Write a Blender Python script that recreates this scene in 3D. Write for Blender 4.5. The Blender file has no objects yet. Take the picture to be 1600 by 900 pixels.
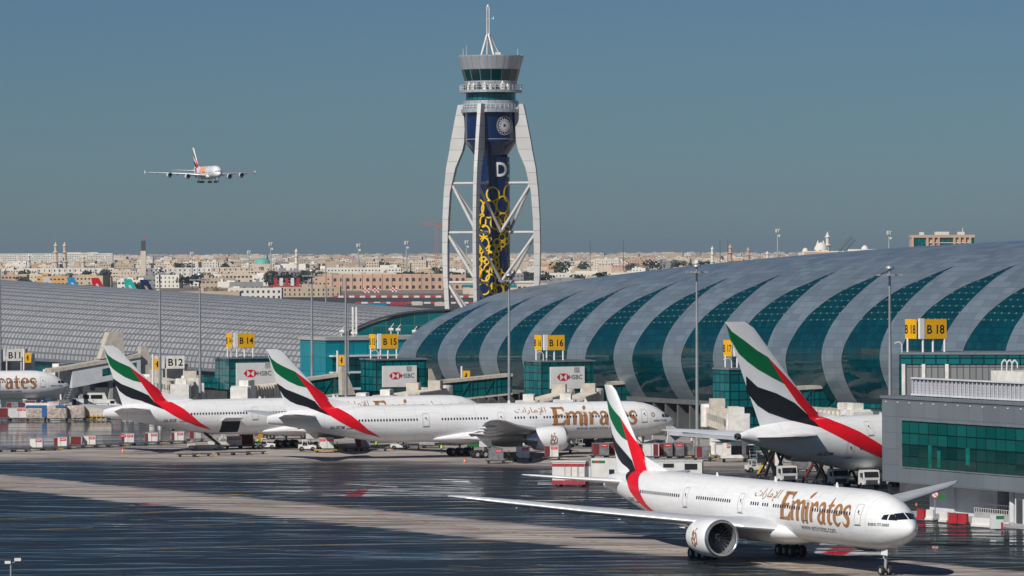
import bpy, bmesh, math, random
from math import sin, cos, pi, radians, sqrt
from mathutils import Matrix, Vector
from mathutils.geometry import tessellate_polygon
random.seed(7)
C = bpy.context.scene.collection
SC = bpy.context.scene

# ------------------------------------------------------------------ camera, sky, sun, exposure
CF, CH, CY, CR = 7036.0, 34.27, 393.9, -0.00406          # focal length (px of a 1600 px frame), eye height, eye-level row, roll
cd = bpy.data.cameras.new('camera'); cam = bpy.data.objects.new('camera', cd); C.objects.link(cam)
cd.sensor_width = 36; cd.lens = 36*CF/1600; cd.clip_start = 1; cd.clip_end = 150000
cd.shift_y = -(450-CY)/1600
cam.location = (0, 0, CH); cam.rotation_euler = (pi/2, -CR, 0)
SC.camera = cam
SUN_EL, SUN_DIR = 38, Vector((-.58, -.81, 0)).normalized()
w = bpy.data.worlds.new('World'); SC.world = w; w.use_nodes = True
nt = w.node_tree; nt.nodes.clear()
sky = nt.nodes.new('ShaderNodeTexSky'); sky.sky_type = 'NISHITA'; sky.sun_disc = False
sky.sun_elevation = radians(SUN_EL); sky.sun_rotation = math.atan2(SUN_DIR.x, SUN_DIR.y)
sky.altitude = 2000; sky.air_density = 1.0; sky.dust_density = 1.3; sky.ozone_density = 8.0
hs = nt.nodes.new('ShaderNodeMix'); hs.data_type = 'RGBA'; hs.blend_type = 'MULTIPLY'; hs.inputs[0].default_value = 1
hs.inputs[7].default_value = (.64, .735, .765, 1)
bg = nt.nodes.new('ShaderNodeBackground'); bg.inputs[1].default_value = .05
wo = nt.nodes.new('ShaderNodeOutputWorld')
nt.links.new(sky.outputs[0], hs.inputs[6]); nt.links.new(hs.outputs[2], bg.inputs[0]); nt.links.new(bg.outputs[0], wo.inputs[0])
sl = bpy.data.lights.new('sun', 'SUN'); sl.energy = 4.3; sl.angle = radians(.5); sl.color = (1, .95, .88)
so = bpy.data.objects.new('sun', sl); C.objects.link(so)
sv = Vector((SUN_DIR.x*cos(radians(SUN_EL)), SUN_DIR.y*cos(radians(SUN_EL)), sin(radians(SUN_EL))))
so.rotation_euler = sv.to_track_quat('Z', 'Y').to_euler()
SC.view_settings.view_transform = 'Standard'; SC.view_settings.look = 'None'; SC.view_settings.exposure = 0; SC.view_settings.gamma = 1
try: SC.cycles.max_bounces = 6; SC.cycles.diffuse_bounces = 2; SC.cycles.glossy_bounces = 3
except Exception: pass

def ray(px, py):
    dx, dy = px-800, py-CY
    x, y = dx+CR*dy, dy-CR*dx
    return Vector((x/CF, 1.0, -y/CF))
def G(px, py, z=0):                                       # ground point seen at a pixel of the 1600 x 900 photograph
    r = ray(px, py); t = (z-CH)/r.z
    return Vector((r.x*t, r.y*t, z))
def V(px, py, Y):                                         # point at depth Y
    r = ray(px, py); return Vector((r.x*Y, Y, CH+r.z*Y))

# ------------------------------------------------------------------ materials
def node(nt, t, **k):
    n = nt.nodes.new(t)
    for a, b in k.items(): setattr(n, a, b)
    return n
def mth(nt, op, a, b=None, c=None, clamp=False):
    n = nt.nodes.new('ShaderNodeMath'); n.operation = op; n.use_clamp = clamp
    for i, q in enumerate((a, b, c)):
        if q is None: continue
        if isinstance(q, (int, float)): n.inputs[i].default_value = q
        else: nt.links.new(q, n.inputs[i])
    return n.outputs[0]
def mixc(nt, f, a, b, bt='MIX'):
    n = nt.nodes.new('ShaderNodeMix'); n.data_type = 'RGBA'; n.blend_type = bt
    for i, q in ((0, f), (6, a), (7, b)):
        if isinstance(q, (int, float)): n.inputs[i].default_value = q
        elif isinstance(q, tuple): n.inputs[i].default_value = (*q[:3], 1)
        else: nt.links.new(q, n.inputs[i])
    return n.outputs[2]
def ramp(nt, f, a, b):                                    # smooth 0..1 between a and b
    n = nt.nodes.new('ShaderNodeMapRange'); n.interpolation_type = 'SMOOTHSTEP'
    nt.links.new(f, n.inputs[0]); n.inputs[1].default_value = a; n.inputs[2].default_value = b
    return n.outputs[0]
def noise(nt, vec, scale, detail=4, rough=.55, dist=0):
    n = nt.nodes.new('ShaderNodeTexNoise'); n.inputs['Scale'].default_value = scale; n.inputs['Detail'].default_value = detail
    n.inputs['Roughness'].default_value = rough; n.inputs['Distortion'].default_value = dist
    if vec is not None: nt.links.new(vec, n.inputs['Vector'])
    return n.outputs[0]
def newmat(name):
    m = bpy.data.materials.new(name); m.use_nodes = True
    b = m.node_tree.nodes['Principled BSDF']
    return m, m.node_tree, b
def mat(name, col, rough=.6, metal=0, var=.12, scale=.6, coat=0, spec=.5):
    m, nt, b = newmat(name)
    b.inputs['Roughness'].default_value = rough; b.inputs['Metallic'].default_value = metal
    b.inputs['Specular IOR Level'].default_value = spec
    if coat: b.inputs['Coat Weight'].default_value = coat; b.inputs['Coat Roughness'].default_value = .08
    if var:
        g = node(nt, 'ShaderNodeNewGeometry')
        n = noise(nt, g.outputs['Position'], scale, 5, .6)
        lo = tuple(c*(1-var) for c in col); hi = tuple(min(1, c*(1+var)) for c in col)
        nt.links.new(mixc(nt, ramp(nt, n, .3, .7), lo, hi), b.inputs['Base Color'])
        r = mth(nt, 'MULTIPLY_ADD', n, .2, rough-.1, True); nt.links.new(r, b.inputs['Roughness'])
    else: b.inputs['Base Color'].default_value = (*col, 1)
    return m
def uvgrid(nt, su, sv, wl, wv=None):
    """panel joints from the mesh's UV (in metres): returns joint mask, per-panel random value, fract u, fract v"""
    uv = node(nt, 'ShaderNodeUVMap'); s = node(nt, 'ShaderNodeSeparateXYZ'); nt.links.new(uv.outputs[0], s.inputs[0])
    a = mth(nt, 'DIVIDE', s.outputs[0], su); b = mth(nt, 'DIVIDE', s.outputs[1], sv)
    fa, fb = mth(nt, 'FRACT', a), mth(nt, 'FRACT', b)
    la = mth(nt, 'LESS_THAN', fa, wl/su); lb = mth(nt, 'LESS_THAN', fb, (wv or wl)/sv)
    line = mth(nt, 'MAXIMUM', la, lb)
    c = node(nt, 'ShaderNodeCombineXYZ'); nt.links.new(mth(nt, 'FLOOR', a), c.inputs[0]); nt.links.new(mth(nt, 'FLOOR', b), c.inputs[1])
    wn = node(nt, 'ShaderNodeTexWhiteNoise'); wn.noise_dimensions = '3D'; nt.links.new(c.outputs[0], wn.inputs[0])
    return line, wn.outputs[0], fa, fb, s, wn
def panelmat(name, col, linecol, su, sv, wl, rough=.4, metal=0, jit=.15, wv=None, spec=.5, bump=0, dirt=.15):
    m, nt, b = newmat(name)
    line, rnd, fa, fb, s, wn = uvgrid(nt, su, sv, wl, wv)
    j = mth(nt, 'MULTIPLY_ADD', rnd, 2*jit, 1-jit)
    g = node(nt, 'ShaderNodeNewGeometry')
    j = mth(nt, 'MULTIPLY', j, mth(nt, 'MULTIPLY_ADD', noise(nt, g.outputs['Position'], .12, 5, .6), 2*dirt, 1-dirt))
    v = node(nt, 'ShaderNodeCombineXYZ')
    for i in range(3): nt.links.new(mth(nt, 'MULTIPLY', j, col[i]), v.inputs[i])
    nt.links.new(mixc(nt, line, v.outputs[0], linecol), b.inputs['Base Color'])
    b.inputs['Metallic'].default_value = metal; b.inputs['Specular IOR Level'].default_value = spec
    nt.links.new(mth(nt, 'MULTIPLY_ADD', rnd, .12, rough-.06, True), b.inputs['Roughness'])
    if bump:
        # panels that are each tilted a touch, as real curtain walls are
        nm = node(nt, 'ShaderNodeVectorMath', operation='SUBTRACT'); nt.links.new(wn.outputs[1], nm.inputs[0]); nm.inputs[1].default_value = (.5, .5, .5)
        sc = node(nt, 'ShaderNodeVectorMath', operation='SCALE'); nt.links.new(nm.outputs[0], sc.inputs[0]); sc.inputs[3].default_value = bump
        ad = node(nt, 'ShaderNodeVectorMath', operation='ADD'); nt.links.new(sc.outputs[0], ad.inputs[0]); nt.links.new(g.outputs['Normal'], ad.inputs[1])
        no = node(nt, 'ShaderNodeVectorMath', operation='NORMALIZE'); nt.links.new(ad.outputs[0], no.inputs[0]); nt.links.new(no.outputs[0], b.inputs['Normal'])
    return m

M = {}
M['white'] = mat('aircraft_white', (.84, .845, .855), .3, 0, .05, .25, coat=.3)
def fuselage_mat():
    m, nt, b = newmat('fuselage_paint')
    tc = node(nt, 'ShaderNodeTexCoord'); s = node(nt, 'ShaderNodeSeparateXYZ'); nt.links.new(tc.outputs['Object'], s.inputs[0])
    seam = mth(nt, 'LESS_THAN', mth(nt, 'FRACT', mth(nt, 'DIVIDE', s.outputs[0], 5.33)), .014)
    mp = node(nt, 'ShaderNodeMapping'); mp.inputs['Scale'].default_value = (.35, 1.2, 2.2); nt.links.new(tc.outputs['Object'], mp.inputs[0])
    gr = noise(nt, mp.outputs[0], 1, 5, .65)
    c = mixc(nt, ramp(nt, gr, .35, .75), (.86, .865, .875), (.76, .76, .755)); c = mixc(nt, mth(nt, 'MULTIPLY', seam, .45), c, (.45, .45, .46))
    nt.links.new(c, b.inputs['Base Color']); nt.links.new(mth(nt, 'MULTIPLY_ADD', gr, .25, .2), b.inputs['Roughness'])
    b.inputs['Coat Weight'].default_value = .3; b.inputs['Coat Roughness'].default_value = .1
    return m
M['fus'] = fuselage_mat()
M['grey_wing'] = mat('aircraft_grey', (.50, .52, .54), .35, 0, .08, .4)
M['chrome'] = mat('polished_metal', (.72, .72, .72), .22, .9, .06, 1)
M['slat_metal'] = mat('slat_metal', (.68, .69, .71), .33, .35, .06, 1)
M['steel'] = mat('dull_steel', (.35, .36, .38), .45, .6, .15, 1)
M['tyre'] = mat('tyre_rubber', (.018, .018, .02), .8, 0, .2, 2)
M['hub'] = mat('wheel_hub', (.45, .46, .47), .5, .2, .1)
M['strut'] = mat('gear_strut', (.4, .41, .42), .5, .2, .1)
M['black'] = mat('black_paint', (.012, .014, .017), .35, 0, .1)
M['green'] = mat('flag_green', (.0, .14, .045), .35, 0, .06)
M['red'] = mat('flag_red', (.72, .006, .018), .35, 0, .06)
M['gold'] = mat('gold_lettering', (.42, .20, .08), .35, .15, .06)
M['greytxt'] = mat('grey_lettering', (.12, .12, .14), .5, 0, 0)
M['dkglass'] = mat('dark_glass', (.012, .016, .02), .08, 0, 0, spec=.8)
M['winglass'] = mat('cabin_glass', (.02, .025, .035), .15, 0, 0, spec=.7)
M['seam'] = mat('door_seam', (.42, .42, .43), .5, 0, 0)
M['dark'] = mat('dark_cavity', (.015, .016, .018), .9, 0, .1)
M['beige'] = mat('beige_paint', (.52, .47, .40), .55, 0, .14, .8)
M['offwhite'] = mat('off_white_paint', (.70, .68, .64), .5, 0, .14, .8)
M['vanwhite'] = mat('vehicle_white', (.68, .68, .66), .4, 0, .08, .6)
M['maroon'] = mat('maroon_curtain', (.17, .018, .022), .8, 0, .15, 2)
M['alu'] = mat('container_aluminium', (.46, .46, .46), .5, .35, .25, 1.4)
M['silver'] = mat('container_silver', (.26, .26, .27), .45, .45, .3, 1.4)
M['redlab'] = mat('red_label', (.62, .01, .025), .5, 0, .06)
M['yellow'] = mat('sign_yellow', (.80, .42, .004), .5, 0, .05)
M['yelsteel'] = mat('yellow_steel', (.62, .36, .02), .55, 0, .12)
M['white_sign'] = mat('sign_white', (.74, .74, .73), .5, 0, .04)
M['mast'] = mat('galvanised_mast', (.34, .36, .37), .5, .5, .12, .3)
M['greysteel'] = mat('dark_grey_steel', (.07, .075, .08), .6, .2, .2)
M['tgreen'] = mat('tug_green', (.02, .17, .05), .5, 0, .1)
M['hivis'] = mat('hi_vis', (.45, .75, .04), .7, 0, .05)
M['orange'] = mat('orange_paint', (.75, .14, .02), .6, 0, .08)
M['skin'] = mat('skin', (.28, .15, .09), .6, 0, 0)
M['navy'] = mat('navy_cloth', (.02, .028, .06), .8, 0, 0)
M['teal'] = panelmat('teal_glass', (.0, .115, .125), (.0, .03, .036), 1.7, 1.45, .22, .14, 0, .3, spec=.7, bump=.03)
M['tealblue'] = panelmat('light_teal_panel', (.0, .22, .28), (.0, .10, .13), 3.2, 3.0, .12, .2, 0, .12, spec=.6, bump=.02)
M['cgrey'] = panelmat('grey_cladding', (.165, .19, .215), (.10, .115, .13), 3.6, 2.1, .06, .5, .1, .06)
M['concrete'] = mat('concrete_wall', (.36, .36, .36), .8, 0, .12, .5)
M['lgrey'] = mat('light_grey_wall', (.58, .60, .62), .7, 0, .08, .5)
M['louvre'] = panelmat('grey_louvre', (.17, .17, .19), (.10, .10, .11), .5, 8, .14, .6, .2, .1)
M['barrier_red'] = mat('barrier_red', (.38, .025, .035), .6, 0, .1)
M['barrier_white'] = mat('barrier_white', (.7, .68, .66), .6, 0, .1)
M['tank'] = mat('tank_white', (.66, .64, .62), .4, 0, .1)
M['blue'] = mat('tarpaulin_blue', (.02, .13, .34), .5, 0, .1)
M['wrap'] = mat('wrapped_cargo', (.42, .35, .31), .6, 0, .4, 2.2)
M['trunk'] = mat('tree_bark', (.10, .07, .05), .9)
M['leaf'] = mat('tree_leaves', (.045, .065, .045), .8, 0, .3, .4)

# ------------------------------------------------------------------ mesh builder
class MB:
    def __init__(s, M=None): s.v, s.f, s.mi, s.uv, s.M = [], [], [], {}, M
    def add(s, vs, fs, mi=0, uvs=None):
        o = len(s.v)
        if s.M is not None: vs = [s.M @ Vector(p) for p in vs]
        s.v += [tuple(p) for p in vs]
        for i, f in enumerate(fs):
            if uvs is not None: s.uv[len(s.f)] = [uvs[k] for k in f] if not isinstance(uvs[0], list) else uvs[i]
            s.f.append(tuple(o+k for k in f)); s.mi.append(mi)
        return s
    def box(s, x0, x1, y0, y1, z0, z1, mi=0):
        vs = [(x, y, z) for z in (z0, z1) for y in (y0, y1) for x in (x0, x1)]
        fs = [(0, 2, 3, 1), (4, 5, 7, 6), (0, 1, 5, 4), (2, 6, 7, 3), (0, 4, 6, 2), (1, 3, 7, 5)]
        uv = []
        for f in fs:
            n = (Vector(vs[f[1]])-Vector(vs[f[0]])).cross(Vector(vs[f[2]])-Vector(vs[f[0]]))
            ax = max(range(3), key=lambda k: abs(n[k]))
            uv.append([((vs[k][1], vs[k][2]) if ax == 0 else (vs[k][0], vs[k][2]) if ax == 1 else (vs[k][0], vs[k][1])) for k in f])
        return s.add(vs, fs, mi, uv)
    def prism(s, pts, ax, a, b, mi=0):
        """polygon pts (p,q) extruded along axis ax ('x','y','z') from a to b"""
        def mk(p, t): return {'x': (t, p[0], p[1]), 'y': (p[0], t, p[1]), 'z': (p[0], p[1], t)}[ax]
        n = len(pts); vs = [mk(p, a) for p in pts]+[mk(p, b) for p in pts]
        fs = [tuple(range(n)), tuple(range(2*n-1, n-1, -1))]+[(i, i+n, (i+1) % n+n, (i+1) % n) for i in range(n)]
        return s.add(vs, fs, mi, [[(vs[k][0]+vs[k][1], vs[k][2]) for k in f] for f in fs])
    def cyl(s, p0, p1, r0, r1=None, n=10, mi=0, caps=True):
        p0, p1 = Vector(p0), Vector(p1); r1 = r0 if r1 is None else r1
        d = (p1-p0).normalized(); a = d.orthogonal().normalized(); b = d.cross(a)
        vs = [p0+(a*cos(t)+b*sin(t))*r0 for t in (2*pi*i/n for i in range(n))]+[p1+(a*cos(t)+b*sin(t))*r1 for t in (2*pi*i/n for i in range(n))]
        fs = [(i, (i+1) % n, (i+1) % n+n, i+n) for i in range(n)]
        if caps: fs += [tuple(range(n-1, -1, -1)), tuple(range(n, 2*n))]
        return s.add(vs, fs, mi)
    def beam(s, p0, p1, w, h=None, mi=0):
        p0, p1 = Vector(p0), Vector(p1); h = h or w; d = (p1-p0).normalized()
        up = Vector((0, 0, 1)) if abs(d.z) < .95 else Vector((1, 0, 0))
        a = d.cross(up).normalized()*w/2; b = a.cross(d).normalized()*h/2
        vs = [p+q for p in (p0, p1) for q in (-a-b, a-b, a+b, -a+b)]
        return s.add(vs, [(0, 1, 2, 3), (7, 6, 5, 4), (0, 4, 5, 1), (1, 5, 6, 2), (2, 6, 7, 3), (3, 7, 4, 0)], mi)
    def loft(s, rings, mi=0, closed=True, caps=True):
        n = len(rings[0]); vs = [p for r in rings for p in r]; fs = []
        for k in range(len(rings)-1):
            for i in range(n if closed else n-1):
                j = (i+1) % n; fs.append((k*n+i, k*n+j, (k+1)*n+j, (k+1)*n+i))
        if caps and closed: fs += [tuple(range(n-1, -1, -1)), tuple(range((len(rings)-1)*n, len(rings)*n))]
        return s.add(vs, fs, mi)
    def lathe(s, prof, c=(0, 0, 0), ax='z', n=24, mi=0):
        """profile [(r, t)] turned about an axis through c"""
        rings = []
        for r, t in prof:
            ring = []
            for i in range(n):
                a = 2*pi*i/n; p, q = r*cos(a), r*sin(a)
                v = {'z': (p, q, t), 'x': (t, p, q), 'y': (q, t, p)}[ax]
                ring.append((c[0]+v[0], c[1]+v[1], c[2]+v[2]))
            rings.append(ring)
        return s.loft(rings, mi, caps=False)
    def build(s, name, mats, parent=None, smooth=False, label=None, cat=None, group=None, kind=None, loc=None, rz=None, ang=40):
        me = bpy.data.meshes.new(name); me.from_pydata(s.v, [], s.f)
        if not isinstance(mats, (list, tuple)): mats = [mats]
        for m in mats: me.materials.append(M[m] if isinstance(m, str) else m)
        me.polygons.foreach_set('material_index', s.mi)
        if s.uv:
            L = me.uv_layers.new(name='UVMap').data
            for p in me.polygons:
                u = s.uv.get(p.index)
                if u:
                    for k, li in enumerate(p.loop_indices): L[li].uv = u[k]
        if smooth:
            me.polygons.foreach_set('use_smooth', [True]*len(me.polygons))
            try: me.set_sharp_from_angle(angle=radians(ang))
            except Exception: pass
        me.update()
        o = bpy.data.objects.new(name, me); C.objects.link(o)
        if parent: o.parent = parent
        if loc is not None: o.location = loc
        if rz is not None: o.rotation_euler.z = rz
        tag(o, label, cat, group, kind)
        return o
def tag(o, label=None, cat=None, group=None, kind=None):
    for k, v in (('label', label), ('category', cat), ('group', group), ('kind', kind)):
        if v: o[k] = v
    return o
def thing(name, loc, rz=0, label=None, cat=None, group=None):
    o = bpy.data.objects.new(name, None); C.objects.link(o); o.location = loc; o.rotation_euler = (0, 0, rz); o.empty_display_size = .5
    return tag(o, label, cat, group)
def inst(name, mesh, parent, loc=(0, 0, 0), rot=(0, 0, 0), sc=None):
    o = bpy.data.objects.new(name, mesh); C.objects.link(o); o.parent = parent; o.location = loc; o.rotation_euler = rot
    if sc: o.scale = sc
    return o
KIDS = {}
def dup(root, loc, rz, label=None, group=None):
    kids = {}
    for o in C.objects:
        if o.parent: kids.setdefault(o.parent, []).append(o)
    def cp(o, par):
        c = o.copy(); C.objects.link(c); c.parent = par
        for ch in kids.get(o, []): cp(ch, c)
        return c
    r = cp(root, None); r.location = loc; r.rotation_euler = (0, 0, rz)
    if label: r['label'] = label
    if group: r['group'] = group
    return r

# ------------------------------------------------------------------ flat shapes: text, strokes, polygons, laid on surfaces
def text2d(s, size=1.0, sx=1.0, align='LEFT', bold=0):
    cu = bpy.data.curves.new('t', 'FONT'); cu.body = s; cu.size = size; cu.align_x = align; cu.fill_mode = 'FRONT'; cu.offset = bold; cu.resolution_u = 3
    o = bpy.data.objects.new('t', cu); C.objects.link(o)
    dg = bpy.context.evaluated_depsgraph_get(); dg.update(); me = bpy.data.meshes.new_from_object(o.evaluated_get(dg))
    vs = [(v.co.x*sx, v.co.y) for v in me.vertices]; fs = [tuple(p.vertices) for p in me.polygons]
    bpy.data.objects.remove(o); bpy.data.curves.remove(cu); bpy.data.meshes.remove(me)
    return vs, fs
def cat2(parts):
    vs, fs = [], []
    for v, f in parts:
        o = len(vs); vs += v; fs += [tuple(o+k for k in q) for q in f]
    return vs, fs
def xf(shape, f): return [f(*p) for p in shape[0]], shape[1]
def stroke(pts, sub=5):
    """pen stroke (x, y, width) smoothed, as a quad strip"""
    P = []
    n = len(pts)
    if n > 2:
        for i in range(n-1):
            p0, p1, p2, p3 = pts[max(0, i-1)], pts[i], pts[i+1], pts[min(n-1, i+2)]
            for k in range(sub):
                t = k/sub
                P.append(tuple(.5*(2*b+(c-a)*t+(2*a-5*b+4*c-d)*t*t+(3*b-a-3*c+d)*t**3) for a, b, c, d in zip(p0, p1, p2, p3)))
        P.append(pts[-1])
    else: P = list(pts)
    vs, fs = [], []
    for i, (x, y, wd) in enumerate(P):
        a, b = P[max(0, i-1)], P[min(len(P)-1, i+1)]
        dx, dy = b[0]-a[0], b[1]-a[1]; L = math.hypot(dx, dy) or 1
        nx, ny = -dy/L*wd/2, dx/L*wd/2
        vs += [(x+nx, y+ny), (x-nx, y-ny)]
        if i: fs.append((2*i-2, 2*i-1, 2*i+1, 2*i))
    return vs, fs
def ringshape(cx, cy, r, wd, n=20, ry=None):
    ry = ry or r; vs, fs = [], []
    for i in range(n):
        a = 2*pi*i/n; vs += [(cx+(r+wd/2)*cos(a), cy+(ry+wd/2)*sin(a)), (cx+(r-wd/2)*cos(a), cy+(ry-wd/2)*sin(a))]
        j = (i+1) % n; fs.append((2*i, 2*i+1, 2*j+1, 2*j))
    return vs, fs
def polyshape(pts):
    tri = tessellate_polygon([[Vector((p[0], p[1], 0)) for p in pts]])
    return [tuple(p) for p in pts], [tuple(t) for t in tri]
def rect(x0, y0, x1, y1): return [(x0, y0), (x1, y0), (x1, y1), (x0, y1)], [(0, 1, 2, 3)]
def cutmesh(shape, dx, dy):
    """cut a flat shape along a grid so that it can bend"""
    bm = bmesh.new(); vs = [bm.verts.new((p[0], p[1], 0)) for p in shape[0]]
    for f in shape[1]:
        try: bm.faces.new([vs[k] for k in f])
        except ValueError: pass
    for ax, d in ((0, dx), (1, dy)):
        if not d: continue
        lo = min(p[ax] for p in shape[0]); hi = max(p[ax] for p in shape[0])
        k = math.floor(lo/d)+1
        while k*d < hi:
            co = [0, 0, 0]; no = [0, 0, 0]; co[ax] = k*d; no[ax] = 1
            bmesh.ops.bisect_plane(bm, geom=bm.verts[:]+bm.edges[:]+bm.faces[:], plane_co=co, plane_no=no)
            k += 1
    bm.verts.index_update()
    out = [(v.co.x, v.co.y) for v in bm.verts], [tuple(v.index for v in f.verts) for f in bm.faces]
    bm.free(); return out
def lay(name, shape, fn, m, parent, dx=0, dy=0, label=None):
    """put a flat shape on a surface: fn(x, y) -> 3D point"""
    if dx or dy: shape = cutmesh(shape, dx, dy)
    b = MB(); b.add([fn(*p) for p in shape[0]], shape[1]); return b.build(name, m, parent, label=label)
# ------------------------------------------------------------------ lettering
GL = {
 'E': (1.15, [[(.32, 0, .3), (.32, 1.4, .3)], [(.02, 1.36, .07), (.3, 1.34, .12), (.8, 1.33, .13), (1.0, 1.3, .2), (1.06, 1.05, .04)], [(.3, .76, .12), (.7, .76, .12), (.84, .74, .22), (.86, .62, .04)], [(.05, .03, .07), (.3, .06, .12), (.8, .07, .14), (1.02, .12, .22), (1.14, .42, .04)]]),
 'm': (1.5, [[(.0, .96, .05), (.14, .9, .16), (.2, .7, .26), (.2, 0, .24)], [(.2, .72, .06), (.42, .96, .15), (.66, .93, .2), (.76, .7, .27), (.76, 0, .24)], [(.76, .72, .06), (.98, .96, .15), (1.22, .93, .2), (1.31, .7, .27), (1.31, .05, .24), (1.45, -.02, .04)]]),
 'i': (.46, [[(.0, .96, .05), (.14, .9, .16), (.2, .7, .26), (.2, .05, .24), (.34, -.02, .05)], [(.1, 1.16, .05), (.16, 1.28, .2), (.26, 1.42, .16), (.3, 1.5, .02)]]),
 'r': (.86, [[(.0, .96, .05), (.14, .9, .16), (.2, .7, .26), (.2, 0, .24)], [(.2, .66, .06), (.4, .92, .15), (.58, .94, .2), (.76, .8, .12), (.8, .7, .02)]]),
 'a': (.9, [[(.1, .72, .04), (.2, .93, .14), (.42, .98, .15), (.6, .82, .22), (.63, .5, .25), (.63, .1, .24), (.8, -.02, .04)], [(.62, .6, .05), (.3, .52, .14), (.13, .27, .22), (.24, .04, .18), (.45, .04, .12), (.62, .2, .05)]]),
 't': (.68, [[(.3, 1.32, .03), (.28, 1.05, .17), (.26, .7, .24), (.26, .25, .24), (.36, .04, .18), (.62, .08, .03)], [(.02, .92, .04), (.3, .93, .13), (.62, .95, .07)]]),
 'e': (.9, [[(.14, .5, .07), (.5, .52, .09), (.76, .56, .1)], [(.74, .56, .18), (.68, .86, .19), (.45, 1.0, .11), (.22, .87, .18), (.13, .5, .26), (.22, .14, .2), (.46, .0, .14), (.78, .16, .04)]]),
 's': (.76, [[(.64, .74, .04), (.56, .93, .13), (.36, .98, .13), (.15, .82, .2), (.22, .6, .22), (.48, .45, .24), (.6, .24, .22), (.46, .03, .15), (.22, .02, .12), (.06, .2, .04)]]),
}
def wordmark(word):
    """hand drawn flared serif word, origin left baseline, x-height 1; each stroke its own tiny level"""
    x, parts = 0, []
    for ch in word:
        adv, ss = GL[ch]
        for s_ in ss: parts.append(stroke([(x+a, b, c*1.22) for a, b, c in s_]))
        x += adv
    return parts, x
def calligraphy():
    S_ = [[(.0, .1, .05), (.1, .3, .14), (.05, .55, .1), (.3, .6, .14), (.55, .35, .1), (.4, .1, .14), (.15, .05, .04)],
          [(.2, .5, .05), (.35, .8, .13), (.3, 1.1, .05)], [(.45, .45, .06), (.7, .7, .13), (.65, 1.0, .1), (.4, .9, .05)],
          [(.55, .2, .05), (.85, .25, .13), (.95, .6, .12), (.8, .95, .05)], [(.1, .75, .04), (.15, .95, .12), (.2, 1.2, .04)],
          [(.5, 1.1, .04), (.6, 1.25, .1), (.75, 1.3, .04)]]
    return cat2([stroke(s_) for s_ in S_])
ARABIC = '\ufe95\ufe8d\ufead\ufe8e\ufee3\ufef9\ufe8d'

def interp(tab, x):
    if x <= tab[0][0]: return tab[0][1:]
    for a, b in zip(tab, tab[1:]):
        if x <= b[0]:
            t = (x-a[0])/(b[0]-a[0]); return tuple(p+(q-p)*t for p, q in zip(a[1:], b[1:]))
    return tab[-1][1:]
def foil(c): return max(0, 2.6*sqrt(max(c, 0))*(1-c))
def airfoil_ring(xle, ch, y, z, th, vert=False, camber=.25):
    pts = []
    cs = (1, .9, .78, .65, .54, .45, .36, .28, .2, .14, .09, .05, .025, .01, 0)
    for c in cs: pts.append((c, foil(c)*th*.5*(1+camber)))
    for c in cs[-2:0:-1]: pts.append((c, -foil(c)*th*.5*(1-camber)))
    pts.append((1, -.01*ch*.3))
    if vert: return [(xle+c*ch, t, z) for c, t in pts]
    return [(xle+c*ch, y, z+t) for c, t in pts]

# stations: x aft of nose, z bottom, z top, half width
B777 = [(0, 5.1, 5.12, .01), (.12, 4.8, 5.45, .32), (.45, 4.45, 5.88, .72), (1.0, 4.08, 6.3, 1.16), (1.8, 3.7, 6.72, 1.62), (2.5, 3.45, 7.22, 1.94), (3.3, 3.2, 7.72, 2.24), (4.3, 2.98, 8.17, 2.52), (5.6, 2.8, 8.55, 2.79), (7.4, 2.68, 8.82, 3.0), (9.5, 2.65, 8.9, 3.1), (50, 2.65, 8.9, 3.1), (54, 2.86, 8.9, 3.07), (58, 3.42, 8.86, 2.88), (61.5, 4.1, 8.78, 2.52), (65, 4.8, 8.6, 2.02), (68.5, 5.45, 8.3, 1.42), (71, 5.85, 7.95, .88), (72.6, 6.05, 7.6, .5), (73.2, 6.2, 7.4, .32)]
B380 = [(0, 4.6, 4.62, .01), (.15, 4.1, 5.15, .5), (.6, 3.6, 5.8, 1.1), (1.4, 3.1, 6.6, 1.75), (2.6, 2.65, 7.6, 2.4), (4.2, 2.3, 8.9, 2.95), (6.2, 2.12, 9.85, 3.3), (9, 2.0, 10.4, 3.52), (12, 2.0, 10.55, 3.57), (44, 2.0, 10.55, 3.57), (48, 2.3, 10.55, 3.5), (53, 3.1, 10.5, 3.2), (58, 4.2, 10.35, 2.7), (62, 5.2, 10.1, 2.15), (66, 6.3, 9.6, 1.45), (69, 7.2, 9.0, .85), (70.4, 7.6, 8.5, .5)]
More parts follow.
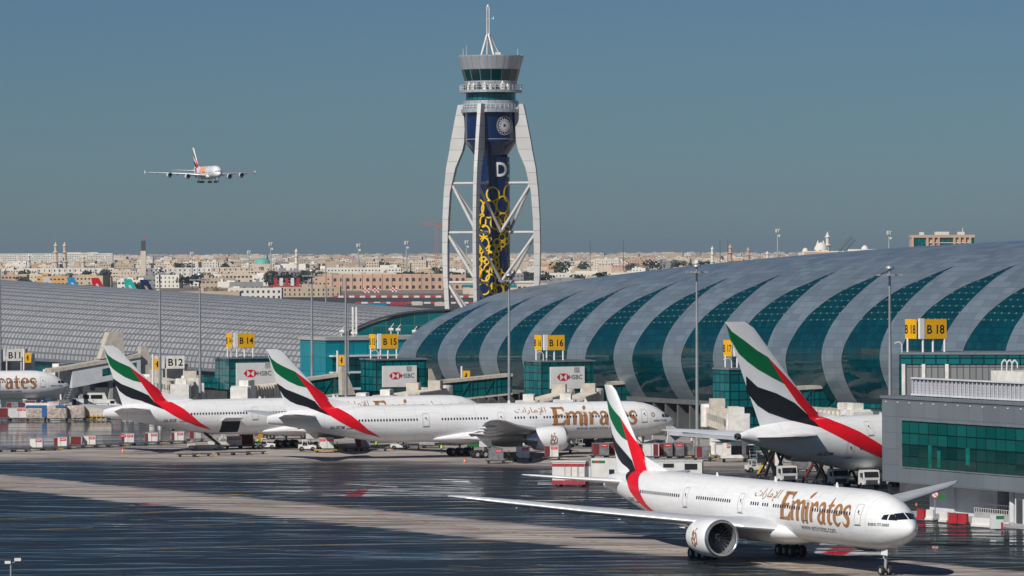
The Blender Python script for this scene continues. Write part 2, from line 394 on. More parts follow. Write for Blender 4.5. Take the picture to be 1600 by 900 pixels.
T777 = dict(body=B777, L=73.2, fin=dict(z0=8.0, z1=18.45, le0=60.9, le1=70.9, te0=69.7, te1=73.4, t=1.0),
    wing=[(2.2, 23.6, 15.2, 3.9, 1.9), (6, 26.5, 12.9, 4.2, 1.5), (10, 29.4, 10.1, 4.7, 1.15), (20, 36.6, 6.6, 5.75, .88), (28.6, 42.0, 4.0, 6.8, .62), (31.2, 44.3, 2.1, 7.15, .42), (32.4, 46.0, .7, 7.3, .2)],
    stab=[(.4, 64.3, 7.2, 7.2, .8), (5.5, 68.1, 4.6, 7.55, .45), (10.4, 71.4, 2.5, 7.95, .26), (10.8, 72.2, 1.6, 8.0, .12)],
    engines=[(9.7, 24.4, 3.15, 2.0, 1.0)],
    fair=[(20.5, 3.3, 3.9, .6), (23, 2.5, 4.9, 3.15), (26, 2.12, 5.3, 3.5), (34, 2.05, 5.2, 3.65), (40, 2.2, 4.6, 3.4), (44, 2.6, 3.9, 2.4), (47, 2.95, 3.4, .8)],
    stripes=[('green_stripe', 'green', [(73.3, 18.3), (72.5, 16.9), (71.6, 16.2), (70.5, 15.6), (69.5, 15.15), (68.45, 14.7), (66.5, 12.05), (68.0, 12.4), (69.6, 13.1), (70.9, 13.95), (71.6, 14.5), (72.05, 15.05)]),
             ('red_stripe', 'red', [(68.45, 14.7), (63.1, 10.82), (61.8, 9.1), (61.0, 8.45), (59.7, 7.6), (58.0, 6.2), (56.6, 5.0), (54.1, 3.6), (57.0, 4.35), (59.6, 5.4), (61.5, 6.4), (62.95, 7.35), (64.0, 8.5), (65.0, 9.9), (66.5, 12.05)]),
             ('black_stripe', 'black', [(71.55, 12.85), (70.0, 11.8), (68.2, 11.1), (66.4, 10.35), (65.1, 9.75), (64.0, 8.5), (62.95, 7.35), (64.6, 8.0), (66.4, 8.85), (68.2, 9.3), (69.3, 9.8), (70.35, 10.6), (71.0, 11.6)])])
T380 = dict(body=B380, L=70.4, fin=dict(z0=9.0, z1=24.3, le0=54.6, le1=68.6, te0=66.5, te1=73.0, t=1.2),
    wing=[(2.6, 20.5, 19.5, 3.9, 2.6), (8, 25.5, 15.5, 4.4, 1.9), (14, 30.8, 11.2, 5.2, 1.4), (26, 39.5, 7.4, 5.9, .8), (38.2, 48.2, 4.1, 6.5, .4), (39.6, 49.6, 3.0, 6.6, .25)],
    stab=[(.6, 56.5, 11.5, 7.9, 1.1), (8, 63.3, 7.0, 8.2, .6), (14.6, 69.0, 3.9, 8.55, .35), (15.2, 70.4, 2.3, 8.6, .15)],
    engines=[(14.9, 27.2, 3.4, 1.75, .95), (25.7, 35.4, 4.4, 1.75, .95)],
    fair=[(17, 3.2, 4.1, .6), (20, 1.9, 5.0, 3.6), (25, 1.45, 5.6, 4.1), (36, 1.4, 5.4, 4.2), (42, 1.7, 4.8, 3.6), (47, 2.3, 3.8, 1.8)],
    stripes=[('green_stripe', 'green', [(72.95, 24.2), (71.8, 22.9), (69.5, 21.5), (67.5, 20.2), (65.5, 19.2), (62.7, 15.4), (64.8, 16.3), (67.3, 17.5), (69.2, 18.7), (70.6, 19.8), (71.9, 21.6)]),
             ('red_stripe', 'red', [(65.5, 19.2), (60.5, 14.9), (55.7, 10.7), (54.6, 9.97), (50.9, 8.33), (47.2, 6.3), (42.5, 3.2), (47.4, 4.6), (50.9, 5.95), (53.8, 7.25), (57.6, 9.1), (58.3, 10.8), (60.2, 12.5), (62.7, 15.4)]),
             ('black_stripe', 'black', [(69.3, 16.6), (67.3, 15.0), (64, 14.0), (60.8, 12.6), (58.3, 10.8), (57.6, 9.1), (60, 9.7), (62.5, 10.4), (65.4, 11.3), (67.3, 12.4), (69.1, 14.3)])])

FAN = {}
def make_fan_mesh(r):
    b = MB()
    for k in range(22):
        a = 2*pi*k/22; pts = []
        for rr, tw, dp in ((.28*r, .10, .10), (.65*r, .16, .18), (r, .30, .30)):
            for s_ in (-1, 1): pts.append((s_*dp, rr*cos(a+s_*.11+tw*.3), rr*sin(a+s_*.11+tw*.3)))
        b.add(pts, [(0, 1, 3, 2), (2, 3, 5, 4)])
    return b
def engine(par, y, x0, z, r, T, lvl, calli=True):
    s_ = .97*r
    b = MB(); b.lathe([(r*.86, x0+.05), (r*.9, x0), (r*.96, x0-.02), (r, x0+.12), (r*1.05, x0+.8), (r*1.07, x0+1.8), (r*1.04, x0+3.2), (r*.93, x0+4.9), (r*.87, x0+5.35), (r*.8, x0+5.3)], (0, y, z), 'x', 36)
    e = b.build('engine', 'white', par, True)
    b = MB(); b.lathe([(r*.865, x0+.35), (r*.86, x0+.06), (r*.90, x0-.04), (r*.955, x0-.06), (r*1.003, x0+.1), (r*1.02, x0+.32)], (0, y, z), 'x', 36); b.build('inlet_lip', 'chrome', e, True)
    b = MB(); b.lathe([(r*.865, x0+.3), (r*.84, x0+1.4), (r*.83, x0+1.9)], (0, y, z), 'x', 32); b.build('inlet_duct', 'steel', e, True)
    b = MB(); b.lathe([(.01, x0+1.9), (r*.85, x0+1.9)], (0, y, z), 'x', 32); b.build('fan_backing', 'dark', e)
    if lvl:
        b = make_fan_mesh(r*.83); fm = b.build('fan_blades', 'steel', e); fm.location = (x0+1.5, y, z)
    b = MB(); b.lathe([(.01, x0+.95), (.12*r, x0+1.05), (.24*r, x0+1.35), (.3*r, x0+1.8)], (0, y, z), 'x', 20); b.build('spinner', 'greysteel', e, True)
    if lvl:
        lay('spinner_swirl', stroke([(.02, .0, .02), (.16*r, .05, .06), (.1*r, .2*r, .07), (-.1*r, .18*r, .03)]), lambda p, q: (x0+.98+.16*(p*p+q*q)/(r*r)*30*.2, y+p, z+q), 'white_sign', e)
    b = MB(); b.lathe([(r*.8, x0+4.9), (r*.66, x0+5.6), (r*.5, x0+6.7), (r*.44, x0+6.9)], (0, y, z), 'x', 28); b.build('exhaust', 'chrome' if lvl else 'steel', e, True)
    b = MB(); b.lathe([(r*.36, x0+6.5), (.02, x0+8)], (0, y, z), 'x', 20); b.build('exhaust_plug', 'steel', e, True)
    sgn = 1 if y > 0 else -1
    zw, xw = None, None
    for a, c in zip(T['wing'], T['wing'][1:]):
        if a[0] <= abs(y) <= c[0]:
            t = (abs(y)-a[0])/(c[0]-a[0]); xw = a[1]+(c[1]-a[1])*t; zw = a[3]+(c[3]-a[3])*t
    b = MB(); b.prism([(x0+1.2, z+r*.98), (xw+.2, zw+.1), (xw+5, zw-.1), (x0+6.8, z+r*.4), (x0+5.2, z+r*.8)], 'y', y-.22, y+.22); b.build('pylon', 'white', e)
    if calli and lvl:
        sh = calligraphy()
        for side in (1, -1):
            def fn(p, q, side=side):
                dz = (q-.62)*1.55; rr = r*1.075
                return (x0+2.6-(p-.5)*1.35*side*1, y+side*sqrt(max(.01, rr*rr-dz*dz)), z+dz)
            lay('engine_emblem', sh, fn, 'gold', e, 0, .15)
    return e
def wheel_mesh(r, wd):
    b = MB(); b.lathe([(r*.52, -wd/2), (r*.9, -wd/2), (r, -wd*.3), (r, wd*.3), (r*.9, wd/2), (r*.52, wd/2)], (0, 0, 0), 'y', 20)
    h = MB(); h.lathe([(.02, -wd*.36), (r*.53, -wd*.42), (r*.53, wd*.42), (.02, wd*.36)], (0, 0, 0), 'y', 16)
    return b, h
def gear(par, x, y, z0, ztop, axles, r, wd, track, drop=0, door=None, fwdlean=0):
    """z0 is the ground under the tyres"""
    b = MB(); b.cyl((x+fwdlean, y, ztop), (x, y, z0+r), .22, .16, 12); b.cyl((x+fwdlean*.5, y, z0+r+.9), (x+1.6, y*1.0, ztop), .09, .09, 8)
    if len(axles) > 1: b.beam((x+min(axles), y, z0+r), (x+max(axles), y, z0+r), .28, .28)
    for a in axles: b.cyl((x+a, y-track/2, z0+r), (x+a, y+track/2, z0+r), .1, .1, 8)
    g = b.build('landing_gear', 'strut', par, True)
    w1, h1 = wheel_mesh(r, wd); wm = hm = None
    for a in axles:
        for s_ in (-1, 1):
            if wm is None:
                o = w1.build('wheel', 'tyre', g, True, loc=(x+a, y+s_*track/2, z0+r)); wm = o.data
                o2 = h1.build('wheel_hub', 'hub', g, True, loc=(x+a, y+s_*track/2, z0+r)); hm = o2.data
            else: inst('wheel', wm, g, (x+a, y+s_*track/2, z0+r)); inst('wheel_hub', hm, g, (x+a, y+s_*track/2, z0+r))
    if door:
        for d in door:
            q = MB(); q.box(*d); q.build('gear_door', 'white', g)
    return g

def airliner(T, nose, psi, label, group=None, lod=2, reg=None, name='airliner', letters=True, pitch=0, geardown=0, cargo=False, orange=False):
    """local frame: x aft of the nose tip, y to starboard, z up from the ground"""
    root = thing(name, (nose[0], nose[1], 0 if len(nose) < 3 else nose[2]), radians(psi)+pi, label, 'airliner', group)
    if pitch: root.rotation_euler = (0, radians(pitch), radians(psi)+pi)
    big = T is T380
    body, fin = T['body'], T['fin']
    def sect(x):
        zb, zt, ry = interp(body, x); return (zb+zt)/2, (zt-zb)/2, ry
    xs = [s_[0] for s_ in body]
    xx = sorted(set([round(x, 2) for x in xs]+[round(i*1.5, 2) for i in range(int(T['L']/1.5)) if i*1.5 > 1]))
    # Catmull smoothing of the stations keeps nose and tail free of kinks
    def smooth(x):
        a, b, c = interp(body, max(0, x-.5)), interp(body, x), interp(body, min(T['L'], x+.5))
        if x < 1 or x > T['L']-.6: return b
        return tuple((p+2*q+r_)/4 for p, q, r_ in zip(a, b, c))
    tab = [(x, *smooth(x)) for x in xx]
    def sect(x):
        zb, zt, ry = interp(tab, x); return (zb+zt)/2, (zt-zb)/2, ry
    n = 40; rings = []
    for x in xx:
        zc, rz, ry = sect(x); rings.append([(x, ry*sin(2*pi*i/n), zc+rz*cos(2*pi*i/n)) for i in range(n)])
    b = MB(); b.loft(rings); fus = b.build('fuselage', 'fus', root, True, ang=60)
    def ly(x, z):                                          # outermost y of fuselage or fin at (x, z)
        zc, rz, ry = sect(x); q = 1-((z-zc)/rz)**2
        y = ry*sqrt(q) if q > 0 else 0
        t = (z-fin['z0'])/(fin['z1']-fin['z0'])
        if 0 <= t <= 1.001:
            le = fin['le0']+(fin['le1']-fin['le0'])*t; te = fin['te0']+(fin['te1']-fin['te0'])*t
            c = (x-le)/(te-le)
            if 0 <= c <= 1: y = max(y, foil(c)*fin['t']*(1-.6*t)/2)
        return y
    def on(side, eps=.02): return lambda x, z: (x, side*(ly(x, z)+eps), z)
    # wings, tailplane, fin
    for side in (1, -1):
        b = MB(); b.loft([airfoil_ring(x, ch, side*y, z, th) for y, x, ch, z, th in (T['wing'] if side > 0 else T['wing'])])
        wg = b.build('wing', 'grey_wing', root, True, ang=50)
        b = MB()                                           # bright metal leading edge
        rings = []
        for y, x, ch, z, th in T['wing'][1:-1]:
            rings.append([(x+c*ch, side*y, z+sg*foil(c)*th*.5*(1+sg*.25)*1.02+.004*sg) for c, sg in ((.07, 1), (.03, 1), (.008, 1), (0, 1), (.008, -1), (.03, -1))])
        rings = [[(p[0]-.03, p[1], p[2]) for p in r_] for r_ in rings]
        b.loft(rings, closed=False); b.build('slat', 'slat_metal', wg, True)
        for fy in ((6.2, 13.5, 19.5, 24.5) if not big else (7, 13, 19, 26, 32)):
            y_, x_, ch_, z_, th_ = None, None, None, None, None
            for a, c in zip(T['wing'], T['wing'][1:]):
                if a[0] <= fy <= c[0]:
                    t = (fy-a[0])/(c[0]-a[0]); x_, ch_, z_, th_ = [a[i]+(c[i]-a[i])*t for i in range(1, 5)]
            te = x_+ch_; l_ = ch_*.55+1.0
            q = MB(); q.lathe([(.02, 0), (.16+.02*ch_, l_*.2), (.2+.025*ch_, l_*.5), (.13, l_*.8), (.02, l_)], (te-l_*.72, side*fy, z_-th_*.5-.12), 'x', 10)
            q.build('flap_fairing', 'white', wg, True)
        if big:                                            # wingtip fence
            q = MB(); yt, xt, ct, zt, tt = T['wing'][-1]
            q.prism([(xt, zt), (xt+2.2, zt+1.3), (xt+3.4, zt+1.3), (xt+3.2, zt), (xt+3.4, zt-1.2), (xt+2.3, zt-1.2)], 'y', side*yt-.06, side*yt+.06); q.build('wingtip_fence', 'white', wg)
        b = MB(); b.loft([airfoil_ring(x, ch, side*y, z, th, camber=0) for y, x, ch, z, th in T['stab']]); b.build('tailplane', 'grey_wing' if side < 0 and not big else 'white', root, True, ang=50)
    f_ = fin; rings = []
    for t in (0, .12, .35, .6, .82, .94, 1):
        z = f_['z0']+(f_['z1']-f_['z0'])*t; le = f_['le0']+(f_['le1']-f_['le0'])*t; te = f_['te0']+(f_['te1']-f_['te0'])*t
        if t == 1: le += .55 if not big else .9
        rings.append(airfoil_ring(le, te-le, 0, z, f_['t']*(1-.6*t), True, 0))
    b = MB(); b.loft(rings); finob = b.build('tail_fin', 'white', root, True, ang=50)
    b = MB(); d = 4.5 if not big else 6
    b.loft([[(f_['le0']-d, .05, f_['z0']+.6), (f_['le0']-d, 0, f_['z0']+.8), (f_['le0']-d, -.05, f_['z0']+.6)], [(f_['le0']+1, .3, f_['z0']), (f_['le0']+1.2, 0, f_['z0']+2.2), (f_['le0']+1, -.3, f_['z0'])], [(f_['le0']+2.5, .3, f_['z0']), (f_['le0']+2.2, 0, f_['z0']+2.4), (f_['le0']+2.5, -.3, f_['z0'])]]); b.build('dorsal_fillet', 'white', root, True)
    b = MB(); fr = []
    for x, zb, zt, ry in T['fair']:
        fr.append([(x, ry*sin(2*pi*i/24), (zb+zt)/2+(zt-zb)/2*cos(2*pi*i/24)) for i in range(24)])
    b.loft(fr); b.build('wing_fairing', 'white', root, True, ang=70)
    for side in (1, -1):
        for nm, m_, pts in T['stripes']:
            o = lay(nm, polyshape(pts), on(side, .045 if nm != 'red_stripe' else .05), m_, root, .22, .22)
            for p in o.data.polygons: p.use_smooth = True
    for y, x0, z, r, _ in T['engines']:
        for side in (1, -1): engine(root, side*y, x0, z, r, T, lod > 1)
    # gear
    if not big:
        g = gear(root, 5.9, 0, 0, 3.2, [0], .54, .36, .95, door=[(4.4, 5.7, .55, .62, 2.2, 3.1), (4.4, 5.7, -.62, -.55, 2.2, 3.1)], fwdlean=-.3)
        for side in (1, -1): gear(root, 37.1, side*5.5, 0, 3.3, [-1.47, 0, 1.47], .66, .5, 1.4, door=[(36, 38.2, side*6.3, side*6.36, 1.9, 3.4)])
    else:
        dz = -1.0 if geardown else 0
        gear(root, 5.2, 0, dz, 3.0, [0], .63, .42, 1.1, door=[(3.6, 5.0, .7, .78, 1.0, 2.6), (3.6, 5.0, -.78, -.7, 1.0, 2.6)])
        for side in (1, -1):
            gear(root, 33.2, side*6.0, dz, 3.4, [-.85, .85], .7, .52, 1.4)
            gear(root, 36.4, side*2.7, dz, 2.6, [-1.6, 0, 1.6], .7, .52, 1.5)
    # cockpit glazing
    def front(y, z):                                       # x of the nose surface at (y, z)
        lo, hi = 0, 12
        for _ in range(30):
            x = (lo+hi)/2; zc, rz, ry = sect(x)
            if ((z-zc)/rz)**2+(y/ry)**2 > 1: lo = x
            else: hi = x
        return (hi-.03, y, z)
    if not big:
        for side in (1, -1):
            for pts in ([(.06, 6.2), (1.05, 6.12), (1.0, 6.74), (.06, 6.84)],):
                lay('cockpit_window', cutmesh(polyshape([(side*a, c) for a, c in pts]), .3, .2), front, 'dkglass', root)
            for pts in ([(1.42, 6.05), (2.3, 6.08), (2.42, 6.66), (1.8, 6.7)], [(2.42, 6.08), (3.1, 6.12), (3.02, 6.58), (2.54, 6.66)]):
                lay('cockpit_window', polyshape(pts), on(side, .03), 'dkglass', root, .3, .2)
    else:
        for side in (1, -1):
            lay('cockpit_window', cutmesh(polyshape([(side*.08, 6.3), (side*1.2, 6.25), (side*1.15, 6.95), (side*.08, 7.05)]), .3, .2), front, 'dkglass', root)
            lay('cockpit_window', polyshape([(2.0, 6.2), (3.3, 6.25), (3.1, 6.85), (2.3, 6.9)]), on(side, .03), 'dkglass', root, .3, .2)
    if lod < 1: return root
    # doors: thin raised outline, a small window
    doors = [(6.7, 4.55+1.95, 1.12, 2.1), (17.9, 6.4, 1.1, 2.05), (32.95, 6.45, 1.1, 2.05), (46.4, 6.45, 1.12, 2.1), (59.7, 6.35, 1.1, 2.1)] if not big else [(7, 6.0, 1.2, 2.2), (17, 6, 1.2, 2.2), (36, 6, 1.2, 2.2), (52.6, 5.8, 1.2, 2.2), (48.9, 8.75, 1.1, 1.9), (15, 8.9, 1.1, 1.9), (31, 8.9, 1.1, 1.9)]
    for dx_, dz_, dw, dh in doors:
        e = .045; x0, x1, z0, z1 = dx_-dw/2, dx_+dw/2, dz_-dh/2, dz_+dh/2; cr = .18
        out = [(x0+cr, z0), (x1-cr, z0), (x1, z0+cr), (x1, z1-cr), (x1-cr, z1), (x0+cr, z1), (x0, z1-cr), (x0, z0+cr)]
        sh = cat2([stroke([(*out[i], e), (*out[(i+1) % 8], e)]) for i in range(8)])
        dr = lay('cabin_door', sh, on(1, .03), 'seam', root, 0, .25)
        lay('door_window', rect(dx_-.1, dz_+.12, dx_+.1, dz_+.42), on(1, .035), 'winglass', dr)
        lay('door_handle', rect(dx_-.3, dz_-.05, dx_-.12, dz_+.05), on(1, .035), 'redlab', dr)
        lay('door_sill', rect(x0-.05, z0-.16, x1+.05, z0-.08), on(1, .03), 'greysteel', dr)
    if lod >= 1:
        if not big: runs, zw = [(8.25, 16.6), (19.3, 25.4), (26.6, 28.0), (28.8, 30.7), (35.5, 43.9), (48.0, 58.5)], [6.52]
        else: runs, zw = [(10, 15.6), (18.2, 34.5), (37.5, 51.2)], [5.95]
        cx = 30
        wm = None; cnt = 0
        for z in zw:
            for a, c in runs:
                k = 0
                while a+k*.533 <= c:
                    x = a+k*.533; k += 1
                    if (9.5 if not big else 12) <= x <= (50 if not big else 44):
                        if wm is None:
                            o = lay('cabin_window', cutmesh(polyshape([(-.13, z-.13), (-.08, z-.19), (.08, z-.19), (.13, z-.13), (.13, z+.13), (.08, z+.19), (-.08, z+.19), (-.13, z+.13)]), 0, .2), lambda p, q: (p, ly(cx, q)+.032, q), 'winglass', root); wm = o.data; o.location.x = x
                        else: inst('cabin_window', wm, root, (x, 0, 0))
                    else: lay('cabin_window', polyshape([(x-.13, z-.13), (x-.08, z-.19), (x+.08, z-.19), (x+.13, z-.13), (x+.13, z+.13), (x+.08, z+.19), (x-.08, z+.19), (x-.13, z+.13)]), on(1, .032), 'winglass', root)
    if letters and not big:
        parts, wd = wordmark('Emirates'); kx = 15.75/wd; kz = 2.12
        sh = cat2(parts)
        o = lay('airline_lettering', sh, lambda p, q: (23.8-p*kx, ly(23.8-p*kx, 5.15+q*kz)+.022+.0, 5.15+q*kz), 'gold', root, 0, .08)
        try:
            sa = text2d(ARABIC, 1.0)
            x0, x1 = min(p[0] for p in sa[0]), max(p[0] for p in sa[0]); y0, y1 = min(p[1] for p in sa[0]), max(p[1] for p in sa[0])
            if x1-x0 < .1: raise ValueError
            lay('arabic_lettering', sa, lambda p, q: (30.3-(p-x0)/(x1-x0)*5.6, ly(28, 6.95+(q-y0)/(y1-y0)*1.25)+.03, 6.95+(q-y0)/(y1-y0)*1.25), 'gold', root, 0, .1)
        except Exception as ex: print('arabic', ex)
        sw = text2d('www.emirates.com', .95, 1.0)
        lay('web_address', sw, lambda p, q: (19.2-p*1.04, ly(18, 4.25+q)+.03, 4.25+q), 'greytxt', root, 0, .12)
        sw = text2d('BOEING 777-300ER', .42, 1.0, bold=.008)
        lay('type_lettering', sw, lambda p, q: (4.9-p*.82, ly(4.9-p*.82, 5.42+q)+.03, 5.42+q), 'greytxt', root, .3, .1)
        if reg and reg.endswith('M'): lay('round_sticker', ringshape(4.95, 6.6, .3, .16), on(1, .03), 'gold', root, 0, .1)
    if reg:
        sr = text2d(reg, .78, 1.0, bold=.01); x0 = 63.0 if not big else 57.9; zz = 5.15 if not big else 5.0
        lay('registration', sr, lambda p, q: (x0-p*.9, ly(x0-p*.9, zz+q)+.03, zz+q), 'greytxt', root, .3, .1)
    if cargo:
        lay('cargo_opening', polyshape([(49.2, 3.15), (52.6, 3.15), (52.6, 5.1), (49.2, 5.1)]), on(1, .03), 'dark', root, .5, .1)
        q = MB(); q.add([(49.2, 2.95, 5.15), (52.7, 2.95, 5.15), (52.7, 4.9, 5.75), (49.2, 4.9, 5.75), (49.2, 2.95, 5.27), (52.7, 2.95, 5.27), (52.7, 4.9, 5.87), (49.2, 4.9, 5.87)], [(0, 3, 2, 1), (4, 5, 6, 7), (0, 1, 5, 4), (1, 2, 6, 5), (2, 3, 7, 6), (3, 0, 4, 7)]); q.build('cargo_door', 'white', root, label='open cargo door')
    if orange:
        sh = polyshape([(22, 4.6), (44, 4.6), (41, 6.5), (43, 8.2), (40, 9.9), (24, 9.9), (26, 8), (23, 6.6)])
        lay('orange_livery', sh, on(1, .03), 'orange_pattern', root, 1, .3)
        lay('orange_livery', sh, on(-1, .03), 'orange_pattern', root, 1, .3)
    # aerials
    for ax, az in ((16, .45), (30, .5), (44, .35)):
        zc, rz, ry = sect(ax); q = MB(); q.prism([(ax, zc+rz-.05), (ax+.25, zc+rz+az), (ax+.45, zc+rz+az), (ax+.6, zc+rz-.05)], 'y', -.03, .03); q.build('aerial', 'white', root)
    if big:
        q = MB(); q.lathe([(.02, 70.38), (.4, 70.4), (.5, 70.75), (.42, 71.1), (.2, 71.1)], (0, 0, 8.05), 'x', 14); q.build('tail_exhaust', 'greysteel', root, True)
    return root
# ------------------------------------------------------------------ ground
def apron_mat():
    m, nt, b = newmat('wet_apron')
    g = node(nt, 'ShaderNodeNewGeometry'); s = node(nt, 'ShaderNodeSeparateXYZ'); nt.links.new(g.outputs['Position'], s.inputs[0])
    X, Y = s.outputs[0], s.outputs[1]
    def co(ax, ay, ang=0):
        c = node(nt, 'ShaderNodeCombineXYZ'); ca, sa = cos(ang), sin(ang)
        u = mth(nt, 'ADD', mth(nt, 'MULTIPLY', X, ca), mth(nt, 'MULTIPLY', Y, sa)); v = mth(nt, 'SUBTRACT', mth(nt, 'MULTIPLY', Y, ca), mth(nt, 'MULTIPLY', X, sa))
        nt.links.new(mth(nt, 'MULTIPLY', u, ax), c.inputs[0]); nt.links.new(mth(nt, 'MULTIPLY', v, ay), c.inputs[1]); return c.outputs[0]
    big = noise(nt, co(.012, .012), 1, 5, .6); med = noise(nt, co(.03, .11, -.5), 1, 5, .65, .4); fine = noise(nt, co(.35, .9), 1, 4, .6)
    streak = noise(nt, co(.016, .30, -.42), 1, 5, .7, .6); streak2 = noise(nt, co(.02, .42, .18), 1, 4, .65, .8)
    lines = noise(nt, co(.035, .55, .06), 1, 4, .6, .5)
    # the concrete strip that crosses the asphalt (world line through two ground points) and the drier stands beyond
    A, B = G(0, 752), G(1060, 857)
    d = (B-A).normalized(); nx, ny = -d.y, d.x
    dist = mth(nt, 'ADD', mth(nt, 'MULTIPLY', mth(nt, 'SUBTRACT', X, A.x), nx), mth(nt, 'MULTIPLY', mth(nt, 'SUBTRACT', Y, A.y), ny))
    along = mth(nt, 'ADD', mth(nt, 'MULTIPLY', X, d.x), mth(nt, 'MULTIPLY', Y, d.y))
    wob = mth(nt, 'MULTIPLY_ADD', mth(nt, 'SUBTRACT', med, .5), 5, mth(nt, 'MULTIPLY', mth(nt, 'SUBTRACT', lines, .5), 11))
    strip = mth(nt, 'SUBTRACT', 1, ramp(nt, mth(nt, 'ABSOLUTE', mth(nt, 'ADD', dist, wob)), 8.6, 9.8))
    dryline = mth(nt, 'SUBTRACT', Y, mth(nt, 'MULTIPLY', X, -.35))            # stands: further than a slanting line
    stand = ramp(nt, mth(nt, 'ADD', dryline, mth(nt, 'MULTIPLY', mth(nt, 'SUBTRACT', big, .5), 70)), 705, 735)
    farwet = ramp(nt, mth(nt, 'ADD', mth(nt, 'ADD', Y, mth(nt, 'MULTIPLY', X, 1.2)), mth(nt, 'MULTIPLY', mth(nt, 'SUBTRACT', big, .5), 60)), 735, 700)
    farwet = ramp(nt, mth(nt, 'ADD', X, mth(nt, 'MULTIPLY', mth(nt, 'SUBTRACT', streak, .5), 60)), -58, -62)
    farwet = mth(nt, 'MULTIPLY', farwet, ramp(nt, Y, 790, 812))
    stand = mth(nt, 'MULTIPLY', stand, mth(nt, 'SUBTRACT', 1, mth(nt, 'MULTIPLY', farwet, .8)))
    dry = mth(nt, 'MAXIMUM', mth(nt, 'MULTIPLY', strip, .92), mth(nt, 'MULTIPLY', stand, ramp(nt, med, .30, .42)))
    # slab joints
    jx = mth(nt, 'LESS_THAN', mth(nt, 'FRACT', mth(nt, 'DIVIDE', along, 7.5)), .02); jy = mth(nt, 'LESS_THAN', mth(nt, 'FRACT', mth(nt, 'DIVIDE', dist, 7.5)), .02)
    joint = mth(nt, 'MULTIPLY', mth(nt, 'MAXIMUM', jx, jy), .5)
    lines2 = noise(nt, co(.09, 1.3, -.03), 1, 3, .6); blot = noise(nt, co(.07, .10), 1, 4, .6)
    asph = mixc(nt, mth(nt, 'MULTIPLY_ADD', fine, .5, mth(nt, 'MULTIPLY', lines2, .5)), (.008, .013, .017), (.028, .037, .043))
    conc = mixc(nt, ramp(nt, mth(nt, 'MULTIPLY_ADD', lines, .6, mth(nt, 'MULTIPLY', lines2, .4)), .36, .64), (.19, .168, .158), (.64, .57, .53))
    conc = mixc(nt, mth(nt, 'MULTIPLY', ramp(nt, blot, .52, .66), .5), conc, (.12, .108, .10))
    rub = ramp(nt, streak, .50, .60); conc = mixc(nt, mth(nt, 'MULTIPLY', rub, .5), conc, (.08, .075, .072))
    col = mixc(nt, dry, asph, conc); col = mixc(nt, joint, col, (.03, .03, .032))
    nt.links.new(col, b.inputs['Base Color'])
    wet = mth(nt, 'MULTIPLY', ramp(nt, mth(nt, 'MULTIPLY_ADD', streak2, .4, mth(nt, 'MULTIPLY_ADD', lines, .35, mth(nt, 'MULTIPLY', streak, .25))), .50, .57), mth(nt, 'SUBTRACT', 1, mth(nt, 'MULTIPLY', dry, .85)))
    nearr = mth(nt, 'MULTIPLY', ramp(nt, X, 5, 35), ramp(nt, Y, 640, 560))
    refl = mth(nt, 'MULTIPLY', mth(nt, 'MULTIPLY', ramp(nt, X, -48, -26), ramp(nt, X, 8, -6)), mth(nt, 'MULTIPLY', ramp(nt, Y, 615, 638), ramp(nt, Y, 690, 668)))
    nearr = mth(nt, 'MAXIMUM', nearr, refl)
    pool = mth(nt, 'MAXIMUM', ramp(nt, mth(nt, 'MULTIPLY_ADD', nearr, .075, mth(nt, 'MULTIPLY_ADD', lines, .4, mth(nt, 'MULTIPLY', streak, .6))), .57, .61), mth(nt, 'MULTIPLY', farwet, ramp(nt, streak2, .42, .5)))
    pool = mth(nt, 'MULTIPLY', pool, mth(nt, 'SUBTRACT', 1, mth(nt, 'MULTIPLY', strip, .9)))
    base_r = mth(nt, 'MULTIPLY_ADD', dry, .38, .45)
    r = mth(nt, 'SUBTRACT', base_r, mth(nt, 'MULTIPLY', wet, .30)); r = mth(nt, 'MULTIPLY', r, mth(nt, 'SUBTRACT', 1, mth(nt, 'MULTIPLY', pool, mth(nt, 'MULTIPLY_ADD', farwet, -.12, .95))))
    nt.links.new(r, b.inputs['Roughness'])
    b.inputs['Specular IOR Level'].default_value = .35
    nt.links.new(mth(nt, 'MULTIPLY_ADD', mth(nt, 'MAXIMUM', wet, pool), .44, mth(nt, 'MULTIPLY_ADD', dry, .0, .08)), b.inputs['Specular IOR Level'])
    bp = node(nt, 'ShaderNodeBump'); bp.inputs['Strength'].default_value = .12; bp.inputs['Distance'].default_value = .05
    nt.links.new(mth(nt, 'MULTIPLY', fine, mth(nt, 'SUBTRACT', 1, pool)), bp.inputs['Height']); nt.links.new(bp.outputs[0], b.inputs['Normal'])
    return m
M['apron'] = apron_mat()
def land_mat():
    m, nt, b = newmat('far_land')
    g = node(nt, 'ShaderNodeNewGeometry')
    n1 = noise(nt, g.outputs['Position'], .004, 6, .6); n2 = noise(nt, g.outputs['Position'], .02, 4, .6)
    c = mixc(nt, ramp(nt, n1, .4, .6), (.16, .13, .10), (.30, .25, .20)); c = mixc(nt, ramp(nt, n2, .5, .65), c, (.09, .085, .08))
    nt.links.new(c, b.inputs['Base Color']); b.inputs['Roughness'].default_value = .95
    return m
M['land'] = land_mat()
M['asphalt_far'] = mat('far_asphalt', (.055, .058, .062), .8, 0, .2, .01)
b = MB(); b.add([(-30000, -800, 0), (30000, -800, 0), (30000, 45000, 0), (-30000, 45000, 0)], [(0, 1, 2, 3)]); b.build('ground', 'land', kind='structure')
b = MB(); b.add([(-900, -300, .004), (900, -300, .004), (900, 1500, .004), (-900, 1500, .004)], [(0, 1, 2, 3)]); b.build('apron', 'apron', kind='structure')
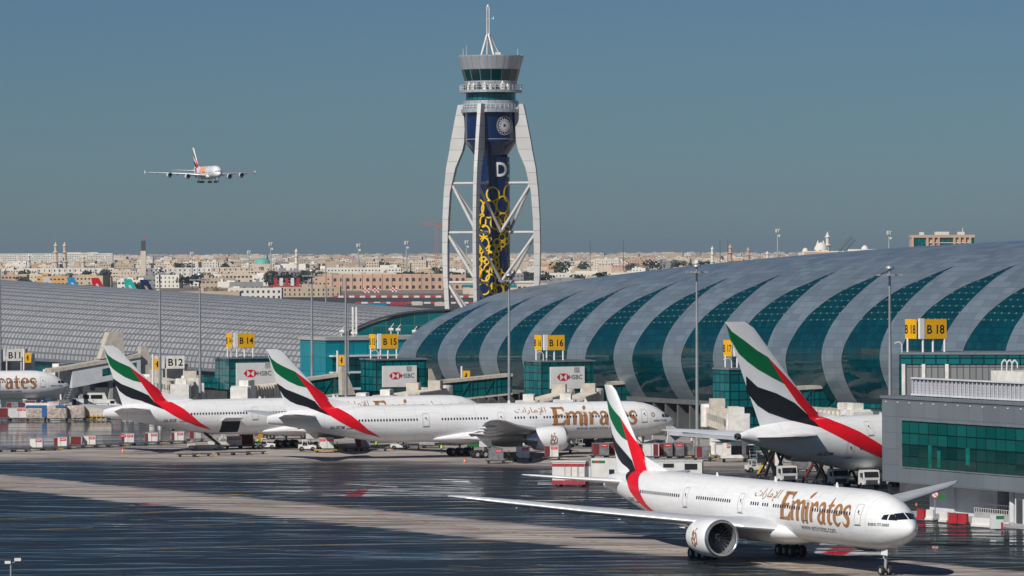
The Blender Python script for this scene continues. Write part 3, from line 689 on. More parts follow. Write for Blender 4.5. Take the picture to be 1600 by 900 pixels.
b = MB(); b.add([(-2600, 2350, .01), (2600, 2350, .01), (3600, 3560, .01), (-3600, 3560, .01)], [(0, 1, 2, 3)]); b.build('taxiway', 'asphalt_far', kind='structure')
M['paint_y'] = mat('worn_yellow_paint', (.42, .26, .05), .6, 0, .35, .8); M['paint_w_refl'] = mat('white_paint_and_reflection', (.55, .55, .53), .6, 0, .3, .8); M['paint_r'] = mat('worn_red_paint', (.42, .05, .05), .6, 0, .3, .8)
def line(px, w, m, dash=None):
    P_ = [G(x, y) for x, y in px]; b = MB(); k = 0
    for p, q in zip(P_, P_[1:]):
        d = q-p; L = d.length; d.normalize(); n_ = Vector((-d.y, d.x, 0))*w/2
        seg = [(0, L)] if not dash else [(t, min(L, t+dash[0])) for t in [i*(dash[0]+dash[1]) for i in range(int(L/(dash[0]+dash[1]))+1)]]
        for a, c in seg:
            if c-a > .05: b.add([(p+d*a-n_)+Vector((0, 0, .009)), (p+d*c-n_)+Vector((0, 0, .009)), (p+d*c+n_)+Vector((0, 0, .009)), (p+d*a+n_)+Vector((0, 0, .009))], [(0, 1, 2, 3)])
    b.build('apron_marking_and_reflection', m, kind='structure')
line([(-20, 812), (260, 800), (700, 790), (1120, 772)], .45, 'paint_y')
line([(60, 827), (600, 812)], .5, 'paint_y', (7, 12))
line([(250, 857), (520, 851), (860, 846)], .4, 'paint_y', (30, 14))
line([(1130, 872), (1380, 900), (1700, 925)], .35, 'paint_y')
line([(0, 756), (520, 799), (1060, 862), (1300, 893)], .4, 'paint_y')
line([(700, 884), (1000, 893), (1180, 899)], .3, 'paint_y', (4, 5))
line([(1370, 894), (1640, 884)], .35, 'paint_y')
line([(500, 791), (565, 790)], 1.3, 'paint_y')
line([(352, 772), (392, 774)], 1.1, 'paint_y')
line([(440, 700), (760, 716)], .3, 'paint_y')
line([(900, 725), (1330, 741)], .3, 'paint_w_refl', (3, 5))
line([(600, 727), (860, 733), (1100, 741)], .3, 'paint_r', (12, 8))
line([(140, 706), (420, 722)], .3, 'paint_y')
for x0, y0, x1, y1 in ((540, 756, 620, 761), (660, 760, 740, 764), (1150, 752, 1200, 752.5)):
    line([(x0, y0), (x1, y1)], .9, 'paint_w_refl')  # bright reflections on the wet apron, painted as white streaks
for x0, y0, x1, y1 in ((590, 804, 640, 806), (700, 826, 750, 828), (215, 787, 250, 789)):
    line([(x0, y0), (x1, y1)], .8, 'paint_r')

# ------------------------------------------------------------------ concourses: long vaulted halls, axis u, ring angle th
F0 = Vector((-19.96, 930, 0)); DU = Vector((.4324, -.9017, 0)); DN = Vector((.9017, .4324, 0))
RZ_U = math.atan2(DU.y, DU.x)
def secR(u):
    z = 26.7+.0775*u-.00015*u*u; k = max(0, min(u, 200)); return 27+.03*k, 13+.02*k, z-13-.02*k
def secL(u):                                              # u runs back from the hall's near end
    z = 21.6+.0187*u; return 30, 7.5, z-7.5
def vault(sec, u, th, org=None, sgn=1):
    W, zc, Hc = sec(u); v = W*(1-cos(th)); p = (org or F0)+DU*(sgn*u)+DN*v
    return Vector((p.x, p.y, zc+Hc*sin(th)))
M["roof_silver"] = panelmat("silver_roof_panels", (.28, .35, .41), (.19, .24, .28), 3.1, 1.6, .11, .34, .55, .10, wv=.10, bump=.012)
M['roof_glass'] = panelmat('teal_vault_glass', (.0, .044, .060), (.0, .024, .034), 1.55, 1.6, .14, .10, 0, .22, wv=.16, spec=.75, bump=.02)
def painted_glint_mat():
    m, nt, b = newmat('painted_glint_glass')
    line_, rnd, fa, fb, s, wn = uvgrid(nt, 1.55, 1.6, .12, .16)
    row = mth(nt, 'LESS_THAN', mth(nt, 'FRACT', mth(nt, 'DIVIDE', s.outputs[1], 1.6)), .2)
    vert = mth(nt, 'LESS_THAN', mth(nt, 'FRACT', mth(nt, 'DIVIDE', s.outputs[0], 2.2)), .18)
    c = mixc(nt, mth(nt, 'MULTIPLY', rnd, .6), (.0, .030, .040), (.0, .050, .062)); c = mixc(nt, row, c, (.008, .048, .06)); c = mixc(nt, mth(nt, 'MULTIPLY', row, vert), c, (.13, .2, .22))  # ceiling-light glints painted into the glass colour as pale rows and dots
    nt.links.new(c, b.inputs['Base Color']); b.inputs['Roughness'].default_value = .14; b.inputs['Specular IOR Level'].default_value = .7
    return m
M['painted_glint'] = painted_glint_mat()
LE = [(-.9, 0), (-.3, .02), (-.036, 0), (.083, .95), (.217, 2.7), (.385, 5.0), (.536, 8.0), (.636, 10.6), (.721, 14.0), (.88, 18.2)]
RE = [(-.9, 1.0), (-.3, .3), (-.036, 0), (.079, .4), (.254, 1.5), (.435, 3.1), (.597, 4.1), (.743, 4.4), (.88, 5.1)]
def edge(tab, th):
    return interp(tab, th)[0]
def halledges(i):
    w_ = 11.1+.16*min(i, 11)*1.3 if i >= 0 else 11.1
    L0 = -.3+19.62*i
    def l(th): return L0+edge(LE, th)
    def r(th):
        k = edge(RE, th); base = L0+w_+k
        # both edges meet in the point at th = .88
        if th > .4: base += (l(.88)-(L0+w_+edge(RE, .88)))*((th-.4)/.48)**2
        return max(base, l(th))
    return l, r
TH0, TH1 = -.62, 2.15
def band(name, fl, fr, th0, th1, m, par, nth=30, nu=6, off=0, label=None):
    b = MB(); vs, uv, fs = [], [], []
    for j in range(nth+1):
        th = th0+(th1-th0)*j/nth; a, c = fl(th), fr(th)
        for i in range(nu+1):
            u = a+(c-a)*i/nu; p = vault(secR, u, th)
            if off: p = p+Vector((-DN.x*cos(th), -DN.y*cos(th), sin(th)))*off
            W, zc, Hc = secR(u); vs.append(p); uv.append((u, th*(W+Hc)/2))
    for j in range(nth):
        for i in range(nu): k = j*(nu+1)+i; fs.append((k, k+1, k+nu+2, k+nu+1))
    b.add(vs, fs, 0, uv); return b.build(name, m, par, True, label=label)
M['midgrey'] = mat('mid_grey_wall', (.11, .115, .12), .7, 0, .12, .4)
HALL = thing('concourse', (0, 0, 0), 0, 'long vaulted terminal hall with silver roof bands and pointed teal glass crescents on the right', 'terminal')
NB = 15
for i in range(-0, NB):
    l, r = halledges(i)
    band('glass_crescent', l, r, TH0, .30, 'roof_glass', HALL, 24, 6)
    band('glass_crescent', l, r, .30, .88, 'painted_glint', HALL, 20, 6)
    prev = halledges(i-1)[1] if i > 0 else (lambda th, i=i: l(th)-8.2+edge(LE, min(th, .88))*-.05)
    band('roof_band', prev, l, TH0, .88, 'roof_silver', HALL, 36, 6)
    band('bevel_strip', (lambda th, l=l: l(th)-.12), (lambda th, l=l: l(th)+.12), TH0+.02, .87, 'steel', HALL, 30, 1, .06)
u0 = -8.5; uend = halledges(NB-1)[0](.88)
band('roof_crown', lambda th: u0+17.3-.0*th, lambda th: uend, .88, TH1, 'roof_silver', HALL, 30, 90)
l0 = halledges(0)[0]
band('end_trim', lambda th: l0(min(th, .88))-8.2+edge(LE, min(th, .88))*-.05-.5, lambda th: l0(min(th, .88))-8.2+edge(LE, min(th, .88))*-.05, TH0, .88, 'cgrey', HALL, 36, 1, .05)
# podium under the vault and the bright ring of the road level
def ubox(b, u0, u1, v0, v1, z0, z1, mi=0): b.box(u0, u1, v0, v1, z0, z1, mi)   # x = along DU, y = along -DN when built with rz
def ploc(u, v): return F0+DU*u+DN*v
def frame(b, name, mats, parent, **k):
    """mesh drawn with x along the hall (towards the camera) and y into the hall"""
    Rm = Matrix(((DU.x, DN.x, 0, F0.x), (DU.y, DN.y, 0, F0.y), (0, 0, 1, 0), (0, 0, 0, 1)))
    b.v = [tuple(Rm @ Vector(p)) for p in b.v]; return b.build(name, mats, parent, **k)
b = MB(); b.box(2, 290, 4.0, 50, 0, 6.6); frame(b, 'ground_floor', 'greysteel', HALL)
b = MB()
for i in range(60): b.box(6+i*4.8, 6.5+i*4.8, 2.2, 4, 0, 6.6)
b.box(2, 290, 2.0, 4, 6.2, 7.0); frame(b, 'colonnade', 'midgrey', HALL)
b = MB(); b.box(2, 290, 3.4, 5.0, 6.9, 11); frame(b, 'lower_glazing', 'teal', HALL)

# left hall: shingled silver roof, open glazed end
def shingle_mat():
    m, nt, b = newmat('silver_shingle_roof')
    line_, rnd, fa, fb, s, wn = uvgrid(nt, 2.7, 2.0, .8, .6)
    g = node(nt, 'ShaderNodeNewGeometry'); n1 = noise(nt, g.outputs['Position'], .05, 3, .5)
    c = mixc(nt, mth(nt, 'MULTIPLY_ADD', rnd, .5, mth(nt, 'MULTIPLY', n1, .5)), (.36, .36, .365), (.53, .53, .53)); c = mixc(nt, line_, c, (.20, .205, .215))
    rows = mth(nt, 'GREATER_THAN', mth(nt, 'FRACT', mth(nt, 'ADD', mth(nt, 'DIVIDE', s.outputs[0], 44), mth(nt, 'DIVIDE', s.outputs[1], 34))), .93)
    c = mixc(nt, mth(nt, 'MULTIPLY', rows, .25), c, (.2, .205, .22))
    nt.links.new(c, b.inputs['Base Color']); b.inputs['Roughness'].default_value = .42; b.inputs['Metallic'].default_value = .25
    return m
M['shingle'] = shingle_mat()
O2 = Vector((-43, 978, 0))
WHALL = thing('concourse', (0, 0, 0), 0, 'vaulted terminal hall on the left with silver shingled roof and glazed arched end', 'terminal')
b = MB(); vs, uv, fs = [], [], []; nu, nth = 70, 40
for j in range(nth+1):
    th = -.02+(2.3+.02)*j/nth
    for i in range(nu+1):
        u = 420*i/nu; p = vault(secL, u, th, O2, -1); vs.append(p); uv.append((u, th*22))
for j in range(nth):
    for i in range(nu): k = j*(nu+1)+i; fs.append((k, k+nu+1, k+nu+2, k+1))
b.add(vs, fs, 0, uv); b.build('roof', 'shingle', WHALL, True)
b = MB(); vs, fs = [], []
for j in range(nth+1):
    th = -.02+(2.3+.02)*j/nth
    for u_, k_ in ((-.5, 1.0), (-.5, .975), (.3, .975), (.3, 1.0)):
        W, zc, Hc = secL(0); v = W-W*cos(th)*k_; p = O2-DU*u_+DN*v; vs.append((p.x, p.y, zc+(Hc+.25)*sin(th)*k_))
for j in range(nth):
    for i in range(4): a = j*4; fs.append((a+i, a+(i+1) % 4, a+4+(i+1) % 4, a+4+i))
b.add(vs, fs); b.build('end_arch', 'cgrey', WHALL, True)
b = MB(); W, zc, Hc = secL(0)
pts = [(W-W*cos(t)*.972, zc+Hc*sin(t)*.972) for t in [pi*k/30 for k in range(31)]]+[(2*W-1.5, 0), (1.5, 0)]
vs = [O2+DN*v+Vector((0, 0, z))-DU*(-.1) for v, z in pts]; b.add(vs, [tuple(range(len(pts)))], 0, [(v, z) for v, z in pts]); b.build('end_glazing', panelmat('arch_glass', (.0, .15, .165), (.10, .22, .22), 3.4, 2.6, .16, .16, 0, .25, spec=.7), WHALL)
def lbox(u0, u1, v0, v1, z0, z1, name, m, par, **k):
    b = MB(); b.box(u0, u1, v0, v1, z0, z1)
    Rm = Matrix(((-DU.x, DN.x, 0, O2.x), (-DU.y, DN.y, 0, O2.y), (0, 0, 1, 0), (0, 0, 0, 1)))
    b.v = [tuple(Rm @ Vector(p)) for p in b.v]; b.f = [f[::-1] for f in b.f]; b.uv = {i: u[::-1] for i, u in b.uv.items()}
    return b.build(name, m, par, **k)
lbox(1, 420, .9, 4, 3.4, 7.4, 'upper_glazing', 'teal', WHALL)
lbox(1, 420, 1.6, 10, 0, 3.4, 'ground_floor', 'greysteel', WHALL)
lbox(0, 420, -.3, 2, 7.2, 7.9, 'eaves', 'cgrey', WHALL)

# low link building between the halls
LK = thing('link_building', (0, 0, 0), 0, 'low teal building with three grey louvre ledges between the two vaulted halls', 'building')
p0 = V(509, 531, 955); Lx = 21
b = MB(); b.box(0, 16, 0, 26, 0, 15.6)
Rm = lambda org: Matrix(((DU.x, DN.x, 0, org.x), (DU.y, DN.y, 0, org.y), (0, 0, 1, 0), (0, 0, 0, 1)))
def fbox(org, boxes, name, m, par, **k):
    b = MB()
    for q in boxes: b.box(*q)
    R_ = Rm(org); b.v = [tuple(R_ @ Vector(p)) for p in b.v]; return b.build(name, m, par, **k)
og = Vector((p0.x, p0.y, 0)); zt = 15.7
fbox(og, [(-14, 0, 0, 28, 0, zt)], 'wall', 'tealblue', LK)
fbox(og, [(-14.3, .3, -.3, 28, zt, zt+.7)], 'parapet', 'concrete', LK)
fbox(og, [(0, .08, 1.5, 28, z, z+2.6) for z in (2.2, 5.8, 9.2)], 'window_band', 'teal', LK)
fbox(og, [(0, 1.9, .8, 28, z, z+.35) for z in (5.2, 8.7, 12.2)], 'louvre_ledge', 'lgrey', LK)
for k, (v, h) in enumerate(((5, 2.6), (9, 1.6), (16.5, 3.4), (19.5, 3.0), (22, 2.2))):
    q = MB(); p = og-DU*(3+k % 2*3)+DN*v+Vector((0, 0, zt+.7))
    h *= .55; q.cyl((0, 0, 0), (0, 0, h), .12, .12, 8); q.cyl((-.5, 0, h*.75), (.5, 0, h*.75), .32, .32, 10); q.cyl((0, 0, h), (.6, 0, h+.8), .09, .09, 6)
    q.build('roof_vent', 'offwhite', loc=p, label=['squat white vent unit on the link building roof, nearest its left end', 'small white vent beside the squat one on the link roof', 'tall bent vent pipe on the link roof, before the curved hall', 'bent vent pipe right of the tall one on the link roof', 'lowest bent vent on the link roof, touching the curved hall edge'][k], cat='vent')
# ------------------------------------------------------------------ control tower
TD = 1010.0; TS = CF/TD
def tz(py): return CH+(CY-py)/TS+.0
tp = V(769, 640, TD)
TW = thing('control_tower', (tp.x, tp.y, 0), 0, 'air traffic control tower with white bowed legs around a dark blue shaft with yellow rings', 'tower')
def R_(px): return px/TS
SX = R_(4)                                                 # the shaft stands a little right of the cab's middle in the photo
M['tower_blue'] = mat('tower_blue', (.004, .016, .075), .25, .1, .15, .2, coat=.4)
M['tower_panel'] = panelmat('tower_panels', (.40, .43, .46), (.2, .21, .23), 1.9, 9, .1, .4, .3, .06)
M['tower_leg'] = panelmat('leg_cladding', (.50, .50, .49), (.3, .22, .18), 60, 2.6, .01, .5, .0, .05, wv=.1)
M['leg_plain'] = mat('leg_paint', (.50, .50, .49), .5, 0, .08)
M['ring_yellow'] = mat('ring_yellow', (.78, .50, .0), .5, 0, .03)
def lathe_uv(prof, n=48):
    b = MB(); s_ = 0
    for k, ((r0, z0), (r1, z1)) in enumerate(zip(prof, prof[1:])):
        for i in range(n):
            a0, a1 = 2*pi*i/n, 2*pi*(i+1)/n
            q = [(r0*cos(a0), r0*sin(a0), z0), (r0*cos(a1), r0*sin(a1), z0), (r1*cos(a1), r1*sin(a1), z1), (r1*cos(a0), r1*sin(a0), z1)]
            b.add(q, [(0, 1, 2, 3)], 0, [(a0*7, z0), (a1*7, z0), (a1*7, z1), (a0*7, z1)])
    return b
def tl(name, prof, m, n=48, smooth=True, par=None, dx=0):
    b = lathe_uv([(R_(r), tz(y)) for r, y in prof], n); o = b.build(name, m, par or TW, smooth, ang=25)
    if dx: o.location.x = dx
    return o
tl('shaft', [(25, 641), (25, 245)], 'tower_blue', dx=SX)
tl('drum', [(24, 246), (40, 222), (40, 176)], 'tower_blue')
tl('balcony', [(38, 176), (47, 176), (47, 171), (38, 171)], 'tower_panel')
tl('lower_wall', [(43.5, 171), (43, 157.5), (39, 157.5)], 'tower_panel')
tl('lower_window_ring', [(39, 158), (39, 145)], 'teal')
tl('upper_balcony', [(38, 145), (49, 145), (49, 141), (38, 141)], 'tower_panel')
tl('upper_wall', [(41, 141), (41, 127), (40, 127)], 'tower_panel')
M['cab_glass'] = panelmat('cab_glass', (.0, .03, .035), (.2, .24, .25), 2.75, 99, .12, .1, 0, .4, wv=.001, spec=.8)
tl('cab_window_ring', [(41, 127), (46, 109)], 'cab_glass', 16, False)
tl('crown', [(45.5, 109), (51.5, 89), (51.5, 87.5), (47, 87.5), (47, 92), (.1, 92)], 'tower_panel', 32)
for z_, r in ((141, 48.5), (171, 46.5)):
    b = MB(); n = 40; zt_ = tz(z_)
    for i in range(n):
        a, c = 2*pi*i/n, 2*pi*(i+1)/n; p = Vector((R_(r)*cos(a), R_(r)*sin(a), zt_)); q = Vector((R_(r)*cos(c), R_(r)*sin(c), zt_))
        b.beam(p, p+Vector((0, 0, 1.15)), .07)
        for h in (.6, 1.15): b.beam(p+Vector((0, 0, h)), q+Vector((0, 0, h)), .06)
    b.build('railing', 'lgrey', TW)
random.seed(3)
for k in range(9):
    a = radians(-150+k*12); r = R_(45); b = MB(); h = random.uniform(.6, 1.6)
    b.box(-.4, .4, -.3, .3, 0, h); b.cyl((0, 0, h), (0, 0, h+.5), .3, .12, 8)
    o = b.build('balcony_unit', 'offwhite' if k % 3 else 'greysteel', TW); o.location = (r*cos(a), r*sin(a), tz(141)); o.rotation_euler.z = a
b = MB(); zb = tz(86)
for k in range(4):
    a = radians(20+90*k); b.cyl((R_(17)*cos(a), R_(17)*sin(a), tz(91)), (R_(1.5)*cos(a)-R_(4), R_(1.5)*sin(a), tz(53)), .22, .2, 8)
for k in range(4):
    a = radians(45+90*k); b.cyl((.42*cos(a)-R_(4), .42*sin(a), tz(54)), (.42*cos(a)-R_(4), .42*sin(a), tz(11)), .09, .09, 6)
for j in range(18):
    z = tz(54)+j*.34*1.0; 
    for k in range(4):
        a, c = radians(45+90*k), radians(135+90*k); b.beam((.42*cos(a)-R_(4), .42*sin(a), z), (.42*cos(c)-R_(4), .42*sin(c), z+.34), .06)
b.build('antenna_mast', 'offwhite', TW)
b = MB(); b.cyl((-R_(4), 0, tz(11)), (-R_(4), 0, tz(7)), .28, .2, 10); b.box(-R_(4), -R_(4)+1.3, -.05, .05, tz(29.5), tz(29)); b.box(-R_(4)+1.1, -R_(4)+1.3, -.1, .1, tz(30), tz(26)); b.box(1, 2.2, -1.5, -.4, tz(87), tz(82)); b.build('mast_head', 'offwhite', TW)
for dx_, h in ((-43, 13), (-38, 17), (42, 12), (-47, 3), (48, 3)):
    b = MB(); b.cyl((R_(dx_), -.3, tz(88)), (R_(dx_), -.3, tz(88-h)), .07, .03, 6); b.build('whip_aerial', 'offwhite', TW)
LEG = [(163, 43, 54), (176, 43, 57), (200, 42, 62), (222, 43, 66.5), (235, 46, 68.5), (262, 58, 74), (300, 67, 78), (340, 70, 80.3), (385, 71.5, 81), (430, 71.5, 80), (480, 69, 77), (560, 62, 70), (641, 54, 62)]
for k in range(4):
    a = radians(-109+90*k); b = MB(); rings, uv = [], []
    ca, sa = cos(a), sin(a); hw = .8
    for y, ri, ro in LEG:
        z = tz(y); rings.append([(R_(r)*ca-t*sa, R_(r)*sa+t*ca, z) for r, t in ((ri, -hw*.9), (ro, -hw*.5), (ro, hw*.5), (ri, hw*.9))])
    vs = [p for r in rings for p in r]; n = len(rings); fs, us = [], []
    for j in range(n-1):
        for i in range(4):
            f = (j*4+i, j*4+(i+1) % 4, j*4+4+(i+1) % 4, j*4+4+i); fs.append(f); us.append([(i*.5+3, vs[q][2]) for q in f])
    fs += [(3, 2, 1, 0), (n*4-4, n*4-3, n*4-2, n*4-1)]; us += [[(0, 0)]*4]*2
    b.add(vs, fs, 0, us); b.build('leg', 'tower_leg', TW)
    for y, r1 in ((286, 65), (363, 72), (441, 72), (520, 66)):
        b = MB(); b.cyl((R_(24)*ca+SX*.6, R_(24)*sa, tz(y)), (R_(r1)*ca, R_(r1)*sa, tz(y)), .32, .32, 10); b.build('strut', 'leg_plain', TW)
    for y0, r1, y1 in ((288, 65, 362), (367, 71.5, 440), (445, 71, 518)):
        for s_ in (1, -1):
            m_ = a+s_*pi/4; b = MB(); b.cyl((R_(r1)*ca, R_(r1)*sa, tz(y0)), (R_(29)*cos(m_)+SX*.6, R_(29)*sin(m_), tz(y1)), .34, .34, 10); b.build('brace', 'leg_plain', TW)
RS = R_(25)
def onshaft(px, py):                                       # px measured from the shaft's middle, in photo pixels
    a = math.asin(max(-.999, min(.999, px/25))) if abs(px) < 25 else (pi/2 if px > 0 else -pi/2)+(px-25*(1 if px > 0 else -1))/25
    return (SX+(RS+.06)*sin(a), -(RS+.06)*cos(a), tz(py))
rings_ = [(200, 400, 26, 30), (100, 640, 16, 18), (150, 850, 22, 22), (60, 560, 16, 18), (145, 155, 44, 50), (215, 232, 42, 62), (258, 150, 34, 62), (118, 262, 52, 62), (165, 362, 36, 44), (50, 250, 30, 55), (80, 420, 42, 42), (215, 330, 32, 40), (258, 345, 30, 45), (210, 465, 21, 25), (173, 500, 21, 24), (213, 517, 15, 17), (241, 495, 13, 20), (244, 447, 15, 26), (140, 546, 24, 25), (187, 548, 16, 17), (128, 598, 22, 25), (172, 587, 16, 18), (170, 628, 15, 17), (145, 652, 23, 26), (175, 664, 15, 18), (80, 508, 36, 40), (50, 455, 30, 45), (46, 595, 18, 24), (46, 650, 18, 24), (80, 622, 15, 17), (155, 702, 20, 22), (190, 706, 15, 17), (103, 688, 20, 24), (85, 738, 34, 42), (42, 735, 22, 36), (128, 775, 34, 44), (80, 832, 40, 44), (185, 842, 32, 34), (183, 746, 15, 20), (214, 736, 13, 18), (226, 776, 16, 24), (236, 835, 18, 30), (150, 812, 18, 20), (120, 480, 12, 14), (105, 570, 10, 12), (45, 545, 16, 18), (50, 700, 14, 16), (215, 800, 12, 14), (30, 345, 14, 36), (75, 350, 20, 40)]
sh = []
for cx, cy, rx, ry in rings_:
    sh.append(ringshape(cx/4.615-33, 270+cy/4.615, rx/4.615, 2.2, 22, ry/4.615))
for i, s_ in enumerate(sh):
    pass
lay('ring_pattern', cat2(sh), onshaft, 'ring_yellow', TW)
t = text2d('DXB', 31, .82, bold=.6)
lay('tower_lettering', cutmesh(([(x, y) for x, y in t[0]], t[1]), 3, 0), lambda x, y: onshaft(2.0+x*1.0, 275.5-y), 'white_sign', TW)
RD = R_(40.3)
def ondrum(px, py):
    a = math.asin(max(-.99, min(.99, px/40))); return ((RD+.06)*sin(a), -(RD+.06)*cos(a), tz(py))
sh = []
for k in range(16):
    a = 2*pi*k/16
    for rr, rd in ((9.5, 3.6), (6.2, 2.5), (3.6, 1.5)): sh.append(ringshape(21+rr*cos(a)*.9, 197-rr*sin(a)*1.15, rd, .36, 12, rd*1.1))
lay('rosette', cat2(sh), ondrum, 'white_sign', TW)
lay('drum_joint', rect(-39, 217.5, 39, 218), lambda x, y: ondrum(x, y), 'lgrey', TW, 4, 0)

# ------------------------------------------------------------------ light masts
def light_mast(px, ytop, Y, label, ybase=None, head=True, r=.36, antenna=False, lamps=8):
    p = V(px, ytop, Y); h = p.z
    t = thing('light_mast', (p.x, p.y, 0), 0, label, 'light mast', 'tall apron light masts')
    b = MB(); b.cyl((0, 0, 0), (0, 0, h), r, r*.45, 12); b.cyl((0, 0, 0), (0, 0, .6), r*1.8, r*1.5, 12); b.build('pole', 'mast', t, True)
    if head:
        b = MB(); b.lathe([(.25, h-1.0), (1.1, h-1.0), (1.1, h-.8), (.4, h-.75)], (0, 0, 0), 'z', 16); b.lathe([(.1, h+.6), (.6, h+.35), (.7, h+.05), (.3, h-.1)], (0, 0, 0), 'z', 14)
        b.build('head_ring', 'mast', t, True)
        for k in range(lamps):
            a = 2*pi*k/lamps+.2; q = MB(); q.beam((.9*cos(a), .9*sin(a), h-.9), (1.6*cos(a), 1.6*sin(a), h-.8), .08); q.box(-.25+1.75*cos(a), .25+1.75*cos(a), -.25+1.75*sin(a), .25+1.75*sin(a), h-1.05, h-.75)
            q.build('floodlight', 'steel', t)
    if antenna:
        for dx in (.9, 1.6):
            q = MB(); q.box(dx-.18, dx+.18, -.15, .15, h-6, h-.5); q.beam((0, 0, h-6.4), (dx, 0, h-6.2), .12); q.build('aerial_panel', 'offwhite', t)
    return t
light_mast(249.5, 421, 885, 'grey light mast rising behind the tail of the leftmost parked airliner')
light_mast(312, 430, 880, 'grey light mast rising right behind the fuselage of the left parked airliner, wide lamp head')
light_mast(487, 424, 915, 'grey light mast standing just left of the link building, before the hall arch')
light_mast(540, 434, 868, 'grey light mast with two white aerial panels before the link building', head=False)
light_mast(544, 476, 900, 'short grey mast with two upright white aerial panels', head=False, r=.25, antenna=True)
light_mast(795, 431, 845, 'grey light mast before the control tower and the first roof bands')
light_mast(1088.5, 417, 772, 'grey light mast right of the middle airliner nose')
light_mast(1390, 420, 662, 'grey light mast with domed head rising beside the grey building')
light_mast(0, 420, 1010, 'grey light mast cut by the left edge of the picture', head=False)
light_mast(509, 412, 1060, 'thin grey mast far behind the silver shingled roof', r=.3, head=False)

# ------------------------------------------------------------------ gate houses, signs, walkways
def nloc(u, v, z=0): return (u, v, z)
def gatesign(org, z, num, label, sx=1):
    """two boards on four posts; org is the near corner between the boards"""
    t = thing('gate_sign', (org.x, org.y, z), math.atan2(DN.y, DN.x), label, 'sign', 'yellow gate number signs')
    # local: x into the hall (DN), y = -(-DU)... away from camera
    L1, L2, H0, H1 = 3.5*sx, 2.1*sx, 1.9, 4.7
    b = MB(); b.box(.25, .25+L1, -.06, .06, H0, H1); b1 = b.build('sign_board', 'yellow', t)
    b = MB(); b.box(-.5, .25, -.12, .4, H0, H1+.1); b.build('corner_panel', 'white_sign', t)
    b = MB(); b.box(-.86, -.74, .4, 2.9*sx+.4, H0, H1); b2 = b.build('sign_board', 'yellow', t)
    tx = text2d(num, 1.75, .92, bold=.035); wd = max(p[0] for p in tx[0])
    lay('gate_number', tx, lambda x, y: (.25+(L1-wd)/2+x, -.075, H0+.75+y), 'black', b1)
    lay('gate_number', tx, lambda x, y: (-.875, .5+(2.9*sx-wd)/2+(wd-x), H0+.75+y), 'black', b2)
    for x, y in ((.1, .1), (L1*.5, .25), (L1, .1), (-.8, 2.7*sx)):
        b = MB(); b.cyl((x, y, 0), (x, y, H0+.1), .16, .16, 8); b.build('post', 'white_sign', t)
    return t
def logo(par, x0, z0, s, y):
    """red and white hexagon of triangles"""
    tr = [[(0, .5), (.5, 1), (.5, 0)], [(2, .5), (1.5, 0), (1.5, 1)], [(.5, 1), (1.5, 1), (1, .5)], [(.5, 0), (1, .5), (1.5, 0)]]
    lay('emblem', cat2([([(x0+a*s, z0+c*s) for a, c in t], [(0, 1, 2)]) for t in tr]), lambda p, q: (p, y, q), 'redlab', par)
def gatehouse(px, ytop, Y, w1, w2, num, hz, label, board=None, signx=.3, z0=7.6, walk=None):
    p = V(px, ytop, Y); zt_ = p.z; org = Vector((p.x, p.y, 0))      # near corner between the two glass faces
    t = thing('gate_house', (org.x, org.y, 0), math.atan2(DN.y, DN.x), label, 'gate house', 'teal glass gate houses')
    # local x = into the hall, y = away (-DU)
    b = MB(); b.box(0, w1, 0, w2, z0, zt_); b.build('glass_box', 'teal', t)
    b = MB(); b.box(-.2, w1+.2, -.2, w2+.2, zt_, zt_+.3); b.build('roof_edge', 'cgrey', t)
    b = MB(); b.box(2.2, w1-1.0, 1, w2-1, 0, z0); b.build('stem', 'teal', t)
    if board:
        x0, x1, h0, h1 = board
        b = MB(); b.box(x0, x1, -.35, -.05, zt_-h1, zt_-h0); bd = b.build('advert_board', 'white_sign', t)
        s_ = (h1-h0)*.42; logo(bd, x0+(x1-x0)*.18, zt_-h1+(h1-h0)*.36, s_*.8, -.37)
        tx = text2d('HSBC', 1.25*(h1-h0)/4.4, 1.0, bold=.02); lay('advert_lettering', tx, lambda a, c: (x0+(x1-x0)*.53+a, -.37, zt_-h1+(h1-h0)*.43+c), 'greytxt', bd)
        tg = MB(); tg.box(x1-2.2, x1-1.1, -.38, -.35, zt_-h0-1.1, zt_-h0-.1); tg.build('small_plate', 'alu', bd)
    q = MB(); pts = [(0, 0, 0), (0, 0, 1.2), (-.5, 0, 1.7), (-1.2, 0, 1.6)]
    for a, c in zip(pts, pts[1:]): q.cyl(a, c, .09, .09, 6)
    q.box(-1.5, -1.1, -.15, .15, 1.45, 1.65); o = q.build('roof_lamp', 'offwhite', t); o.location = (-.1+.6, .2, zt_+.3)
    sg = org+DN*signx*w1+(-DU)*1.0
    if num: gatesign(sg, zt_+.3, num, f'yellow gate sign reading {num} on posts above a teal glass gate house')
    return t, org, zt_
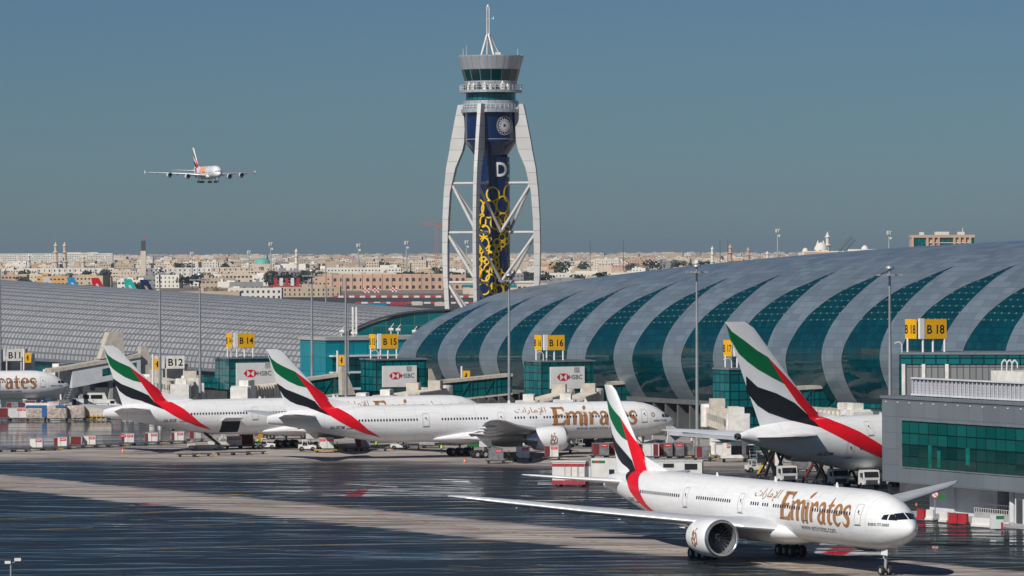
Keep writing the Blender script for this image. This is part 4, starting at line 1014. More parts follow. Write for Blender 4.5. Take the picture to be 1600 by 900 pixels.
def walkway(org, z, L, par_label, drop=0, x0=0, y0=2.2):
    t = thing('walkway', (org.x, org.y, 0), math.atan2(DN.y, DN.x), par_label, 'walkway', 'glazed walkways between gate houses and hall')
    b = MB(); b.add([(x0, y0, z-3.4-drop), (x0+L, y0, z-3.4), (x0+L, y0, z), (x0, y0, z-drop), (x0, y0+3, z-3.4-drop), (x0+L, y0+3, z-3.4), (x0+L, y0+3, z), (x0, y0+3, z-drop)], [(0, 1, 2, 3), (5, 4, 7, 6), (4, 0, 3, 7), (1, 5, 6, 2), (0, 4, 5, 1), (3, 2, 6, 7)], 0, [[(0, 0), (L, 0), (L, 3.4), (0, 3.4)]]*6)
    b.build('glazed_tube', 'teal', t)
    for zz, h, dy in ((z, .55, .3), (z-3.6, .35, .15)):
        b = MB(); b.add([(x0, y0-dy, zz-drop), (x0+L, y0-dy, zz), (x0+L, y0-dy, zz+h), (x0, y0-dy, zz+h-drop), (x0, y0+3+dy, zz-drop), (x0+L, y0+3+dy, zz), (x0+L, y0+3+dy, zz+h), (x0, y0+3+dy, zz+h-drop)], [(0, 1, 2, 3), (5, 4, 7, 6), (4, 0, 3, 7), (1, 5, 6, 2), (0, 4, 5, 1), (3, 2, 6, 7)]); b.build('deck', 'beige', t)
    for k in range(int(L/2.6)):
        b = MB(); xx_ = x0+.3+k*2.6; zz = z-drop*(1-(xx_-x0)/L); b.beam((xx_, y0-.12, zz-3.3), (xx_+(2.2 if k % 2 else 0), y0-.12, zz), .14); b.build('truss_member', 'tealblue', t)
    b = MB()
    for f_ in (.25, .8): b.box(x0+L*f_-.4, x0+L*f_+.4, y0+.9, y0+1.9, 0, z-3.5-drop*.8)
    b.build('pier', 'concrete', t)
    return t
g1, o1, z1 = gatehouse(358, 561, 880, 12.5, 7.5, 'B 14', 0, 'teal glass gate house with white bank board below the B 14 sign', (1.4, 9.6, .8, 5.2), .16)
g2, o2, z2 = gatehouse(588, 563, 868, 10.6, 7.5, 'B 15', 0, 'teal glass gate house with white bank board below the B 15 sign', (1.2, 8.4, 1.1, 5.2), .12)
g3, o3, z3 = gatehouse(846, 566, 838, 10.9, 7.5, 'B 16', 0, 'teal glass gate house with white bank board below the B 16 sign', (1.7, 8.8, .9, 5.0), .14)
g4, o4, z4 = gatehouse(1140, 578, 770, 9, 6, None, 0, 'teal glass gate house without bank board, right of the middle airliner nose', None, .2)
gatesign(o4+DN*3.6-DU*4, z4+.3, 'B 17', 'yellow gate sign B 17 half hidden by the double-deck tail fin')
walkway(o1+DN*12.5, z1-3.6, 14, 'sloping glazed walkway with beige roof right of the B 14 gate house', 1.6)
walkway(o2+DN*10.6, z2-3.6, 19.5, 'sloping glazed walkway with beige roof between the B 15 and B 16 gate houses', 1.5)
wk = walkway(o3+DN*10.9, z3-3.9, 18.5, 'glazed walkway with beige end panels right of the B 16 gate house', .9)
b = MB(); b.box(14.0, 18.7, 1.9, 5.3, z3-7.6, z3-3.85); b.build('end_panel', 'beige', wk)
walkway(o4+DN*12, z4-3.2, 20, 'glazed walkway seen past the double-deck tail fin', .6)
for bi, (org, z) in enumerate(((o1+DN*24, z1), (o2+DN*11.2, z2), (o3+DN*28.5, z3), (o4+DN*29, z4))):
    b = MB(); b.add([(0, 0, -7.5), (3.0, 0, -7.5), (.5, 0, -1.8), (-.1, 0, -1.8), (0, 1.6, -7.5), (3.0, 1.6, -7.5), (.5, 1.6, -1.8), (-.1, 1.6, -1.8)], [(0, 1, 2, 3), (5, 4, 7, 6), (4, 0, 3, 7), (1, 5, 6, 2), (0, 4, 5, 1), (3, 2, 6, 7)])
    b.build('buttress', 'beige', loc=(org.x, org.y, z), rz=math.atan2(DN.y, DN.x), label=['beige slanted buttress under the glass hall, above the middle airliner tail', 'beige slanted buttress touching the right side of the B 15 gate house', 'beige slanted buttress right of the beige walkway panels above the middle airliner nose', 'beige slanted buttress seen behind the double-deck tail fin'][bi], cat='buttress')
# older white gate signs of the left hall
def smallsign(px, py, Y, num, label, m='offwhite', s=1.0):
    p = V(px, py, Y); t = thing('gate_sign', (p.x, p.y, 0), .25, label, 'sign')
    zc = p.z; tx = text2d(num, 2.0*s, 1, bold=.04); wd = max(a[0] for a in tx[0])
    b = MB(); b.box(-.3, wd+.3, -.08, .08, zc-1.3*s, zc+1.3*s); bd = b.build('sign_board', m, t)
    lay('gate_number', tx, lambda a, c: (a, -.095, zc-.7*s+c), 'black', bd)
    b = MB(); b.box(-2.6, -.5, .6, .75, zc-1.3*s, zc+1.3*s); b.build('side_board', m, t)
    for x in (-2.4, -.3, wd+.2): b = MB(); b.box(x-.12, x+.12, .1, .35, zc-5.2*s, zc-1.2*s); b.build('post', 'offwhite', t)
smallsign(12.5, 555, 1010, 'B11', 'white gate sign reading B11 on posts above the cut-off airliner')
smallsign(262, 566, 905, 'B12', 'white gate sign reading B12 on posts between two light masts')
for px, py, Y, lb in ((43.5, 559, 1015, 'small yellow sign right of the B11 board'), (246, 569, 900, 'small yellow sign left of the B12 board'), (534, 563, 925, 'small yellow sign on a white post before the link building'), (728.5, 588, 890, 'small yellow sign on the walkway roof below the first glass crescents')):
    p = V(px, py, Y); t = thing('yellow_sign', (p.x, p.y, 0), .1, lb, 'sign'); b = MB(); b.box(-.75, .75, -.08, .08, p.z-1.1, p.z+1.1); bd = b.build('sign_board', 'yellow', t)
    b = MB(); b.box(-.14, .14, -.1, -.085, p.z-.6, p.z+.6); b.box(-.35, .1, -.1, -.085, p.z-.1, p.z+.15); b.build('sign_mark', 'black', bd)
    b = MB(); b.cyl((-.9, 0, max(0, p.z-8)), (-.9, 0, p.z+2), .2, .2, 8); b.build('post', 'white_sign', t)

# ------------------------------------------------------------------ passenger bridges
def jet_bridge(loc, rz, L, label, z=4.6, cab=True, sc=1, far=False, ac=True):
    t = thing('jet_bridge', loc, rz, label, 'jet bridge', 'jet bridges at the gates')
    b = MB(); b.lathe([(.1, z+3.6), (2.1, z+3.5), (2.2, z+3.1), (2.2, z-.3), (.2, z-.4)], (0, 0, 0), 'z', 20); b.build('rotunda', 'offwhite', t)
    b = MB(); b.cyl((0, 0, 0), (0, 0, z-.3), .7, .7, 14); b.build('rotunda_column', 'offwhite', t)
    b = MB(); b.box(1.8, L*.55, -1.4, 1.4, z, z+2.9); b.build('outer_tunnel', 'offwhite', t)
    b = MB(); b.box(L*.5, L, -1.2, 1.2, z+.12, z+2.7); b.build('inner_tunnel', 'offwhite', t)
    b = MB()
    for k in range(int(L/1.6)): b.box(2+k*1.6, 2.12+k*1.6, -1.5, 1.5, z-.08, z+3.0)
    b.build('tunnel_ribs', 'beige', t)
    for k in range(int(L/3.2)): b = MB(); b.box(2.4+k*3.2, 4.4+k*3.2, -1.43, -1.4, z+1.1, z+2.1); b.build('tunnel_window', 'teal', t)
    b = MB(); b.box(L, L+3.2, -1.9, 1.9, z-.1, z+3.1); b.box(L+.5, L+2.6, -1.95, -1.9, z+.4, z+2.6); b.prism([(L+3.2, z-.1), (L+4.4, z+.2), (L+4.4, z+2.8), (L+3.2, z+3.1)], 'y', -1.7, 1.7); cb = b.build('cab', 'offwhite', t)
    b = MB(); b.box(L+.6, L+2.4, -1.98, -1.93, z+1.0, z+2.2); b.build('cab_window', 'dkglass', cb)
    b = MB(); b.box(L-2.9, L-2.2, -1.9, -1.3, .9, z+.2); b.box(L-2.9, L-2.2, 1.3, 1.9, .9, z+.2); b.box(L-3.2, L-1.9, -2.2, 2.2, .7, 1.2); dr = b.build('drive_column', 'offwhite', t)
    w1, h1 = wheel_mesh(.55, .4)
    for s_ in (-1, 1): w1.build('wheel', 'tyre', dr, True, loc=(L-2.55, s_*1.7, .55))
    b = MB(); n = 9
    for k in range(n): b.box(L-1.6+k*.42, L-1.1+k*.42, 2.0, 3.1, z-(k+1)*z/(n+.5), z-(k+1)*z/(n+.5)+.12)
    b.beam((L-1.6, 3.1, z+.9), (L+2.4, 3.1, .9), .08); b.beam((L-1.6, 2.0, z+.9), (L+2.4, 2.0, .9), .08); b.build('service_stairs', 'steel', t)
    if ac:
        for k, (x, dy) in enumerate(((L-1.5, -.2), (L+1.2, .2))):
            b = MB(); b.box(x-1.2, x+1.0, dy-.9, dy+.9, z+3.0, z+4.1); b.cyl((x-1.2, dy, z+3.7), (x-2.6, dy, z+3.5), .45, .35, 10); b.build('air_conditioner', 'offwhite', t)
        b = MB(); b.box(4, 6.5, -1.2, 1.2, z+3, z+4.6); b.box(4.2, 6.3, -1.25, -1.2, z+3.2, z+4.4); b.build('air_conditioner', 'beige', t)
    return t
def jb(px, py, Y, px2, py2, Y2, label, z=4.6, **k):
    a, c = V(px, py, Y), V(px2, py2, Y2); d = Vector((c.x-a.x, c.y-a.y, 0)); return jet_bridge((a.x, a.y, 0), math.atan2(d.y, d.x), d.length, label, z, **k)
jb(690, 600, 866, 604, 600, 822, 'white jet bridge directly below the bank board of the B 15 gate house', 5.2)
jb(655, 600, 862, 566, 600, 812, 'white jet bridge left of the one below the B 15 gate house', 4.9)
jb(925, 600, 836, 884, 600, 788, 'white jet bridge above the gold lettering of the middle airliner', 5.4)
jb(880, 600, 832, 826, 600, 784, 'white jet bridge above the Arabic lettering of the middle airliner', 5.4)
jb(455, 600, 876, 385, 600, 850, 'white jet bridge with glazed tunnel below the B 14 gate house', 6.2)
jb(300, 600, 905, 283, 600, 862, 'white jet bridge with dark doorway left of the B 14 gate house', 6.2)
jb(238, 600, 940, 300, 600, 890, 'white jet bridge under the B12 sign', 5.6)
jb(190, 600, 1030, 95, 600, 1010, 'beige jet bridge rising right of the cut-off airliner nose', 5.6)
jb(40, 600, 1060, -20, 600, 1015, 'white jet bridge above the cut-off airliner', 7.5)
jb(1115, 650, 760, 1150, 650, 728, 'white jet bridge with open dark doorway left of the double-deck tail cone', 5.0)
jb(1210, 650, 742, 1330, 650, 715, 'white jet bridge hidden mostly behind the double-deck fuselage', 6)
# sloping link and stair tower left of the first tail
def simple_thing(name, cat_, label, loc, rz, parts, group=None):
    t = thing(name, loc, rz, label, cat_, group)
    for nm, m_, boxes in parts:
        b = MB()
        for q in boxes:
            if q[0] == 'c': b.cyl(*q[1:])
            elif q[0] == 'p': b.prism(*q[1:])
            elif q[0] == 'w':
                b.lathe([(q[4]*.5, -q[5]/2), (q[4]*.92, -q[5]/2), (q[4], -q[5]*.3), (q[4], q[5]*.3), (q[4]*.92, q[5]/2), (q[4]*.5, q[5]/2)], (q[1], q[2], q[3]), 'y', 16)
            elif q[0] == 'm': b.beam(*q[1:])
            else: b.box(*q)
        b.build(nm, m_, t)
    return t
p = V(180, 600, 1000)
simple_thing('sloped_gate_link', 'walkway', 'grey boarding link with teal windows and a beige stepped top behind the cut-off airliner nose', (p.x, p.y, 0), .42, [
    ('tube', 'lgrey', [('p', [(-10, 4.6), (6, 7.4), (6, 11.2), (-10, 8.6)], 'y', 0, 4)]), ('roof_slab', 'beige', [('p', [(-15, 8.0), (6, 11.2), (6, 12.0), (-15, 8.8)], 'y', -.3, 4.3)]),
    ('window_strip', 'teal', [('p', [(-3, 7.1), (5, 8.6), (5, 10.1), (-3, 8.7)], 'y', -.05, 0)]), ('stair_head', 'beige', [('p', [(-3.2, 11), (2.4, 11.6), (2.0, 16.8), (-1.2, 16.8)], 'y', .5, 3.5)]),
    ('side_wing', 'beige', [('p', [(6.2, 7.5), (10, 7.5), (7.6, 13.6), (6.4, 13.6)], 'y', .8, 3.2)]), ('column', 'concrete', [(-8, -7.2, 1, 2, 0, 5)]), ('column', 'concrete', [(-1, -.2, 1, 2, 0, 6)]), ('column', 'concrete', [(5, 5.8, 1, 2, 0, 7.4)])])
p = V(150, 600, 1040)
b = MB(); b.box(-2, 40, 0, 10, 4.6, 8.6); b.box(0, 40, 1, 9, 0, 4.6); b.build('podium_block', ['greysteel'], loc=(p.x, p.y, 0), rz=.25, label='dark grey podium block behind the leftmost parked tail fin', cat='building')

# ------------------------------------------------------------------ grey building on the right
GB = thing('grey_building', (0, 0, 0), 0, 'grey clad pier building with a long teal window band at the right edge', 'building')
c0 = V(1378, 622, 590); cz = c0.z
go = Vector((c0.x, c0.y, 0))
def gbox(boxes, name, m, par=GB, **k): return fbox(go, boxes, name, m, par, **k)
# local x = along facade towards the camera, y = into the building
gbox([(0, 60, 0, 22, 4.1, cz)], 'wall', 'cgrey')
gbox([(-.25, 60, -.15, 22, cz-.0, cz+.35)], 'parapet', 'cgrey')
gbox([(-.12, -.01, .4, 3.2, 5.0, cz-.9)], 'end_glazing', 'teal')
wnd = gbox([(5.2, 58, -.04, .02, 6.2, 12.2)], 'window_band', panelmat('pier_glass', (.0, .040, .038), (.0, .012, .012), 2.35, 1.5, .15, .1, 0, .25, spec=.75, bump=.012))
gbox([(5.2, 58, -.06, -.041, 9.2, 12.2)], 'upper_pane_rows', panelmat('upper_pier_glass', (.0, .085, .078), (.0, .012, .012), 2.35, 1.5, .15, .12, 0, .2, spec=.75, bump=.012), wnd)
gbox([(5.05, 58, -.10, -.01, 6.05, 6.2), (5.05, 58, -.10, -.01, 12.2, 12.35), (5.05, 5.2, -.10, -.01, 6.2, 12.2)], 'window_frame', 'steel', wnd)
M['painted_lit_glass'] = mat('painted_interior_pane', (.0, .16, .13), .2, 0, .3)
for a, c, z0, z1_ in ((5.6, 7.6, 9.2, 9.7), (11.8, 12.6, 6.3, 9.7), (14, 14.8, 6.4, 8.6), (21, 22, 7, 9.2), (38, 39, 7, 9), (46, 47.5, 6.4, 8.4)): gbox([(a, c, -.05, -.042, z0, z1_)], 'painted_lit_pane', 'painted_lit_glass', wnd)  # paler panes: light from indoors put into their colour, no lamps
for k, u in enumerate((8.5, 33)):
    q = MB(); q.beam((0, 0, 0), (0, -1.5, .35), .14); q.box(-.35, .35, -2.2, -1.3, .2, .5)
    R4 = Rm(go+Vector((0, 0, cz-1.0))); q.v = [tuple(R4 @ (Vector(v)+Vector((u, 0, 0)))) for v in q.v]; q.build('wall_lamp', 'offwhite', GB)
gbox([(u, u+.2, -.1, 0, cz-.5, cz-.35) for u in range(1, 58, 3)], 'cornice_studs', 'offwhite')
gbox([(7, 22, 4, 20, 0, 4.1)], 'recess_wall', 'lgrey'); gbox([(31, 60, 1.0, 20, 0, 4.1)], 'ground_wall', 'lgrey'); gbox([(22, 31, 8, 20, 0, 4.1)], 'back_wall', 'lgrey')
gbox([(6, 12, 4.0-.4, 4.0, 0, 4.1)], 'side_wall', 'lgrey')
gbox([(22.5, 27.5, 7.9, 7.99, .9, 3.4)], 'doorway', 'dkglass'); gbox([(22.2, 27.8, 7.7, 7.9, 3.4, 3.9)], 'door_fascia', 'navy'); gbox([(20.9, 22.2, 7.7, 7.9, 3.4, 3.9)], 'door_sign', 'redlab')
for q_ in ((31.4, 32.8, .92, .99, .2, 3.2), (38, 39.2, .92, .99, .1, 3.0)): gbox([q_], 'service_door', 'greysteel')
b = MB(); b.cyl((28.9, 2.0, 0), (28.9, 2.0, 4.1), .45, .45, 20); R4 = Rm(go); b.v = [tuple(R4 @ Vector(v)) for v in b.v]; b.build('column', 'lgrey', GB, True)
gbox([(18, 28, 3, 8, 0, .9)], 'platform', 'concrete')
gbox([(18+i*.55, 18.06+i*.55, 3, 3.06, .9, 2.0) for i in range(18)]+[(18, 28, 2.98, 3.08, 1.95, 2.05), (18, 28, 2.98, 3.08, 1.4, 1.46)], 'handrail', 'offwhite')
b = MB(); b.box(-3, 62, -6, 22, 0, .14)
fbox(go, [(1.5, 62, -3.2, 22, .0, .14)], 'pavement', 'concrete', None, kind='structure')
# plant screen and tank on the roof
RF = thing('plant_screen', (0, 0, 0), 0, 'pale slatted plant screen standing on the roof of the grey building', 'screen')
fbox(go, [(5.5+i*1.0, 5.59+i*1.0, 1.25, 1.4, cz+.35, cz+2.7) for i in range(53)]+[(5.5, 58, 1.1, 1.5, cz+2.65, cz+2.85), (5.5, 58, 1.1, 1.5, cz+.5, cz+.7)], 'screen_posts', 'lgrey', RF)
fbox(go, [(5.6, 58, 1.5, 1.6, cz+.4, cz+2.65)], 'mesh_panel', panelmat('screen_mesh', (.44, .44, .49), (.30, .30, .34), 1.0, .35, .3, .6, .1, .08, wv=.08), RF)
TK = thing('rooftop_unit', (0, 0, 0), 0, 'white boxy plant unit with two hooped vents on the grey building roof', 'plant unit')
fbox(go, [(20.6, 58, 4, 10, cz+.35, cz+4.0)], 'casing', 'offwhite', TK)
for u in (21.6, 22.8, 24):
    q = MB(); pts = [(0, 0, 0), (0, 0, 1.0), (.35, 0, 1.4), (.7, 0, 1.0), (.7, 0, .4)]
    for a, c in zip(pts, pts[1:]): q.cyl(a, c, .09, .09, 6)
    o_ = go+DU*u+DN*5+Vector((0, 0, cz+4.0)); o = q.build('vent_pipe', 'offwhite', TK); o.location = o_
# upper storey behind, under the B 18 sign
US = thing('pier_upper_storey', (0, 0, 0), 0, 'long teal edged storey with grey louvres carrying the B 18 sign', 'building')
c1 = V(1405, 554, 640); uo = Vector((c1.x, c1.y, 0)); uz = c1.z
def ubx(boxes, name, m, **k): return fbox(uo, boxes, name, m, US, **k)
a1 = -.0
b = MB()
M['louvre2'] = panelmat('pale_louvre', (.21, .215, .22), (.08, .08, .085), .9, 4.4, .16, .6, .2, .12)
def xb(x0, x1, y0, y1, z0, z1_, name, m):
    q = MB(M=Matrix.Rotation(-.18, 4, 'Z')); q.box(x0, x1, y0, y1, z0, z1_); q.v = [tuple(Vector(v)+uo) for v in q.v]; q.build(name, m, US)
xb(0, 30, 0, 10, uz-1.35, uz, 'teal_fascia', 'teal'); xb(-.1, 30.1, -.15, 10, uz, uz+.3, 'roof_edge', 'cgrey'); xb(.3, 30, .2, 10, uz-6.3, uz-1.35, 'louvre_wall', 'louvre2')
xb(-.05, .4, 0, 9, uz-8, uz-1.35, 'corner_post', 'teal'); xb(0, 30, 0, 10, 0, uz-6.3, 'lower_wall', 'greysteel')
for x in (.35, 3.2, 6.5): xb(x, x+.5, -.05, .3, uz-6.3, uz-1.35, 'pilaster', 'offwhite')
gatesign(Vector((uo.x+3.4, uo.y+.6, 0)), uz+.3, 'B 18', 'yellow gate sign reading B 18 above the grey building', 1.05)
q = MB(); pts = [(0, 0, 0), (0, 0, 1.1), (-.4, 0, 1.5), (-1.1, 0, 1.3)]
for a, c in zip(pts, pts[1:]): q.cyl(a, c, .08, .08, 6)
o = q.build('roof_lamp', 'offwhite', US); o.location = (uo.x+.4, uo.y, uz+.3)
# corner lamp at the lower left
p = V(17, 879, 420)
simple_thing('camera_pole', 'camera pole', 'thin pole with two small white cameras at the lower left corner', (p.x, p.y, 0), 0, [('pole', 'mast', [('c', (0, 0, 0), (0, 0, p.z), .12, .09, 8)]), ('crossarm', 'mast', [('m', (-.3, 0, p.z-.1), (.7, 0, p.z+.15), .08)]), ('camera_housing', 'offwhite', [(-.55, .0, -.2, .1, p.z-.1, p.z+.15), (.35, .95, -.2, .1, p.z+.15, p.z+.42)])])
# ------------------------------------------------------------------ ground equipment (x forward, y left, z up)
def on_ground(px, py): return G(px, py)
def container(loc, rz, label, body='alu', curtain=None, red=1, z=.55, L=3.1, H=1.6, group='baggage containers on the apron', wrapc=False):
    t = thing('baggage_container', (loc.x, loc.y, z), rz, label, 'container', group)
    W = 1.5
    # lower corner cut away on one end, as on every belly container
    b = MB(); b.prism([(-L/2+.55, 0), (L/2, 0), (L/2, H), (-L/2, H), (-L/2, .55)], 'y', -W/2, W/2); b.build('shell', body, t)
    f = MB(); s_ = .07
    for x in (-L/2, L/2-s_, 0): f.box(x, x+s_, -W/2-.02, -W/2+.03, .3 if x < -1 else 0, H)
    f.box(-L/2, L/2, -W/2-.025, -W/2+.03, H-s_, H); f.box(-L/2+.5, L/2, -W/2-.025, -W/2+.03, 0, s_); f.build('frame', 'steel', t)
    if curtain is not None:
        q = MB(); x0, x1 = curtain; q.box(x0, x1, -W/2-.035, -W/2-.02, .1, H-.12); q.build('curtain', 'maroon', t)
        q = MB(); q.box(-L/2-.03, -L/2-.01, -W/2+.1, W/2-.1, .6, H-.1); q.build('end_curtain', 'maroon', t)
    for k in range(red):
        q = MB(); x0 = L/2-1.25-k*1.25; q.box(x0, x0+1.05, -W/2-.05, -W/2-.035, H-.62, H-.2); lb = q.build('label_plate', 'redlab', t)
        q = MB(); q.box(x0+.12, x0+.9, -W/2-.058, -W/2-.05, H-.45, H-.37); q.build('label_text', 'white_sign', lb)
    return t
def dolly(loc, rz, label, L=3.6, col='greysteel', group='low dollies on the apron', bar=True):
    t = thing('dolly', (loc.x, loc.y, 0), rz, label, 'dolly', group)
    b = MB(); b.box(-L/2, L/2, -.85, .85, .40, .53)
    for x in (-L/2+.2, -.1, L/2-.4): b.box(x, x+.2, -.9, .9, .34, .42)
    b.build('deck', col, t)
    for x in (-L/2+.5, L/2-.5):
        for y in (-.7, .7): b = MB(); b.lathe([(.02, -.09), (.2, -.09), (.22, 0), (.2, .09), (.02, .09)], (x, y, .22), 'y', 12); b.build('wheel', 'tyre', t)
    if bar: b = MB(); b.beam((L/2, 0, .4), (L/2+1.0, 0, .3), .08); b.build('tow_bar', 'yelsteel', t)
    return t
RT = radians(0)
person_later = []
CN = 0
def cd_(px, py, body='alu', curtain=None, red=1, label='', rz=.12, dol=True, dlabel=None, L=2.3, col='greysteel', dL=3.4, z=.55, H=1.6):
    p = on_ground(px, py)
    if dol: dolly(p, rz, dlabel or ' '.join(('dolly under the '+label).split(',')[0].split()[:16]) , dL, col)
    return container(p, rz, label, body, curtain, red, z, L, H)
# left row, y about 697
row = [(57, 704, 'vanwhite', None, 1, 'white container with one red label, leftmost of the near left row'), (95, 702, 'vanwhite', (-1.1, -.5), 1, 'white container with narrow maroon curtain, second of the near left row'),
       (119, 700, 'alu', (-.9, .9), 0, 'container with full maroon curtain, third of the near left row'), (140, 699.5, 'vanwhite', None, 1, 'white rounded container right of the full maroon one'),
       (200, 696, 'vanwhite', (-1.1, -.6), 2, 'white container with two red labels below the first tail cone'), (237, 694.5, 'vanwhite', (-1.1, -.6), 1, 'white container with maroon edge, right of the two-label one'),
       (278, 693, 'vanwhite', (-1.1, -.6), 1, 'white container under the red stripe of the left airliner'), (305, 690, 'alu', (-1.0, -.2), 0, 'maroon curtained container just left of the belt loader')]
for k, (px, py, bd, cu, rd, lb) in enumerate(row): cd_(px, py, bd, cu, rd, lb, rz=.02, dlabel=' '.join(('low dolly under the '+lb).split()[:16]))
for k, (px, py, lb) in enumerate(((75, 704, 'empty low dolly between the two leftmost containers of the near row'), (160, 699, 'empty low dolly right of the white rounded container'), (178, 698, 'empty low dolly left of the two-label container'), (30, 706, 'empty low dolly near the left edge, foremost of its row'), (12, 706.5, 'empty low dolly cut by the left edge'), (218, 696, 'empty low dolly right of the two-label container'), (258, 694, 'empty low dolly under the left airliner tail'))):
    dolly(on_ground(px, py), .03, lb, 3.4)
# rear left row by the cut-off airliner
def pallet(px, py, label, cover='blue', L=4.2, H=2.5, part=False):
    p = on_ground(px, py); t = thing('cargo_pallet', (p.x, p.y, .5), .05, label, 'cargo pallet')
    dolly(p, .05, 'dolly under the '+label, 4.6)
    b = MB(); rings = []
    for z, k in ((0, 1), (.8, 1.02), (1.6, 1.0), (H-.2, .96), (H, .86)):
        n = 20; rings.append([(L/2*k*(abs(cos(a))**.3)*(1 if cos(a) > 0 else -1), 1.35*k*(abs(sin(a))**.3)*(1 if sin(a) > 0 else -1), z+.05*sin(7*a+z)) for a in [2*pi*i/n for i in range(n)]])
    b.loft(rings); b.build('wrapped_load', 'wrap', t, True)
    if cover and part: b = MB(); b.prism([(-.4, H-.25), (1.7, H-.3), (1.6, H+.06), (-.3, H+.1)], 'y', -1.42, 1.42); b.build('tarpaulin', cover, t)
    elif cover: b = MB(); b.prism([(-L/2-.05, H-.25), (L/2+.05, H-.3), (L/2, H+.06), (-L/2, H+.1)], 'y', -1.42, 1.42); b.prism([(L/2-.9, .3), (L/2+.08, .3), (L/2+.08, H), (L/2-.9, H)], 'y', -1.45, -1.38); b.build('tarpaulin', cover, t)
cd_(4, 657, 'vanwhite', (-1.5, 1.5), 0, 'large container with full maroon curtain at the left edge', L=4, H=2.1, dL=4.4)
cd_(29, 657, 'vanwhite', None, 2, 'large white container with red top labels under the cut-off airliner', L=4.4, H=2.1, dL=4.8)
pallet(57, 657, 'wrapped pallet fully topped in blue under the cut-off airliner'); pallet(90, 657, 'wrapped pallet with a little blue on top, right of the bluest one', 'blue', part=True); pallet(118, 656.5, 'wrapped grey pallet without blue, left of the yellow rails', None)
# under the left airliner
def tug(px, py, rz, label, body='vanwhite', cab=True, sc=1, group='small tow tractors'):
    p = on_ground(px, py)
    t = simple_thing('tow_tractor', 'tow tractor', label, (p.x, p.y, 0), rz, [('body', body, [('p', [(-1.5, .45), (1.55, .45), (1.6, .9), (1.2, 1.05), (.2, 1.1), (.15, .95), (-.75, .95), (-.8, 1.2), (-1.5, 1.15)], 'y', -.7, .7)]),
        ('cab_frame', body, [('m', (.15, -.62, 1.0), (-.05, -.62, 1.9), .08), ('m', (.15, .62, 1.0), (-.05, .62, 1.9), .08), ('m', (-.8, -.62, 1.1), (-.8, -.62, 1.9), .08), ('m', (-.8, .62, 1.1), (-.8, .62, 1.9), .08), (-.95, .1, -.7, .7, 1.88, 1.98)]) if cab else ('seat_back', 'greysteel', [(-.8, -.6, -.5, .5, .9, 1.4)]),
        ('seat', 'greysteel', [(-.7, -.2, -.5, .5, .9, 1.05), (-.78, -.66, -.5, .5, 1.0, 1.5)]), ('wheel', 'tyre', [('w', 1.0, -.68, .4, .4, .25)]), ('wheel', 'tyre', [('w', 1.0, .68, .4, .4, .25)]), ('wheel', 'tyre', [('w', -.95, -.68, .42, .42, .28)]), ('wheel', 'tyre', [('w', -.95, .68, .42, .42, .28)]), ('bumper', 'greysteel', [(1.55, 1.7, -.6, .6, .35, .6), (-1.65, -1.5, -.3, .3, .35, .55)])], group)
    if sc != 1: t.scale = (sc, sc, sc)
    return t
tug(416, 702, 0.02, 'white canopied tow tractor facing right, below the middle airliner tail')
tug(624, 703, pi+.1, 'white tow tractor with a hi-vis driver under the middle of the fuselage', cab=False)
p = on_ground(320, 704)
simple_thing('belt_loader', 'belt loader', 'belt loader raised against the red stripe of the left airliner', (p.x, p.y, 0), .35, [
    ('chassis', 'greysteel', [(-2.6, 3.2, -.9, .9, .4, .95)]), ('driver_cab', 'vanwhite', [(-3.0, -1.7, .2, .95, .9, 1.3), ('m', (-2.9, .9, 1.2), (-2.9, .9, 2.2), .08)]), ('conveyor', 'black', [('m', (2.6, -.2, 1.0), (-1.9, -.2, 4.6), .95, .42)]), ('side_rail', 'offwhite', [('m', (2.6, -.72, 1.25), (-1.9, -.72, 4.85), .08), ('m', (2.6, .32, 1.25), (-1.9, .32, 4.85), .08)]), ('handrail', 'yelsteel', [('m', (1.6, .6, 2.6), (-1.2, .6, 5.0), .1)]),
    ('canopy_bumper', 'black', [(-2.7, -1.7, -.8, .5, 4.2, 5.0)]), ('wheel', 'tyre', [('w', -1.9, -.85, .4, .4, .3)]), ('wheel', 'tyre', [('w', 2.3, -.85, .4, .4, .3)]), ('wheel', 'tyre', [('w', -1.9, .85, .4, .4, .3)]), ('wheel', 'tyre', [('w', 2.3, .85, .4, .4, .3)])])
p = on_ground(362, 698)
simple_thing('cargo_loader', 'cargo loader', 'scissor cargo loader with yellow end frames at the open cargo door', (p.x, p.y, 0), .3, [
    ('chassis', 'vanwhite', [(-4, 3.5, -1.3, 1.3, .5, 1.0)]), ('scissor_arm', 'offwhite', [('m', (-3, -1.1, .9), (-.6, -1.1, 3.1), .28), ('m', (-.6, -1.1, .9), (-3, -1.1, 3.1), .28), ('m', (.2, -1.1, .9), (3, -1.1, 3.1), .22), ('m', (3, -1.1, .9), (.2, -1.1, 3.1), .22)]), ('platform', 'greysteel', [(-4.1, 5.2, -1.5, 1.5, 3.05, 3.3)]), ('bridge_rail', 'yelsteel', [(-4.1, -3.9, -1.5, -1.4, 3.3, 5.0), (-2.2, -2.1, -1.5, -1.4, 3.3, 5.0), (-4.1, -2.1, -1.5, -1.4, 4.9, 5.05), (-4.1, -2.1, -1.5, -1.4, 4.0, 4.15)]),
    ('operator_post', 'yelsteel', [(4.6, 5.3, -1.6, -1.1, 1.0, 6.0), (4.2, 5.3, -1.65, -.9, 4.8, 5.0)]), ('wheel', 'tyre', [('w', -3, -1.2, .45, .45, .35)]), ('wheel', 'tyre', [('w', 2.6, -1.2, .45, .45, .35)])])
cd_(366, 701, 'vanwhite', None, 2, 'white container with red labels in front of the cargo loader', L=2.6, z=.6)
cd_(385, 700, 'alu', (-1.1, 1.1), 0, 'maroon curtained container right of the cargo loader', L=2.4, H=1.9)
